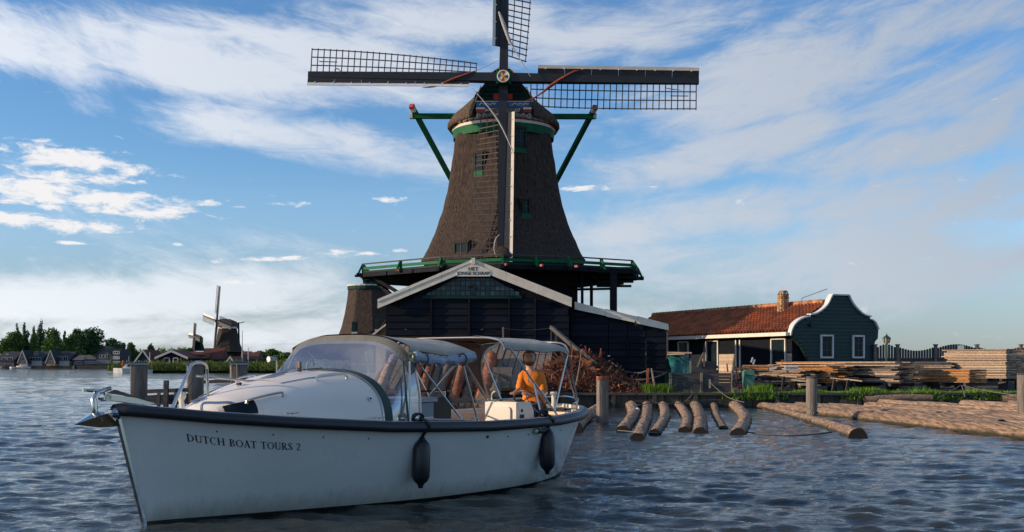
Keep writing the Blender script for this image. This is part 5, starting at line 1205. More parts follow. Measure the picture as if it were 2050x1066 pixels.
def float_logs():
    names = ['leftmost of the seven floating logs with a bushy end, next to the left mooring post', 'second floating log from the left, reaching closest to the camera', 'third floating log from the left, curving to the right',
             'fourth floating log from the left, short with a straight near half', 'fifth and thickest floating log, right against the fourth', 'sixth floating log from the left, thinnest and shortest of the seven', 'rightmost floating log of the seven, strongly bent like a bow']
    L = [((1246, 868), (1268, 834), (1262, 806), .195), ((1276, 883), (1293, 842), (1296, 806), .175), ((1311, 873), (1331, 838), (1326, 806), .165),
         ((1371, 867), (1374, 838), (1356, 806), .165), ((1401, 871), (1400, 838), (1388, 802), .20), ((1449, 862), (1434, 836), (1428, 806), .13), ((1477, 874), (1490, 838), (1461, 802), .20)]
    for i, (a, b, c, r) in enumerate(L):
        q = [wpt(a[0], a[1], -.03), wpt(b[0], b[1] - 1, .0), wpt(c[0], c[1] + 4, .05)]; mid = (q[0] + q[1]) / 2 + Vector((.02, 0, 0))
        r *= .90; log(names[i], [q[0], q[1], q[2]], [r, r * 1.02, r * 1.12, r * 1.12], 'bark', i + 1, 'logs floating side by side below the quay', n=22, seg=60, amp=.15)
    log('long thin floating log lying alone across the gap, with a dark half round end', [wpt(1718, 877, .0), wpt(1620, 842, .02), wpt(1492, 804, .05)], [.20, .165, .14, .11], 'bark', 21, n=16, seg=40, amp=.10)
    log('log lying in the water behind the boat stern, left of the left mooring post', [wpt(1150, 858, .08), wpt(1172, 836, .12), wpt(1198, 818, .30)], [.18, .16, .14], 'bark', 33, n=14, seg=14, amp=.1)
    rnd = random.Random(11); ordn = ['first', 'second', 'third', 'fourth', 'fifth', 'sixth', 'seventh', 'eighth', 'ninth', 'tenth', 'eleventh', 'twelfth', 'thirteenth', 'fourteenth', 'fifteenth', 'sixteenth', 'seventeenth', 'eighteenth', 'nineteenth', 'twentieth', 'twenty first', 'twenty second', 'twenty third', 'twenty fourth', 'twenty fifth', 'twenty sixth', 'twenty seventh', 'twenty eighth']
    x = 8.35
    for i in range(26):
        r = rnd.uniform(.19, .25); x += r; y1 = 38.2 - rnd.uniform(0, 1.2) if i > 3 else 37.8 - .4 * i; y0 = (28.9, 18.5, 25.2)[i] if i < 3 else rnd.uniform(17.5, 19.5)
        if i in (6, 12, 17): y1 -= 3.0
        z = rnd.uniform(-.06, .07) + (.03 if i in (4, 9, 14) else 0); sl = .143 + rnd.uniform(-.006, .006); bend = rnd.uniform(-.10, .10)
        pts = [(x + sl * (38 - y0), y0, z), (x + sl * (38 - (y0 * .6 + y1 * .4)) + bend, y0 * .6 + y1 * .4, z + .02), (x + sl * (38 - y1), y1, z + .02)]
        lb = f'{ordn[i]} log of the timber raft on the right, counted from the open water side'
        if i == 2: lb = 'third log of the timber raft, its black end near the right edge'
        log(lb, pts, [r, r * 1.0, r * .85], 'barkdry', 50 + i, 'logs of the timber raft', n=14, seg=30, amp=.09); x += r * 1.03 + (rnd.uniform(.08, .2) if i in (3, 7, 11, 15) else 0)
    log('long log prolonging the outer edge of the timber raft towards the right', [(11.25, 18.0, .05), (10.5, 23.5, .07), (9.78, 28.6, .07)], [.21, .21, .19], 'barkdry', 88, 'logs of the timber raft', n=14, seg=30, amp=.09)
    for (a, b, lb) in (((14.7, 38.55, .32), (12.3, 38.3, .26), 'short slab lying on the far edge of the timber raft'), ((17.2, 38.6, .3), (19.6, 38.2, .34), 'bark covered log end against the quay behind the right mooring post')):
        log(lb, [a, ((a[0] + b[0]) / 2, (a[1] + b[1]) / 2, (a[2] + b[2]) / 2 + .03), b], [.14, .16, .14], 'barkdry', 90, n=10, seg=10)
float_logs()

def mooring_post(px, ytop, ybase, wpx, label, m='oldwood', rust=False, sq=False, lean=0):
    D = CH * FX / (ybase - HOR); c = P(px, 0, D); w = wpx / FX * D; z = P(0, ytop, D).z
    t = thing('mooring_post', label, 'mooring post', (c.x, D, 0), R(14))
    rows = []; n = 16
    for k in range(14):
        zz = -.5 + (z + .5) * k / 13; row = []
        for j in range(n):
            a = 2 * math.pi * j / n; sqf = 1 / max(abs(math.cos(a)), abs(math.sin(a))) if sq else 1; sqf = min(sqf, 1.28)
            r = w / 2 * sqf * (1 + .045 * noise.noise(Vector((a * 3 + px, zz * .8, 0)))); row.append((r * math.cos(a) + lean * zz, r * math.sin(a), zz))
        rows.append(row)
    MB().grid(rows, True).add(rows[-1], [tuple(range(n))]).build('shaft', m, t, local=True)
    top = [(v[0], v[1], v[2]) for v in rows[-1]]
    MB().grid([[(v[0] * 1.03, v[1] * 1.03, z - (.09 if rust else .04)) for v in top], [(v[0] * 1.03, v[1] * 1.03, z + .015) for v in top]], True).add([(v[0] * 1.03, v[1] * 1.03, z + .015) for v in top], [tuple(range(n))]).build('top_cap', 'barkred' if rust else 'greyboard', t, local=True)
    return t, Vector((c.x, D, 0)), w
mooring_post(1206, 755, 846, 21, 'square weathered mooring post with rusty cap between the boat stern and the floating logs', rust=True, sq=True)
_, pc, pw = mooring_post(1625, 755, 841, 22, 'round weathered mooring post with a pale rope round its foot, before the plank stacks')
m = MB(); m.tube([(pc.x + (pw / 2 + .02) * math.cos(a), pc.y + (pw / 2 + .02) * math.sin(a), .30 + .12 * math.sin(a * .5 + 1.2)) for a in np.linspace(0, 2 * math.pi, 20)], .018, 5)
m.tube(spline([Vector((pc.x - .05, pc.y - .18, .2)), Vector((pc.x - .02, pc.y - .19, .1)), Vector((pc.x + .02, pc.y - .18, .22))], 4), .018, 5).build('mooring_rope', 'rope', label='pale rope looped round the foot of the round mooring post', cat='rope')
mooring_post(2050, 748, 848, 26, 'thick mooring post cut off by the right edge of the photo')
for px, w, lb in ((278, 32, 'leftmost big square bollard post behind the bow of the boat'), (391, 32, 'middle big square bollard post behind the steel pulpit of the boat'), (478, 34, 'rightmost big square bollard post, behind the cabin front')):
    t, c0, w0 = mooring_post(px, 727, 902, w, lb, sq=True)
    t['category'] = 'bollard'
    MB().box((0, 0, 1.54), (w0 * 1.12, w0 * 1.12, .035)).build('lead_cap', 'deckpaint', t, local=True)
def jetty():
    D = 19.2; t = thing('guard_rail', 'dark timber guard rail linking the three big bollard posts', 'rail', (-5.4, D, 0))
    for (a, b, w) in (((296, 784), (376, 781), .07), ((293, 797), (376, 794), .09), ((293, 806), (376, 804), .09), ((408, 765), (465, 763), .06), ((492, 763), (560, 758), .06), ((408, 806), (470, 805), .10)):
        MB().beam(P(*a, D), P(*b, D), w, w).build('rail_beam', 'greyboard', t)
    for px, y0, y1 in ((333, 762, 815), (318, 786, 815), (352, 786, 815)):
        MB().beam(P(px, y0, D - .1), Vector((P(px, y1, D).x, D - .1, -.3)), .075 if px == 333 else .05).build('rail_post', 'greyboard', t)
    for px in (463, 474): MB().tube([P(px, 729, D - .35), P(px + 1, 760, D - .4), P(px - 3, 800, D - .35)], .012, 5).build('pale_line', 'rope', t)
jetty()

# ramp, logs on it, scrap heap ---------------------------------------------------
def build_ramp():
    t = thing('log_ramp', 'sloping grey plank ramp leading up to the saw shed behind the helmsman', 'ramp', (-1.5, 41, GZ))
    x = P(772, 0, 41).x; x1 = P(1092, 0, 41).x; A = Vector((0, 39.3, .62)); B = Vector((0, 43.75, 2.30))
    while x < x1:
        w = random.uniform(.24, .29); j = random.uniform(-.015, .02)
        MB().beam(Vector((x + w / 2 + .25, B.y, B.z + j)), Vector((x + w / 2 - .25, A.y, A.z + j)), w - .03, .05).build('plank', 'oldwood', t); x += w
    for k in range(9): MB().box((x1 + .12, 40.6 + .35 * k, .95 + .14 * k), (.5, .10, .10)).build('side_step', 'greyboard', t)
    for k in range(5): MB().box((x1 - .3 - .8 * k, 43.4, 1.35), (.14, .14, 1.7)).build('ramp_post', 'greyboard', t)
    # landing with railing
    for px in (1007,): MB().beam(P(px, 700, 42.4), P(px, 655, 42.4), .07).build('rail_post', 'oldwood', t)
    for px in (1103.5, 1113): MB().beam(P(px, 695, 43), P(px, 656 if px < 1110 else 664, 43), .06 if px < 1110 else .09).build('rail_post', 'greyboard', t)
    for y in (658, 682): MB().tube(arc(P(1007, y, 42.4), P(1104, y - 1, 43), .07), .016, 5).build('rail_rope', 'ropedark', t)
    MB().beam(P(1103, 655, 42.9), P(1160, 704, 41.2), .12, .14).build('sloping_beam', 'greyboard', t)
build_ramp()
def ramp_logs():
    def up(b, tp, Db=34.5, Dt=42.2):   # log from the water's edge up the ramp
        return [P(b[0], b[1], Db), P((b[0] * .55 + tp[0] * .45), (b[1] * .5 + tp[1] * .5), (Db + Dt) / 2), P(tp[0], tp[1], Dt)]
    L = [((762, 782), (789, 716), .17, 'barkdry', 'pale stripped log seen through the right end of the windscreen'), ((800, 800), (826, 722), .16, 'barkgrey', 'grey log leaning beside the pale stripped one'),
         ((818, 812), (845, 726), .17, 'barkred', 'orange barked log just right of the front canopy tubes'), ((838, 806), (868, 718), .15, 'barkred', 'short orange log under the rolled side curtain'),
         ((858, 820), (880, 728), .17, 'barkgrey', 'grey green log in the middle of the leaning row'), ((872, 826), (903, 716), .19, 'barkgrey', 'thick mossy log left of the bright orange log'),
         ((900, 836), (933, 712), .18, 'barkred', 'brightest orange log, tallest of the leaning row'), ((925, 828), (951, 735), .17, 'barkgrey', 'log with grey flaking bark right of the brightest orange log'),
         ((948, 826), (972, 752), .15, 'barkred', 'low orange log beside the brown canopy side'), ((968, 800), (985, 714), .22, 'barkred', 'thick upright log end seen behind the canopy opening'), ((990, 790), (1001, 729), .17, 'barkgrey', 'shorter grey log end right of the thick one behind the canopy opening')]
    for i, (b, tp, r, m, lb) in enumerate(L):
        log(lb, up(b, tp, 34.8 + (i % 3) * .5, 41.6 + (i % 2) * .5), [r * 1.15, r, r * .9], m, 120 + i, 'logs leaning up the ramp behind the boat', n=14, seg=26, amp=.22, endm='plank')
    for (a, b, D, lb) in (((868, 803), (1002, 800), 35.2, 'dark brown horizontal timber behind the cockpit'),):
        MB().beam(P(*a, D), P(*b, D), .12, .14).build('timber_beam', 'greyboard', label=lb, cat='beam')
    for k in range(8): 
        MB().box(P(872 + k * 13, 814, 35.6), (.16, .1, .2)).build('pale_block', 'plankpale', label=f'{["first","second","third","fourth","fifth","sixth","seventh","eighth"][k]} pale block from the left under the dark horizontal timber', cat='block', group='pale blocks under the timber')
    for (x0, y0, x1, y1, D, w, lb) in ((975, 748, 1012, 767, 38.3, .2, 'slanting board behind the steering console'), (980, 768, 1020, 772, 38.2, .25, 'flat pale board behind the steering wheel'), (985, 757, 1025, 757, 38.6, .75, 'upright grey board panel left of the helmsman')):
        MB().beam(P(x0, y0, D), P(x1, y1, D), .06, w).build('board', 'plankpale' if w < .5 else 'oldwood', label=lb, cat='board')
ramp_logs()
def scrap():
    rng = np.random.RandomState(9); mb = MB(); ml = MB()
    prof = [(1085, 752), (1105, 736), (1130, 721), (1160, 711), (1185, 716), (1210, 734), (1235, 753), (1262, 771), (1290, 784), (1312, 790)]
    xs = [P(a, 0, 40.6).x for a, b in prof]; zs = [P(0, b, 40.6).z for a, b in prof]
    def top(x): return float(np.interp(x, xs, zs, .3, .3))
    rows = []
    for j in range(12):
        f = j / 11; row = []
        for i in range(40):
            x = xs[0] + (xs[-1] - xs[0]) * i / 39; h = top(x) - .35; y = 39.3 + 3.6 * f; s = abs(math.sin(math.pi * min(1, f * 1.1 + .03))) ** .6; row.append((x, y, .35 + h * s * .92 + .1 * noise.noise(Vector((x * 3, y * 3, 0)))))
        rows.append(row)
    mb.grid(rows)
    for i in range(8500):
        x = xs[0] + (xs[-1] - xs[0]) * rng.rand(); h = top(x) - .35
        f = rng.rand() ** 1.3; y = 39.25 + 1.9 * f; s = math.sin(math.pi / 2 * min(1, f * 1.0 + .05)) ** .8; z = .35 + h * s + rng.randn() * .05
        a = rng.rand() * 6.28; el = rng.randn() * .6; L = rng.uniform(.08, .5) * (2.4 if rng.rand() < .12 else 1); d = Vector((math.cos(a) * math.cos(el), math.sin(a) * math.cos(el) * .6, math.sin(el))) * L / 2
        c = Vector((x, y, z)); (ml if rng.rand() < .05 else mb).beam(c - d, c + d, rng.uniform(.012, .065), .012, up=(rng.randn(), rng.randn(), rng.randn()))
    mb.build('scrap_heap', 'scrap', label='big heap of red brown bark and wood scrap beside the saw shed', cat='scrap heap', kind='stuff', fix=False)
    ml.build('pale_splinters', 'scraplight', label='pale splinters scattered over the bark and scrap heap', cat='splinters', kind='stuff', fix=False)
    P_ = [((1175, 722), (1172, 772), 39.9, .34, .1, 'barkred', 'upright slab of orange red bark in the middle of the scrap heap'), ((1130, 718), (1098, 730), 40.0, .16, .08, 'barkred', 'orange board edge sloping down the left flank of the scrap heap'), ((1160, 701), (1228, 757), 40.3, .10, .06, 'oldwood', 'long grey board sloping down the right flank of the scrap heap'),
          ((1186, 735), (1192, 770), 39.8, .14, .05, 'barkred', 'narrow curled bark strip beside the upright slab'), ((1228, 757), (1296, 787), 39.8, .09, .05, 'oldwood', 'lower grey board running down to the grass tuft')]
    for a, b, D, w, h, m, lb in P_: MB().beam(P(*a, D), P(*b, D - .2), w, h, up=(0, -1, .2)).build('scrap_piece', m, label=lb, cat='scrap wood')
    MB().tube([P(1164, 700, 38), P(1160, 735, 37.8), P(1153, 772, 37.6)], [.012, .02, .025], 6).build('thin_stick', 'oldwood', label='thin pale stick standing in front of the scrap heap', cat='stick')
scrap()
def yard_bits():
    # ropes, stakes and the grey board fence
    st = {}
    for nm, x0, y0, x1, y1, w, m, lb in (('a', 1297, 738, 1296, 786, .075, 'barkred', 'reddish upright stake in front of the black annex'), ('b', 1304, 738, 1311, 775, .06, 'oldwood', 'pale leaning stake right of the reddish one, in a grass tuft'), ('c', 1421, 760, 1421, 778, .07, 'oldwood', 'short pale stake on the quay edge right of the grey board fence')):
        MB().beam(P(x0, y0, 39.4), P(x1, y1, 39.3), w).build('stake', m, label=lb, cat='stake')
    for pts, lb in (([P(1219, 722, 42), P(1250, 743, 41), P(1280, 747, 40), P(1297, 743, 39.5), P(1335, 747, 39.6)], 'upper sagging dark rope strung across the annex wall'), ([P(1255, 760, 40), P(1290, 760, 39.6), P(1315, 755, 39.6), P(1336, 746, 39.7)], 'lower sagging dark rope in front of the annex')):
        MB().tube(spline(pts, 6), .025, 5).build('rope', 'ropedark', label=lb, cat='rope')
    t = thing('board_fence', 'low fence of wide weathered grey boards behind the grass', 'fence', (P(1395, 0, 39.8).x, 39.8, GZ))
    xa = P(1342, 0, 39.8).x; xb = P(1466, 0, 39.8).x
    for k in range(6):
        for j in range(2):
            a = xa + (xb - xa) * j / 2; b = xa + (xb - xa) * (j + 1) / 2; z = GZ + .07 + k * .115; MB().box(((a + b) / 2, 39.8 + random.uniform(-.01, .01), z), (b - a - .015, .04, .105)).build('board', 'greyboard', t)
    for x in (xa, (xa + xb) / 2, xb): MB().box((x, 39.75, GZ + .35), (.09, .06, .72)).build('fence_post', 'oldwood', t)
    # tarpaulin heap with boards on top
    rng = np.random.RandomState(2); rows = []
    D = 42.2; x0 = P(1337, 0, D).x; x1 = P(1425, 0, D).x
    for j in range(16):
        f = j / 15; row = []
        for i in range(26):
            g = i / 25; x = x0 + (x1 - x0) * g; h = np.interp(g, [0, .1, .45, .7, 1], [1.3, 1.42, 1.25, .75, .35]) ; y = D - .7 + 1.6 * f; s = abs(math.sin(math.pi * min(1, f + .02))) ** .35; n_ = noise.noise(Vector((x * 3.5, y * 3.5, 1))) * .10 + noise.noise(Vector((x * 9, y * 4, 3))) * .05
            row.append((x + n_ * .5, y - n_, GZ + max(.02, h * s * .98) + n_))
        rows.append(row)
    MB().grid(rows).build('tarpaulin', 'tarp', smooth=True, label='crumpled dark teal tarpaulin covering a heap beside the annex', cat='tarpaulin')
    for a, b, lb in (((1337, 706), (1385, 707), 'pale board lying on top of the teal tarpaulin'), ((1337, 710), (1372, 709), 'second pale board just under the top board on the tarpaulin')):
        MB().beam(P(*a, D - .1), P(*b, D - .3), .35, .05).build('loose_board', 'plankpale', label=lb, cat='board')
    MB().box(P(1407, 735, 41.5), (.95, .5, .42)).prism([P(1390, 728, 41.3), P(1432, 728, 41.3), P(1441, 738, 41.3), P(1385, 738, 41.3)], (0, .6, 0)).build('dark_crate', 'greyboard', label='dark low heap of boards between tarpaulin and shop wall', cat='crate')
    for a, b, lb in (((1408, 707), (1396, 735), 'thin leaning stick behind the grey board fence'), ((1409, 706), (1410, 735), 'upright stick next to the thin leaning one'), ((1455, 728), (1457, 745), 'short brown stick at the right end of the grey board fence')):
        MB().beam(P(*a, 41.2), P(*b, 41.2), .05).build('stick', 'oldwood', label=lb, cat='stick')
    # green container, red wheel barrow wheel
    D = 40.0; a = P(1498, 775, D); t = thing('wheelie_bin', 'pale green upright container standing in front of the bark topped plank stack', 'container', (a.x, D, GZ)); zt = P(0, 741, D).z; k = D / FX
    rows = [[(a.x + s * w * k, D + d_, z) for s, d_ in ((-1, -.2), (1, -.2), (1, .2), (-1, .2))] for z, w in ((GZ, 8), (GZ + .1, 9), (zt - .15, 10.5), (zt - .04, 9.5), (zt, 6))]
    MB().grid(rows, True).add(rows[-1], [(0, 1, 2, 3)]).build('body', 'bin', t); MB().box((a.x, D - .21, zt - .2), (.3, .03, .02)).build('rim', 'dgreen', t)
    D = 39.6; c = P(1479.5, 773, D); t = thing('hand_truck', 'red wheeled hand truck with a yellow prop left of the green container', 'hand truck', (c.x, D, GZ)); r = 6.3 * D / FX
    pts = [c + Vector((math.cos(q) * r * .85, 0, math.sin(q) * r * .85)) for q in np.linspace(0, 2 * math.pi, 17)]; w = MB().tube(pts, .028, 6).build('tyre', 'rubber', t); MB().tube([c + Vector((0, -.03, 0)), c + Vector((0, .03, 0))], r * .72, 14).build('rim', 'wheelred', w); MB().tube([c + Vector((0, -.05, 0)), c + Vector((0, .05, 0))], r * .2, 8).build('hub', 'iron', w)
    MB().beam(c, P(1472, 735, D + .2), .04).beam(P(1468, 752, D), P(1474, 772, D), .10, .05).beam(P(1468, 760, D + .1), P(1468, 775, D + .1), .05).build('frame', 'iron', t)
    MB().prism([P(1466, 782, D - .1), P(1476, 776, D - .1), P(1482, 782, D - .1)], (0, .1, 0)).build('wedge_prop', 'plankpale', t)
    for x in (1473, 1477): 
        MB().beam(P(x, 737, 41.0), P(x + 1, 772, 40.6), .035).build('rusty_bar', 'scrap', label=f'{"left" if x < 1475 else "right"} of two rusty bars behind the red wheel', cat='bar')
    # sign boards lying on the heap
    D = 40.6
    s = MB().prism([P(1569, 740.5, D), P(1598, 740.5, D), P(1598, 733, D), P(1572, 733, D)], (0, .03, 0)).build('sign_board', 'white', label='white name board with small black lettering lying on the messy plank heap', cat='sign')
    text('lettering', 'HET JONGE S', .075, Matrix.Translation(P(1585, 737, D) + Vector((0, -.006, 0))) @ FRONT, 'ink', s, .002, 1.0)
    MB().prism([P(1540, 737.5, D), P(1549, 735, D), P(1556, 733, D), P(1555, 738, D), P(1550, 740, D), P(1541, 741, D)], (0, .03, 0)).build('bent_panel', 'white', label='bent white panel left of the white name board', cat='panel')
    for (x0, y0, x1, y1, lb) in ((1504, 726, 1507, 716, 'left of two pale stick ends poking up behind the green container'), (1508, 730, 1511, 720, 'right of two pale stick ends poking up behind the green container')):
        MB().beam(P(x0, y0, 41.3), P(x1, y1, 41.3), .05).build('stick', 'farwhite', label=lb, cat='stick')
    # mooring lines on the quay and between logs
    for pts, r, m, lb in (([P(1422, 767, 38.8), P(1456, 795, 37.6), P(1490, 806, 36.5)], .010, 'rope', 'line from the short stake down to the long single log'), ([P(1923, 772, 38.9), P(1900, 786, 38.4), P(1878, 796, 37.6)], .012, 'rope', 'left of the three lines hanging from the quay above the timber raft'), ([P(1925, 772, 38.9), P(1929, 784, 38.6), P(1932, 795, 38.0)], .015, 'rope', 'middle of the three lines hanging from the quay above the timber raft'), ([P(1927, 772, 38.9), P(1975, 783, 38.5), P(2030, 791, 37.6)], .012, 'rope', 'right of the three lines hanging from the quay above the timber raft'),
                         ([P(1262, 808, 35.6), P(1280, 811, 35.2), P(1310, 807, 35.4), P(1345, 809, 35.2), P(1390, 803, 35.8), P(1450, 800, 36)], .011, 'ropedark', 'rope tying the far ends of the floating logs together'), ([wpt(1236, 862, .1), wpt(1275, 865, .3), wpt(1310, 866, .28), wpt(1318, 868, .2)], .007, 'rope', 'pale thin rope across the near ends of the three left floating logs'),
                         ([wpt(1492, 865, .05), wpt(1540, 871, .02), wpt(1600, 872, .02), wpt(1665, 866, .05)], .016, 'ropedark', 'dark rope floating between the bent log and the long single log'), ([P(1387, 789, 38.8), P(1374, 802, 37.8)], .02, 'oldwood', 'thin stick leaning on the quay above the fourth floating log')):
        MB().tube(spline(pts, 6), r, 5).build('rope' if 'stick' not in lb else 'stick', m, label=lb, cat='rope' if 'stick' not in lb else 'stick')
    p = P(1276, 821, 33); MB().ball(p, .07, 8, 6).build('float_ball', 'white', label='small white float between the first and second floating logs', cat='float')
yard_bits()
# ================================================================== TOUR BOAT
BA = math.atan2(.791, .611); BO = Vector((-3.77, 10.22, 0)); BL = 7.50
BOAT = thing('tour_boat', 'white canopied motor sloop with black rubbing strake and a helmsman in orange, in the foreground', 'boat', BO, BA)
U = Vector((.611, .791, 0)); NV = Vector((.791, -.611, 0))
Q = [0, .015, .04, .08, .15, .25, .4, .55, .7, .82, .9, .95, .98, 1]
GW = [.02, .12, .25, .42, .66, .91, 1.16, 1.25, 1.20, 1.03, .78, .54, .32, .02]
WW = [.015, .03, .075, .17, .33, .56, .84, .97, .93, .72, .47, .27, .13, .015]
def sm(q, A):   # smooth table lookup
    q = min(max(q, 0), 1); i = max(j for j in range(len(Q)) if Q[j] <= q); i = min(i, len(Q) - 2)
    def sl(k):
        if k == 0: return (A[1] - A[0]) / (Q[1] - Q[0])
        if k == len(Q) - 1: return (A[-1] - A[-2]) / (Q[-1] - Q[-2])
        return (A[k + 1] - A[k - 1]) / (Q[k + 1] - Q[k - 1])
    h = Q[i + 1] - Q[i]; t = (q - Q[i]) / h
    return A[i] * (2 * t ** 3 - 3 * t * t + 1) + sl(i) * h * (t ** 3 - 2 * t * t + t) + A[i + 1] * (-2 * t ** 3 + 3 * t * t) + sl(i + 1) * h * (t ** 3 - t * t)
def zg(q): return float(np.interp(q, [0, .1, .2, .35, .55, .75, .9, 1], [1.16, 1.07, 1.0, .915, .862, .862, .90, .945]))
def s_of(q, z): f = 1 - max(z, 0) / 1.1; s0 = .11 + .30 * f; s1 = BL - .26 * f; return s0 + (s1 - s0) * q
def hb(q, z):
    g = zg(q); w = sm(q, WW); b = sm(q, GW)
    if z >= 0: return w + (b - w) * max(0, z / g) ** .80
    return w * max(0.02, (1 + z / .32)) ** .6
def hs(s, z):  # half breadth at station s
    f = 1 - max(z, 0) / 1.1; q = (s - .11 - .30 * f) / (BL - .26 * f - .30 * f - .11); return hb(q, z)
def build_hull():
    NQ = 90; lv = [-.31, -.2, -.08, 0, .05] ; nz_ = 16; rows_s, rows_p = [], []
    def zl(q): return [-.31, -.2, -.1, -.03, .035] + [.035 + (zg(q) - .035) * k / nz_ for k in range(1, nz_ + 1)]
    for i in range(NQ + 1):
        q = (i / NQ); q = .5 - .5 * math.cos(math.pi * q); q = .6 * q + .4 * (i / NQ)
        rows_s.append([(s_of(q, z), -hb(q, z), z) for z in zl(q)]); rows_p.append([(s_of(q, z), hb(q, z), z) for z in zl(q)])
    MB().grid([r[4:] for r in rows_s]).grid([r[4:] for r in rows_p]).build('hull', 'gel', BOAT, local=True, smooth=True)
    MB().grid([r[:5] for r in rows_s]).grid([r[:5] for r in rows_p]).build('waterline_band', 'antifoul', BOAT, local=True, smooth=True)
    qs = [.5 - .5 * math.cos(math.pi * i / 100) for i in range(101)]
    loop = [(s_of(q, zg(q)), -sm(q, GW) - .012, zg(q) - .058) for q in qs] + [(s_of(q, zg(q)), sm(q, GW) + .012, zg(q) - .058) for q in qs[::-1]]
    # rubbing strake: rounded D section swept along the gunwale
    for side in (-1, 1):
        rows = []
        for q in qs:
            c = Vector((s_of(q, 1.1), side * (sm(q, GW)), zg(q) - .055)); q2 = min(1, q + .01); q1 = max(0, q - .01)
            d = Vector((s_of(q2, 1.1) - s_of(q1, 1.1), side * (sm(q2, GW) - sm(q1, GW)), 0)).normalized(); n = Vector((d.y, -d.x, 0)) * (1 if side < 0 else -1)
            n = n if n.y * side > 0 or abs(n.y) < .05 else -n
            if q < .004: n = Vector((-1, 0, 0))
            if q > .996: n = Vector((1, 0, 0))
            rows.append([c + n * x + Vector((0, 0, z)) for x, z in ((-.02, .064), (.028, .062), (.052, .045), (.062, .014), (.058, -.018), (.040, -.040), (.0, -.046), (-.02, -.042))])
        MB().grid(rows, True).build('rubbing_strake', 'rubber', BOAT, local=True, smooth=True)
    # gunwale capping strip (grey paint), foredeck, side decks, cockpit
    def ring(q, inn): return max(sm(q, GW) - inn, .0)
    cap_out, cap_in = [], []
    for side in (-1, 1):
        A = [(s_of(q, 1.1), side * (sm(q, GW) + .005), zg(q) + .012) for q in qs]; B = [(s_of(q, 1.1) + (.10 if q < .02 else (-.10 if q > .98 else 0)), side * ring(q, .085), zg(q) + .020) for q in qs]
        MB().grid([A, B]).build('gunwale_cap', 'deckpaint', BOAT, local=True)
        C = [(b[0], b[1], b[2] - .05) for b in B]; MB().grid([B, C]).build('toe_rail', 'cabin', BOAT, local=True)
    fq = [q for q in qs if q < .40]; MB().grid([[(s_of(q, 1.1) + (.05 if q < .02 else 0), ring(q, .08) * f, zg(q) - .02 + .03 * (1 - f * f)) for f in np.linspace(-1, 1, 9)] for q in fq]).build('foredeck', 'cabin', BOAT, local=True, smooth=True)
    aq = [q for q in qs if q > .955]; MB().grid([[(s_of(q, 1.1), ring(q, .08) * f, zg(q) - .02) for f in np.linspace(-1, 1, 5)] for q in aq]).build('aft_deck', 'plankpale', BOAT, local=True)
    cq = [q for q in qs if .365 < q < .965]
    for side in (-1, 1):
        A = [(s_of(q, 1.1), side * ring(q, .08), zg(q) - .03) for q in cq]; B = [(s_of(q, 1.1), side * ring(q, .20), zg(q) - .035) for q in cq]; C = [(s_of(q, 1.1), side * ring(q, .24), .42) for q in cq]
        MB().grid([A, B, C]).build('cockpit_side', 'liner', BOAT, local=True, smooth=False)
        # side benches
        bq = [q for q in cq if .42 < q < .90]; D1 = [(s_of(q, 1.1), side * ring(q, .24), .60) for q in bq]; E1 = [(s_of(q, 1.1), side * ring(q, .62), .60) for q in bq]; F1 = [(s_of(q, 1.1), side * ring(q, .62), .30) for q in bq]; MB().grid([D1, E1, F1]).build('side_bench', 'liner', BOAT, local=True)
    fs = [2.85 + (7.02 - 2.85) * i / 16 for i in range(17)]
    MB().grid([[(s, -(hs(s, .26) - .06), .30), (s, hs(s, .26) - .06, .30)] for s in fs]).build('cockpit_floor', 'liner', BOAT, local=True)
    MB().prism([(7.02, -hs(7.02, .3) + .06, .3), (7.02, hs(7.02, .3) - .06, .3), (7.02, hs(7.02, .85) - .1, .86), (7.02, -hs(7.02, .85) + .1, .86)], (.05, 0, 0)).build('aft_bulkhead', 'liner', BOAT, local=True)
    MB().prism([(6.55, -.55, .60), (7.03, -.36, .60), (7.03, .36, .60), (6.55, .55, .60)], (0, 0, .22)).build('helm_seat', 'liner', BOAT, local=True)
    MB().prism([(2.84, -.8, .3), (2.84, .8, .3), (2.84, .9, .95), (2.84, .55, 1.36), (2.84, 0, 1.44), (2.84, -.55, 1.36), (2.84, -.9, .95)], (.03, 0, 0)).build('cabin_bulkhead', 'liner', BOAT, local=True)
    # stainless stem band
    pts = [(s_of(0, z) - .008, 0, z) for z in np.linspace(-.1, 1.03, 18)]
    MB().tube(pts, .030, 6).build('stem_band', 'steel', BOAT, local=True)
    for q in (.10, .17, .24, .31, .60, .66, .72, .78, .86):
        z = zg(q) - .18; MB().ball((s_of(q, z), -hb(q, z) - .002, z), .009, 6, 4).build('hull_bolt', 'iron', BOAT, local=True)
    z = .70; q = .545; MB().tube([(s_of(q, z), -hb(q, z) + .01, z), (s_of(q, z), -hb(q, z) - .012, z)], .018, 8).build('vent_outlet', 'iron', BOAT, local=True)
build_hull()
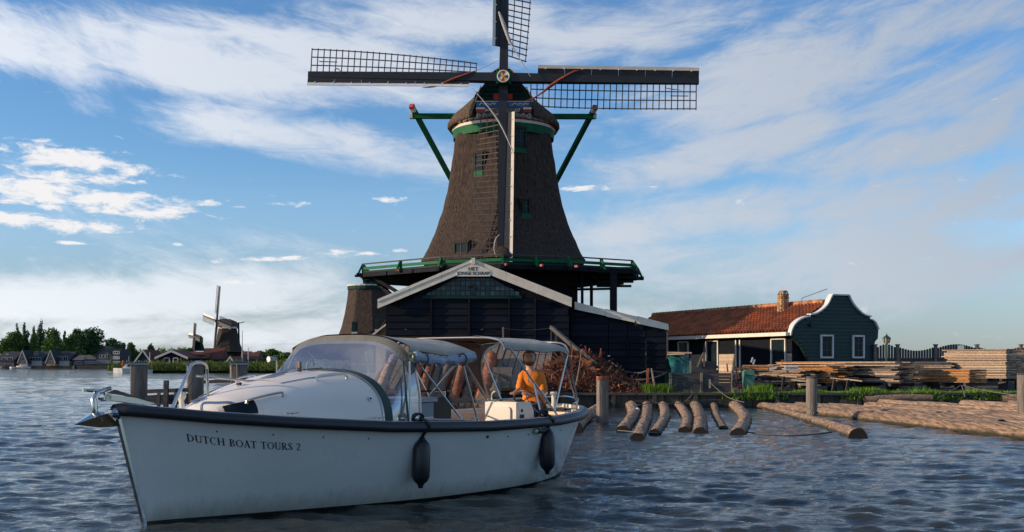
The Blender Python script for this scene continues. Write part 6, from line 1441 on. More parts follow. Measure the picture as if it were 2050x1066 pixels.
# --- lettering --------------------------------------------------------
def build_name():
    T_, th = .155, .062
    def line(a, b, w, w2=None): 
        a = Vector(a); b = Vector(b); d = (b - a).normalized(); n = Vector((-d.y, d.x)); w2 = w2 or w; return [a - n * w / 2, a + n * w / 2, b + n * w2 / 2, b - n * w2 / 2]
    def ser(x, y, l=.30): return line((x - l / 2, y), (x + l / 2, y), .05)
    def stem(x, l=.30): return [line((x, 0), (x, 1), T_), ser(x, .025, l), ser(x, .975, l)]
    def ring(cx, cy, rx, ry, a0, a1, wt=T_, wn=th, n=14):
        out = []
        for i in range(n):
            q = []
            for a in (a0 + (a1 - a0) * i / n, a0 + (a1 - a0) * (i + 1) / n):
                w = wn + (wt - wn) * abs(math.cos(a)) ** 1.2; c, s = math.cos(a), math.sin(a); q.append((Vector((cx + (rx + w / 2) * c, cy + (ry + wn / 2) * s)), Vector((cx + (rx - w / 2) * c, cy + (ry - wn / 2) * s))))
            out.append([q[0][0], q[0][1], q[1][1], q[1][0]])
        return out
    pi = math.pi
    G = {'D': (.84, stem(.17) + ring(.2, .5, .52, .46, -pi / 2, pi / 2)), 'U': (.80, [line((.17, .3), (.17, 1), T_), ser(.17, .975), line((.66, .3), (.66, 1), th), ser(.66, .975, .26)] + ring(.415, .3, .245, .28, pi, 2 * pi, T_, th)),
         'T': (.74, [line((.37, 0), (.37, 1), T_), ser(.37, .025, .34), line((.03, .96), (.71, .96), .07), line((.045, .98), (.045, .80), .05), line((.695, .98), (.695, .80), .05)]),
         'C': (.78, ring(.42, .5, .33, .46, .32 * pi, 1.68 * pi) + [line((.64, .98), (.64, .74), .05), line((.66, .20), (.60, .10), .06)]), 'H': (.90, stem(.18) + stem(.72) + [line((.18, .52), (.72, .52), th)]),
         'B': (.70, stem(.17) + ring(.2, .74, .32, .23, -pi / 2, pi / 2) + ring(.2, .26, .38, .24, -pi / 2, pi / 2)), 'O': (.88, ring(.44, .5, .35, .46, 0, 2 * pi, n=22)),
         'A': (.78, [line((.12, 0), (.40, 1), th), line((.38, 1), (.66, 0), T_), line((.22, .34), (.56, .34), th), ser(.12, .025, .24), ser(.66, .025, .30)]),
         'R': (.76, stem(.17) + ring(.2, .74, .34, .235, -pi / 2, pi / 2) + [line((.34, .5), (.66, .02), T_), ser(.70, .025, .16)]),
         'S': (.60, ring(.30, .74, .17, .22, .12 * pi, 1.05 * pi) + ring(.30, .27, .20, .235, -.95 * pi, .08 * pi) + [line((.14, .68), (.46, .34), T_), line((.485, .96), (.485, .74), .045), line((.10, .28), (.10, .06), .045)]),
         '2': (.56, ring(.28, .74, .18, .22, -.12 * pi, .95 * pi) + [line((.46, .66), (.08, .06), .09), line((.06, .04), (.52, .04), .085), line((.52, .02), (.53, .18), .05)])}
    # baseline on the hull between two points (station, height)
    def on_hull(px, py):
        best = None
        for i in range(400):
            s = .3 + i * .01
            z = .9
            for _ in range(6):
                t = hs(s, z); w = BO + U * s + NV * t; z = CH + (HOR - py) / FX * w.y
            x = 1025 + FX * w.x / w.y
            if best is None or abs(x - px) < best[0]: best = (abs(x - px), s, z)
        return best[1], best[2]
    s0, z0 = on_hull(375, 884); s1, z1 = on_hull(602, 902); sz = .074
    sm_, zm_ = on_hull(490, 897)
    txt = 'DUTCH BOAT TOURS 2'; adv = [(.42 if ch == ' ' else G[ch][0] + .06) for ch in txt]; tot = sum(adv); x = 0; mbs = []
    for ch, ad in zip(txt, adv):
        if ch != ' ':
            mb = MB()
            for poly in G[ch][1]:
                # subdivide long quads so they hug the plating
                vs = []
                for v in poly:
                    f = (x + v.x) / tot; s = s0 + (s1 - s0) * f - v.y * sz * .30
                    zb = z0 * (1 - f) * (1 - 2 * f) + zm_ * 4 * f * (1 - f) + z1 * f * (2 * f - 1)
                    z = zb + v.y * sz; vs.append((s, -(hs(s, z) + .0035), z))
                mb.add(vs, [(0, 1, 2, 3)])
            mb.build('letter', 'ink', BOAT, local=True)
        x += ad
build_name()
# --- cabin dome ---------------------------------------------------------
DS_ = [.98, 1.05, 1.2, 1.45, 1.75, 2.1, 2.45, 2.80]; DW = [.20, .30, .42, .56, .69, .81, .91, .985]; DZ = [1.10, 1.145, 1.215, 1.295, 1.37, 1.43, 1.465, 1.475]
def dome(s, ph, off=0):
    w = float(np.interp(s, DS_, DW)); zc = float(np.interp(s, DS_, DZ)); q = s / BL; zb = zg(q) - .03; c, sn = math.cos(ph), math.sin(ph)
    w += off; zc += off
    y = w * (abs(c) ** .72) * (1 if c > 0 else -1); z = zb + (zc - zb) * (abs(sn) ** .80); return Vector((s - off * .5, -y, z))
def build_cabin():
    rows = []
    for i in range(41):
        s = .98 + 1.82 * i / 40; rows.append([dome(s, math.pi * j / 36) for j in range(37)])
    w0 = [Vector((.90, p.y * .75, zg(.13) - .03 + (p.z - zg(.13) + .03) * .15)) for p in rows[0]]
    MB().grid([w0] + rows).build('cabin_top', 'cabin', BOAT, local=True, smooth=True)
    # dark hatch window on the front slope and its rail
    def patch(s0, s1, p0, p1, nm, m, off, n=8):
        return MB().grid([[dome(s0 + (s1 - s0) * i / n, p0 + (p1 - p0) * j / n, off) for j in range(n + 1)] for i in range(n + 1)]).build(nm, m, BOAT, local=True, smooth=True)
    w = patch(1.05, 1.40, .12, .70, 'cabin_window', 'cabin', .008); w2 = MB().grid([[dome(1.09 + .27 * i / 8, .16 + .50 * j / 8, .016) for j in range(9)] for i in range(9)]).build('window_pane', 'glass', w, local=True, smooth=True)
    patch(1.20, 1.55, 1.95, 2.6, 'cabin_window', 'glass', .008)
    patch(1.75, 2.45, 1.15, 2.0, 'deck_hatch', 'cabin', .007)
    # grab rails
    def rail(pts, r, nm='grab_rail', m='steeldull'): MB().tube(spline(pts, 5), r, 8).build(nm, m, BOAT, local=True)
    def lift(p, h): return p + Vector((0, 0, h))
    a = dome(2.12, 1.0); b = dome(2.48, .98); rail([lift(a, -.01), lift(a, .05) + Vector((.04, 0, 0)), lift(b, .05) - Vector((.04, 0, 0)), lift(b, -.01)], .013)
    a = dome(1.62, .62); b = dome(1.30, .50); rail([a, lift(a, .05), lift(b, .05), b], .012)
    a = dome(1.9, 2.2); b = dome(2.2, 2.2); rail([a, lift(a, .06), lift(b, .06), b], .012)
    p = dome(2.55, .42); MB().tube([p, p + Vector((0, -.02, .005))], .026, 10).build('vent_ring', 'steel', BOAT, local=True); MB().ball(p + Vector((0, -.018, .004)), .015, 6, 4).build('vent_plug', 'iron', BOAT, local=True)
    # folded mast strut lying over the cabin, with its crutch
    A = Vector((1.02, .12, 1.16)); B = Vector((2.30, .02, 1.50)); MB().tube([A, B], [.014, .016], 8).build('mast_strut', 'steeldull', BOAT, local=True)
    MB().box((2.34, .0, 1.505), (.03, .05, .13)).build('crutch', 'oldwood', BOAT, local=True); MB().tube(spline([Vector((2.44, -.02, 1.46)), Vector((2.44, -.02, 1.54)), Vector((2.47, -.05, 1.57)), Vector((2.5, -.07, 1.53))], 4), .013, 6).build('hook', 'steel', BOAT, local=True)
    MB().tube([(1.30, .42, 1.42), (1.72, .02, 1.36)], .013, 6).tube([(1.72, .02, 1.36), (2.0, -.16, 1.44)], .011, 6).build('boat_hook', 'steeldull', BOAT, local=True)
    MB().tube([(1.55, .06, 1.335), (1.52, -.03, 1.34)], .016, 6).build('clevis', 'iron', BOAT, local=True)
    MB().tube([(2.0, -.16, 1.45), (2.38, -.12, 1.49), (2.6, -.10, 1.50)], .004, 5).build('stay_wire', 'iron', BOAT, local=True)
    MB().tube([(1.0, .18, 1.12), (.98, .20, 1.22), (1.3, .42, 1.42)], .004, 5).build('stay_wire', 'iron', BOAT, local=True)
    # pulpit and low bow rails
    rail([(.56, -.20, 1.10), (.80, -.12, 1.44), (.90, -.06, 1.54), (1.02, .0, 1.56), (1.16, .07, 1.535), (1.20, .10, 1.44), (1.21, .10, 1.08)], .016, 'pulpit', 'steel')
    rail([(.86, -.28, 1.06), (.87, -.27, 1.155), (1.02, -.29, 1.16), (1.20, -.33, 1.15), (1.22, -.34, 1.04)], .014, 'bow_rail', 'steel')
    MB().tube([(.98, .22, 1.10), (.98, .22, 1.20)], [.02, .035], 8).ball((.98, .22, 1.22), .045, 8, 6).build('deck_light', 'cream', BOAT, local=True)
    # cleats on the gunwale
    for q in (.20, .33, .52, .80):
        x = s_of(q, 1.1); y = -(sm(q, GW) - .045); z = zg(q) + .02; m = MB(); m.tube([(x - .03, y, z), (x - .03, y, z + .03)], .009, 6).tube([(x + .03, y, z), (x + .03, y, z + .03)], .009, 6).tube([(x - .09, y, z + .035), (x, y, z + .03), (x + .09, y, z + .035)], [.006, .011, .006], 6).build('cleat', 'steel', BOAT, local=True)
build_cabin()
# --- windscreen and canopies --------------------------------------------
def base_arch(f):   # f 0..1 from the near foot over the crest to the far foot
    ph = math.pi * f; p = dome(2.78 - .30 * f ** 2, ph, .012); return p
def hoop(f):
    ph = math.pi * f; c, s = math.cos(ph), math.sin(ph); y = .99 * (abs(c) ** .52) * (1 if c > 0 else -1); z = .95 + .895 * abs(s) ** .56
    return Vector((3.10 + .10 * (1 - abs(s)) - .26 * f ** 2, -y, z))
def build_screen():
    n = 48; F = [i / n for i in range(n + 1)]
    ra = [base_arch(f) for f in F]; rb = [hoop(f) for f in F]; mid = [a.lerp(b, .5) + Vector((-.02, 0, .015)) for a, b in zip(ra, rb)]
    MB().grid([ra, [a.lerp(b, .25) + Vector((-.012, 0, .01)) for a, b in zip(ra, rb)], mid, [a.lerp(b, .75) + Vector((-.012, 0, .01)) for a, b in zip(ra, rb)], rb]).build('windscreen', 'clear', BOAT, local=True, smooth=True, fix=False)
    # trims: green gasket round the dome, canvas band round the hoop
    def band(c1, c2, f0, f1, nm, m, th=.012):
        FF = np.linspace(f0, f1, 50); MB().grid([[c1(f) for f in FF], [c2(f) for f in FF]]).build(nm, m, BOAT, local=True, smooth=True)
    band(lambda f: dome(2.69 - .30 * f ** 2, math.pi * f, .014), lambda f: dome(2.79 - .30 * f ** 2, math.pi * f, .022), 0.0, 1.0, 'screen_gasket', 'canvasgreen')
    band(lambda f: dome(2.675 - .30 * f ** 2, math.pi * f, .012), lambda f: dome(2.69 - .30 * f ** 2, math.pi * f, .016), 0.0, 1.0, 'gasket_edge', 'steeldull')
    def off(f, d, dz, k=1.0): p = hoop(f); q = base_arch(f); v = (q - p).normalized(); c = Vector((3.1, 0, 1.3)); o = Vector((0, p.y, p.z - 1.3)).normalized(); return p + v * d + o * dz
    band(lambda f: off(f, .10, .004), lambda f: off(f, .035, .020), .12, .88, 'canvas_band', 'canvastrim')
    band(lambda f: off(f, .035, .020), lambda f: off(f, -.012, .022), .12, .88, 'canvas_band', 'canvastrim')
    MB().tube([hoop(f) + Vector((.03, 0, -.012)) for f in np.linspace(.0, 1, 50)], .013, 8).build('hoop_tube', 'steeldull', BOAT, local=True)
    for i in range(26):
        f = .18 + .64 * i / 25; MB().ball(off(f, .062, .012), .006, 5, 4).build('press_stud', 'steel', BOAT, local=True)
    # horn / lamp at the far side of the screen
    p = Vector((2.86, .98, 1.60)); MB().tube([p + Vector((-.13, 0, 0)), p + Vector((-.09, 0, 0)), p], [.036, .028, .026], 8).tube([p + Vector((0, 0, -.5)), p], .015, 6).build('horn', 'steel', BOAT, local=True)
build_screen()
def canopy(s0, s1, nm, side_near, side_far, zc=1.885, zs=1.70, m='canvas', hw=.97, n=14, k=22, sag=.03, drop_end=0, z1=None, skew=0, far_w=None, far_z=None):
    rows = []
    for i in range(n + 1):
        g = i / n; s = s0 + (s1 - s0) * g; row = []
        zcc = zc + ((z1 if z1 is not None else zc) - zc) * g - sag * math.sin(math.pi * g)
        if drop_end and g > .86: zcc -= drop_end * ((g - .86) / .14) ** 2
        for j in range(k + 1):
            h = -1 + 2 * j / k; y = h * (far_w if (far_w and h > 0) else hw); z = zcc - (zc - (far_z if (far_z and h > 0) else zs)) * abs(h) ** 2.6
            z += .010 * noise.noise(Vector((s * 3, y * 4, 2))); row.append((s + skew * h * g, y, z))
        # skirts (local -y is the near side)
        sn_ = row[0][0]; sf_ = row[-1][0]; fw_ = row[-1][1]
        near = [(sn_, -hw - .005, row[0][2] - side_near * .5 + .006 * math.sin(s * 17)), (sn_, -hw + .0, row[0][2] - side_near * (1 + .12 * math.sin(s * 9)))]
        farr = [(sf_, fw_ + .005, row[-1][2] - side_far * .5), (sf_, fw_, row[-1][2] - side_far)]
        rows.append(near[::-1] + row + farr)
    MB().grid(rows).build(nm, m, BOAT, local=True, smooth=True)
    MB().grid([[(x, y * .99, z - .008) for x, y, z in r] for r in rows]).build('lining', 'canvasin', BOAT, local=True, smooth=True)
    return rows
def K(px, py, t):   # boat coordinates of a photo point lying t metres to the camera side of the keel line
    a = (px - 1025) / FX; s = (a * (BO.y + NV.y * t) - (BO.x + NV.x * t)) / (U.x - a * U.y); D = BO.y + U.y * s + NV.y * t
    return (s, -t, CH - (py - HOR) * D / FX)
def build_canopies():
    canopy(3.08, 4.22, 'front_canopy', .05, .10, 1.893, 1.74, hw=.96, sag=.02, z1=1.86, drop_end=.03)
    canopy(4.80, 6.38, 'rear_canopy', .07, .005, 1.915, 1.80, hw=.93, sag=.01, z1=1.885, drop_end=.05, skew=.20, far_w=.84, far_z=1.90)
    # link piece between the two canopies on the far half
    # rolled up clear side curtain along the near edge of the front canopy
    pts = [(3.12 + 1.04 * f, -.97 - .02 * math.sin(f * 9), 1.625 - .045 * math.sin(math.pi * f) + .01 * math.sin(f * 23)) for f in np.linspace(0, 1, 26)]
    r = [.050 + .012 * math.sin(f * 31) + .008 * math.sin(f * 57) for f in np.linspace(0, 1, 26)]
    o = MB().tube(pts, r, 12, squash=1.1).build('rolled_curtain', 'vinyl', BOAT, local=True, smooth=True)
    for f, in ((.18,), (.80,)):
        p = pts[int(f * 25)]; MB().tube([(p[0], p[1] + .065 * math.cos(a), p[2] + .07 * math.sin(a)) for a in np.linspace(0, 2 * math.pi, 13)], .009, 5).build('strap', 'canvasgreen', o, local=True)
    for rr in (.046, .03): MB().tube([(3.11, -.97 + rr * math.cos(a), 1.625 + rr * math.sin(a)) for a in np.linspace(0, 2 * math.pi, 15)], .007, 5).build('roll_end', 'canvasgreen', o, local=True)
    # shaded side curtain on the far side of the rear canopy with a rounded opening
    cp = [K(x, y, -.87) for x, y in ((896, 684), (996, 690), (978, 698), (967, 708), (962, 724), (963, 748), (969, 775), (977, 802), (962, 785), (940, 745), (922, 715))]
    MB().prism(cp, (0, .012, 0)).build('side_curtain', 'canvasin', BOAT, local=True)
    MB().tube([Vector(p) + Vector((0, -.01, 0)) for p in cp[1:8]], .018, 6).build('curtain_binding', 'canvas', BOAT, local=True)
    def T(a, b, r=.0125, m='steeldull', nm='canopy_tube'): MB().tube([a, b], r, 8).build(nm, m, BOAT, local=True)
    # hoops of the rear canopy
    for s, zz in ((4.82, 1.885), (6.36, 1.85)):
        pts = [(s + (-.18 * math.cos(math.pi * i / 24) if s > 6 else 0), -.92 * (1 if i < 12 else -1) * abs(math.cos(math.pi * i / 24)) ** .35, zz - .16 + .15 * math.sin(math.pi * i / 24) ** .8) for i in range(25)]
        MB().tube(pts, .013, 8).build('canopy_hoop', 'steeldull', BOAT, local=True)
    gy = lambda q: -(sm(q, GW) - .05)
    near = [(K(806, 722, .96), K(818, 850, 1.06), 'canvasgreen'), (K(820, 724, .96), K(821, 851, 1.07), 'steeldull'), (K(834, 724, .95), K(931, 849, 1.12), 'steeldull'),
            (K(916, 724, .94), K(862, 790, .3), 'steeldull'), (K(920, 722, .94), K(898, 800, .2), 'steeldull'), (K(924, 722, .94), K(956, 842, .95), 'steeldull'), (K(927, 722, .94), K(973, 796, .75), 'steeldull'),
            (K(1020, 697, .92), K(1115, 831, 1.0), 'steeldull'), (K(1068, 766, .95), K(1084, 836, 1.08), 'steeldull'),
            (K(1136, 710, .92), K(1110, 822, .98), 'steeldull'), (K(1122, 704, .92), K(1154, 806, .62), 'steeldull'), (K(1138, 712, .92), K(1157, 806, .60), 'steeldull')]
    for a, b, m in near: T(a, b, .012, m)
    far = [((3.14, .98, 1.60), (3.34, 1.04, .92)), ((5.03, .92, 1.70), (5.7, .98, .90)), ((6.66, .92, 1.70), (6.9, .72, .92)), ((4.3, .95, 1.70), (4.6, 1.08, .9)), ((3.3, .95, 1.7), (4.5, 1.06, .9))]
    for a, b in far: T(a, b)
    MB().tube(arc(K(930, 715, .95), K(948, 704, 1.0), .02), .005, 5).build('loose_cord', 'steeldull', BOAT, local=True)
build_canopies()
# --- cockpit fittings ---------------------------------------------------------
def bevel_box(mb, x0, x1, y0, y1, z0, z1, r=.04, axis='x'):
    n = 4; pts = []
    for cx, cz, a0 in ((y1 - r, z1 - r, 0), (y0 + r, z1 - r, 90), (y0 + r, z0 + r, 180), (y1 - r, z0 + r, 270)):
        for i in range(n + 1): a = R(a0 + 90 * i / n); pts.append((cx + r * math.cos(a), cz + r * math.sin(a)))
    return mb.prism([(x0, y, z) for y, z in pts], (x1 - x0, 0, 0))
def build_cockpit():
    # console with moulded hatch, gauges and wheel
    c = MB().prism([(5.58, -.52, .3), (5.58, 0, .3), (5.58, 0, 1.04), (5.58, -.52, 1.04)], (.30, 0, 0)).build('console', 'cabin', BOAT, local=True)
    bevel_box(MB(), 5.555, 5.582, -.44, -.11, .45, .985, .05).build('console_hatch', 'cabin', c, local=True)
    MB().prism([(5.60, -.524, 1.045), (5.88, -.524, 1.045), (5.96, -.524, .92), (5.96, -.524, .3), (5.88, -.524, .3)], (0, .50, 0)).build('console_back', 'cabin', c, local=True)
    MB().tube([(5.70, -.53, .93), (5.70, -.518, .93)], .022, 10).build('gauge', 'iron', c, local=True); bevel_box(MB(), 5.66, 5.74, -.532, -.526, .78, .88, .002).build('switch_panel', 'iron', c, local=True)
    MB().tube(spline([Vector((5.66, -.06, 1.05)), Vector((5.66, -.05, 1.11)), Vector((5.62, -.10, 1.16)), Vector((5.60, -.16, 1.18))], 4), .010, 6).build('throttle_lever', 'white', c, local=True)
    MB().box((5.75, -.25, 1.055), (.2, .4, .02)).build('dashboard', 'iron', c, local=True)
    # steering wheel, tilted towards the helmsman
    W = Vector((6.02, -.42, .99)); ax = Vector((.80, 0, .60)); e1 = Vector((0, 1, 0)); e2 = ax.cross(e1).normalized(); r = .245
    w = MB().tube([W + (e1 * math.cos(a) + e2 * math.sin(a)) * r for a in np.linspace(0, 2 * math.pi, 33)], .013, 8, cap=False).build('steering_wheel', 'bead', BOAT, local=True, smooth=True)
    for k in range(5): a = R(72 * k + 20); MB().tube([W, W + (e1 * math.cos(a) + e2 * math.sin(a)) * r], .007, 6).build('spoke', 'steel', w, local=True)
    MB().tube([W - ax * .16, W + ax * .02], .03, 10).build('wheel_hub', 'steel', w, local=True)
    # grey sink / engine unit behind the screen and the black box beside it
    u = MB().box((3.80, -.05, .72), (.70, .62, .72)).build('galley_unit', 'deckpaint', BOAT, local=True)
    MB().prism([(3.43, -.40, 1.09), (4.18, -.40, 1.09), (4.18, .30, 1.09), (3.43, .30, 1.09)], (0, 0, .05)).build('unit_lid', 'vinyl', u, local=True)
    for k in range(3): MB().box((3.80, -.365, .62 + .14 * k), (.66, .02, .012)).build('trim_line', 'steeldull', u, local=True)
    for x in (3.30, 3.52): MB().ball((x, -.62, .92), .045, 8, 6).build('winch_knob', 'steel', BOAT, local=True)
    MB().box((4.46, .05, .93), (.40, .5, .40)).build('battery_box', 'iron', BOAT, local=True)
    b = MB().box((4.02, -.72, .62), (.72, .40, .44)).build('bench_locker', 'liner', BOAT, local=True); MB().box((4.02, -.72, .85), (.74, .42, .03)).build('bench_cushion', 'canvas', b, local=True)
    def rail(pts, nm='grab_rail', r=.012): MB().tube(spline(pts, 5), r, 8).build(nm, 'steel', BOAT, local=True)
    rail([K(838, 826, 0), K(838, 790, 0), K(844, 784, 0), K(886, 784, 0), K(890, 787, 0), K(890, 826, 0)]); rail([K(836, 848, 1.06), K(838, 841, 1.06), K(920, 841, 1.12), K(929, 843, 1.12), K(932, 850, 1.13)]); rail([(3.5, .9, .95), (3.5, .9, 1.2), (4.6, .95, 1.2), (4.6, .95, .9)])
    # stern rail, posts and wood trim
    pts = [(s_of(q, 1.1) - .04, -(sm(q, GW) - .08), zg(q) + .12) for q in (.86, .90, .94, .97)] + [(BL - .10, 0, 1.07)] + [(s_of(q, 1.1) - .04, (sm(q, GW) - .08), zg(q) + .12) for q in (.97, .94, .90, .86)]
    rail(pts, 'stern_rail', .014)
    for q, sd in ((.90, -1), (.96, -1), (.96, 1), (.90, 1)): x = s_of(q, 1.1) - .04; y = sd * (sm(q, GW) - .08); MB().tube([(x, y, zg(q)), (x, y, zg(q) + .12)], .011, 6).build('rail_stanchion', 'steel', BOAT, local=True)
    for x, y in ((7.05, .10), (7.22, .05)): MB().tube([(x, y, .9), (x, y, 1.10)], .03, 8).tube([(x, y, 1.10), (x, y, 1.14)], .055, 10).build('stern_bollard', 'cream', BOAT, local=True)
    # anchor roller on the bow
    for y in (-.06, .05): MB().prism([(-.05, y, 1.270), (-.06, y, 1.215), (.10, y, 1.195), (.40, y, 1.15), (.48, y, 1.165), (.26, y, 1.225)], (0, .012, 0)).build('bow_roller', 'steel', BOAT, local=True)
    MB().prism([(.00, -.02, 1.275), (.08, -.02, 1.305), (.18, -.02, 1.275), (.46, -.02, 1.18), (.44, -.02, 1.165), (.18, -.02, 1.245)], (0, .03, 0)).build('roller_guard', 'oldwood', BOAT, local=True)
    MB().tube([(-.02, -.06, 1.235), (-.02, .06, 1.235)], .035, 8).build('roller_pin', 'steel', BOAT, local=True)
    MB().ball((.09, 0, 1.09), .058, 10, 8, (1.2, 1, 1)).build('bow_eye', 'steel', BOAT, local=True)
build_cockpit()
def build_anchor():
    def w(p): return BO + U * (p[0] + .24) - NV * p[1] + Vector((0, 0, p[2] + .06))
    t = thing('anchor', 'polished steel anchor hanging from the bow roller of the boat', 'anchor', w((-.38, 0, 1.05)), BA)
    def V(p): return w(p)
    MB().tube([V((-.20, 0, 1.26)), V((-.34, 0, 1.22)), V((-.37, 0, 1.16)), V((-.36, 0, 1.04)), V((-.33, 0, .98))], [.02, .022, .03, .028, .03], 8).build('shank', 'steel', t, smooth=True)
    MB().tube([V((-.26, 0, 1.225)), V((-.46, 0, 1.245))], [.018, .012], 8).tube([V((-.465, 0, 1.26)), V((-.465, 0, 1.23))], .02, 8).build('shackle', 'steel', t)
    tip = V((-.58, -.02, .935)); L_ = V((-.34, -.17, 1.035)); R_ = V((-.10, -.02, .90)); F_ = V((-.32, .19, 1.02)); top = V((-.34, 0, 1.05)); low = V((-.30, 0, .895))
    MB().add([tip, L_, R_, F_, top, low], [(0, 1, 4), (1, 2, 4), (2, 3, 4), (3, 0, 4), (1, 0, 5), (2, 1, 5), (3, 2, 5), (0, 3, 5)]).build('fluke', 'steel', t)
    MB().tube([V((-.36, -.12, .97)), V((-.33, 0, .99)), V((-.30, .12, .97))], .012, 6).build('stock', 'steel', t)
build_anchor()
# fenders hanging over the side
def fender(q, zc, h, r, label, tilt=0):
    s = s_of(q, 1.1); y = hs(s, zc) + r * .9; c = BO + U * s + NV * y; t = thing('fender', label, 'fender', (c.x, c.y, zc), 0, 'fenders on the side of the boat')
    pr = [(-.5, .0), (-.5, .26), (-.455, .30), (-.42, .42), (-.36, .80), (-.28, 1.0), (0, 1.0), (.28, .98), (.36, .84), (.43, .52), (.46, .34), (.50, .30), (.505, 0)]
    rows = [[(c.x + r * k * math.cos(a) + tilt * f * h, c.y + r * k * math.sin(a), zc + f * h) for a in np.linspace(0, 2 * math.pi, 21)[:-1]] for f, k in pr]
    MB().grid(rows, True).build('body', 'fender', t, smooth=True)
    g = BO + U * s + NV * (sm(q, GW) + .07); top = Vector((c.x + tilt * .5 * h, c.y, zc + .5 * h)); e = BO + U * (s - .02) + NV * (sm(q, GW) - .05)
    MB().tube(spline([top, Vector((g.x, g.y, zg(q) - .03)), Vector((g.x, g.y, zg(q) + .02)) - NV * .04, Vector((e.x, e.y, zg(q) + .06))], 5), .016, 6).build('rope', 'ink', t)
    m = MB(); k = BO + U * (s - .04) + NV * (sm(q, GW) - .06)
    for a0 in (0, 1.1, 2.2): m.tube([k + U * (.062 * math.cos(a)) + NV * (.025 * math.sin(a + a0)) + Vector((0, 0, zg(q) + .06 + .042 * math.sin(a))) for a in np.linspace(0, 2 * math.pi, 20)], .012, 8)
    m.build('knot', 'ink', t, smooth=True); return c
fender(.405, .47, .56, .098, 'black cylindrical fender hanging amidships, nearer to the bow', .03)
c = fender(.715, .46, .60, .098, 'black cylindrical fender hanging near the stern', .0)
t = thing('fender_line', 'white and black line stub beside the stern fender', 'rope', (c.x - .2, c.y, .66)); a = BO + U * (s_of(.675, 1.1)) + NV * (hs(s_of(.675, 1.1), .66) + .05)
MB().tube([a + Vector((0, 0, .72)), a + U * .12 + Vector((0, 0, .71)), a + U * .22 + Vector((0, 0, .74))], [.035, .028, .02], 8).build('line_stub', 'ink', t); MB().ball(a + Vector((-.01, -.02, .72)), .028, 8, 6).build('line_end', 'cream', t)
# ================================================================== HELMSMAN
def skin_obj(name, nodes, edges, m, parent, sub=2, root=0, **k):
    me = bpy.data.meshes.new(name); im = wmat(parent).inverted() if parent else Matrix.Identity(4)
    keys = list(nodes); me.from_pydata([im @ Vector(nodes[q][0]) for q in keys], [(keys.index(a), keys.index(b)) for a, b in edges], [])
    o = bpy.data.objects.new(name, me); COL.objects.link(o); o.parent = parent
    md = o.modifiers.new('Skin', 'SKIN'); md.use_smooth_shade = True
    if not me.skin_vertices: pass
    for i, q in enumerate(keys):
        r = nodes[q][1]; me.skin_vertices[0].data[i].radius = (r, r) if not isinstance(r, tuple) else r
        me.skin_vertices[0].data[i].use_root = (i == root)
    s = o.modifiers.new('Sub', 'SUBSURF'); s.levels = sub; s.render_levels = sub
    # bake so the mesh is plain geometry
    dg = bpy.context.evaluated_depsgraph_get(); nm = bpy.data.meshes.new_from_object(o.evaluated_get(dg)); o.modifiers.clear(); o.data = nm; nm.materials.clear(); nm.materials.append(M[m]); nm.shade_smooth()
    return tag(o, **k)
def chain(*a): return list(zip(a[:-1], a[1:]))
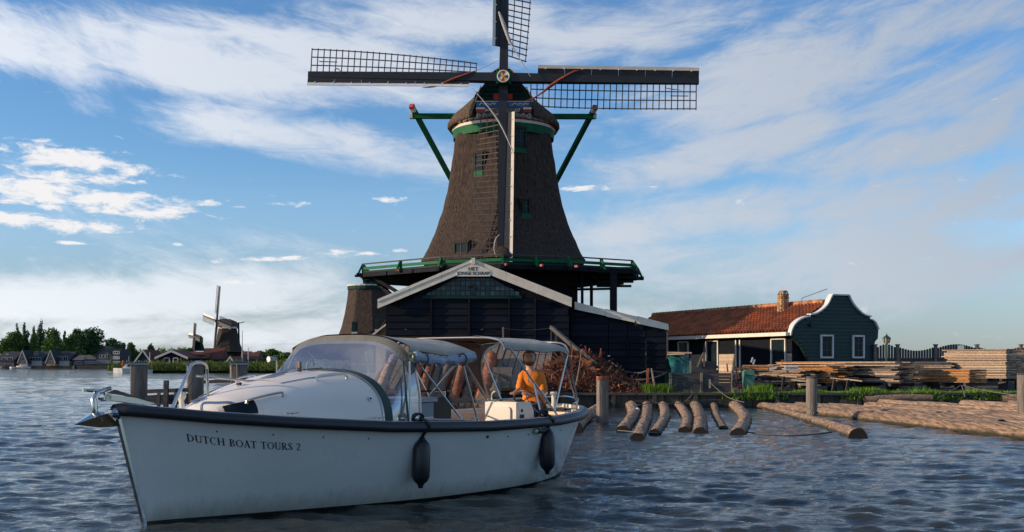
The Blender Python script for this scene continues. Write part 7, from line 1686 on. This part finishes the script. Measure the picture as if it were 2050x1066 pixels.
def build_person():
    def A(px, py, D): return P(px, py, D)
    t = thing('person', 'bearded helmsman in an orange t-shirt and dark shorts steering at the wheel', 'person', P(1070, 812, 15.25))
    D0 = 15.28
    N = {'pelvis': (A(1070, 803, D0), .105), 'belly': (A(1068, 785, D0), .10), 'chest': (A(1065, 762, D0 + .01), .105), 'upper': (A(1063, 751, D0), .075), 'neck': (A(1062, 741, D0 - .02), .062), 'neck2': (A(1061, 734, D0 - .03), .058),
         'head0': (A(1060.5, 726, D0 - .05), .078), 'head1': (A(1060.5, 716, D0 - .04), .094), 'head2': (A(1061, 708, D0 - .03), .082), 'head3': (A(1061, 703.5, D0 - .03), .05),
         'shL': (A(1047, 756, D0 - .02), .045), 'elL': (A(1041, 779, D0 - .12), .040), 'foL': (A(1033, 786, D0 - .24), .034), 'wrL': (A(1028, 789, D0 - .31), .028), 'paL': (A(1025.5, 787.5, D0 - .36), .034),
         'shR': (A(1081, 757, D0 + .02), .045), 'elR': (A(1087, 785, D0 - .10), .042), 'foR': (A(1070, 789, D0 - .28), .034), 'wrR': (A(1056, 789.5, D0 - .36), .028), 'paR': (A(1049.5, 787.5, D0 - .39), .034),
         'hipL': (A(1061, 811, D0 - .02), .085), 'knL': (A(1062, 838, D0 - .42), .062), 'anL': (A(1064, 885, D0 - .30), .042), 'toL': (A(1056, 893, D0 - .46), .038),
         'hipR': (A(1080, 811, D0 + .04), .085), 'knR': (A(1084, 836, D0 - .36), .062), 'anR': (A(1086, 883, D0 - .2), .042), 'toR': (A(1080, 891, D0 - .36), .038)}
    E = chain('pelvis', 'belly', 'chest', 'upper', 'neck', 'neck2', 'head0', 'head1', 'head2', 'head3') + chain('upper', 'shL', 'elL', 'foL', 'wrL', 'paL') + chain('upper', 'shR', 'elR', 'foR', 'wrR', 'paR') + chain('pelvis', 'hipL', 'knL', 'anL', 'toL') + chain('pelvis', 'hipR', 'knR', 'anR', 'toR')
    # fingers curl over the rim of the wheel
    for s, (px, py, dd) in (('L', (1025.5, 787.5, -.36)), ('R', (1049.5, 787.5, -.39))):
        for i in range(4):
            x = px - 3.2 + i * 2.1; L = (.85, 1, 1, .8)[i]
            N[f'{s}f{i}a'] = (A(x, py - 1.0, D0 + dd - .035), .0095); N[f'{s}f{i}b'] = (A(x - .2, py + .6 * L, D0 + dd - .065), .009); N[f'{s}f{i}c'] = (A(x - .1, py + 3.6 * L, D0 + dd - .06), .008)
            E += [('pa' + s, f'{s}f{i}a')] + chain(f'{s}f{i}a', f'{s}f{i}b', f'{s}f{i}c')
        N[f'{s}ta'] = (A(px + 4.3, py + .5, D0 + dd - .02), .011); N[f'{s}tb'] = (A(px + 4.8, py + 3.2, D0 + dd - .04), .0095); E += [('pa' + s, f'{s}ta'), (f'{s}ta', f'{s}tb')]
    body = skin_obj('body', N, E, 'skin', t, 2)
    hc = A(1060.3, 718, D0 - .05); fw = Vector((-.10, -1, -.03)).normalized(); rt = Vector((1, -.10, 0)).normalized(); up = Vector((0, 0, 1))
    def H(x, y, z): return hc + rt * x + fw * y + up * z      # head frame: right, forward, up
    # facial features joined to the head surface
    MB().tube([H(0, .088, .025), H(0, .112, -.012), H(0, .098, -.022)], [.008, .016, .010], 8).build('nose', 'skin', t, smooth=True)
    for s in (-1, 1):
        MB().ball(H(s * .090, -.005, -.004), .02, 8, 6, (.5, 1, 1.5)).build('ear', 'skin', t, smooth=True)
        e = MB().ball(H(s * .033, .082, .018), .009, 8, 6, (1.3, .7, .55)).build('eye', 'cream', t, smooth=True); MB().ball(H(s * .033, .0895, .018), .005, 6, 5).build('iris', 'hair', e)
        MB().tube([H(s * .015, .094, .036), H(s * .034, .094, .041), H(s * .052, .082, .034)], .0055, 6).build('eyebrow', 'hair', t)
    MB().tube([H(-.022, .092, -.047), H(0, .099, -.045), H(.022, .092, -.047)], .006, 6).build('mouth', 'cloth_red', t)
    # hair shell: top, back and sides; beard shell: jaw
    rows = []
    for i in range(10):
        th = R(4 + 11.5 * i); row = []
        for j in range(24):
            ph = 2 * math.pi * j / 24; fz = math.cos(ph)                # fz>0 front
            lim = 1.0 if fz > .35 else 2.0
            tt = min(th, R(46) if fz > .35 else (R(74) if fz > -.15 else R(104))); r = .101 + .008 * noise.noise(Vector((ph * 2, tt * 4, 0))); row.append(H(r * .98 * math.sin(tt) * math.sin(ph), r * math.sin(tt) * fz - .004, r * 1.10 * math.cos(tt) + .008))
        rows.append(row)
    MB().grid(rows, True).add(rows[0], [tuple(range(24))]).build('hair', 'hair', t, smooth=True, fix=False)
    rows = []
    for i in range(6):
        z = -.056 - .010 * i; row = []
        for j in range(15):
            ph = R(-95 + 190 * j / 14); r = (.0925 - .0025 * i - .00055 * i * i) + (.004 if abs(ph) < .5 else 0); zz = z + .038 * (abs(ph) / 1.65) ** 2; row.append(H(r * .93 * math.sin(ph), r * math.cos(ph) + .004, zz))
        rows.append(row)
    MB().grid(rows).build('beard', 'hair', t, smooth=True)
    # t-shirt: torso rings plus sleeves, with soft folds
    def rings(spec, n=28, wr=.010, seed=0.0):
        rows = []
        for (px, py, dd, w, d_) in spec:
            c = A(px, py, D0 + dd); row = []
            for j in range(n):
                a = 2 * math.pi * j / n; k = 1 + wr / .15 * noise.noise(Vector((math.cos(a) * 2.2, math.sin(a) * 2.2 + seed, c.z * 9))); e = .86
                row.append(c + rt * (w * k * math.copysign(abs(math.cos(a)) ** e, math.cos(a))) + fw * (d_ * k * math.copysign(abs(math.sin(a)) ** e, math.sin(a))))
            rows.append(row)
        return rows
    def resample(spec, k=4):
        out = []
        for i in range(len(spec) - 1):
            for j in range(k): f = j / k; f2 = f * f * (3 - 2 * f) * .4 + f * .6; out.append(tuple(x + (y - x) * f2 for x, y in zip(spec[i], spec[i + 1])))
        return out + [spec[-1]]
    torso = resample([(1070, 809, 0, .150, .125), (1070, 804, 0, .160, .132), (1068, 790, 0, .150, .125), (1066, 775, 0, .162, .128), (1065, 760, 0, .176, .128), (1064.5, 751, 0, .176, .116), (1064, 746.5, 0, .150, .098), (1063, 743, 0, .100, .078), (1062.5, 740.8, 0, .068, .062)])
    m = MB(); m.grid(rings(torso, 32, .012), True)
    for sx, pts in ((-1, [(1051, 749.5, .0, .056), (1047, 753, -.02, .062), (1043.5, 766, -.06, .060), (1041.5, 775.5, -.10, .062), (1041.2, 777, -.10, .054)]), (1, [(1077, 749.5, .02, .056), (1081.5, 754, .01, .064), (1085, 767, -.03, .062), (1087, 779, -.08, .065), (1087.1, 780.5, -.08, .056)])):
        P3 = [A(x, y, D0 + d_) for x, y, d_, r in pts]; rr = [r for *_, r in pts]; sp_ = spline(P3, 4); m.tube(sp_, [r * (1 + .05 * math.sin(i * 1.9 + sx)) for i, r in enumerate(np.interp(np.linspace(0, 1, len(sp_)), np.linspace(0, 1, len(rr)), rr))], 16)
    m.build('t_shirt', 'shirt', t, smooth=True)
    MB().prism([H(-.036, .070, -.155), H(.036, .070, -.155), H(.002, .122, -.245)], fw * .012).build('neckline', 'skin', t)
    MB().ball(A(1058.5, 757.5, D0 - .165), .014, 6, 5, (1.2, .5, 1.3)).ball(A(1057.5, 764, D0 - .165), .014, 6, 5, (1.2, .5, 1.3)).tube([A(1058.5, 757, D0 - .17), A(1057.5, 764, D0 - .17)], .004, 5).build('sunglasses', 'steel', label='folded sunglasses hanging from the neck of the orange t-shirt', cat='sunglasses')
    m = MB(); m.grid(rings(resample([(1070.5, 803, 0, .140, .116), (1070.5, 808, 0, .156, .126), (1071, 815, -.02, .160, .130), (1071, 820, -.06, .145, .12)]), 28, .006, 5), True)
    for pts in ([(1063, 811, -.02, .092), (1062.5, 820, -.18, .096), (1062, 830, -.34, .084), (1062, 836, -.40, .078)], [(1079, 811, .02, .092), (1082, 820, -.12, .096), (1084, 829, -.28, .084), (1084.5, 835, -.34, .078)]):
        P3 = [A(x, y, D0 + d_) for x, y, d_, r in pts]; rr = [r for *_, r in pts]; sp_ = spline(P3, 5); m.tube(sp_, [r * (1 + .04 * math.sin(i * 1.7)) for i, r in enumerate(np.interp(np.linspace(0, 1, len(sp_)), np.linspace(0, 1, len(rr)), rr))], 16)
    m.build('shorts', 'shorts', t, smooth=True)
    for s, k in (('L', 'toL'), ('R', 'toR')):
        a = N['an' + s][0] - Vector((0, 0, .01)); b = N['to' + s][0] - Vector((0, 0, .01)); MB().tube([a + (a - b) * .2, a, b, b + (b - a) * .15], [.03, .05, .046, .02], 8, squash=.8).build('shoe', 'iron', t, smooth=True)
build_person()
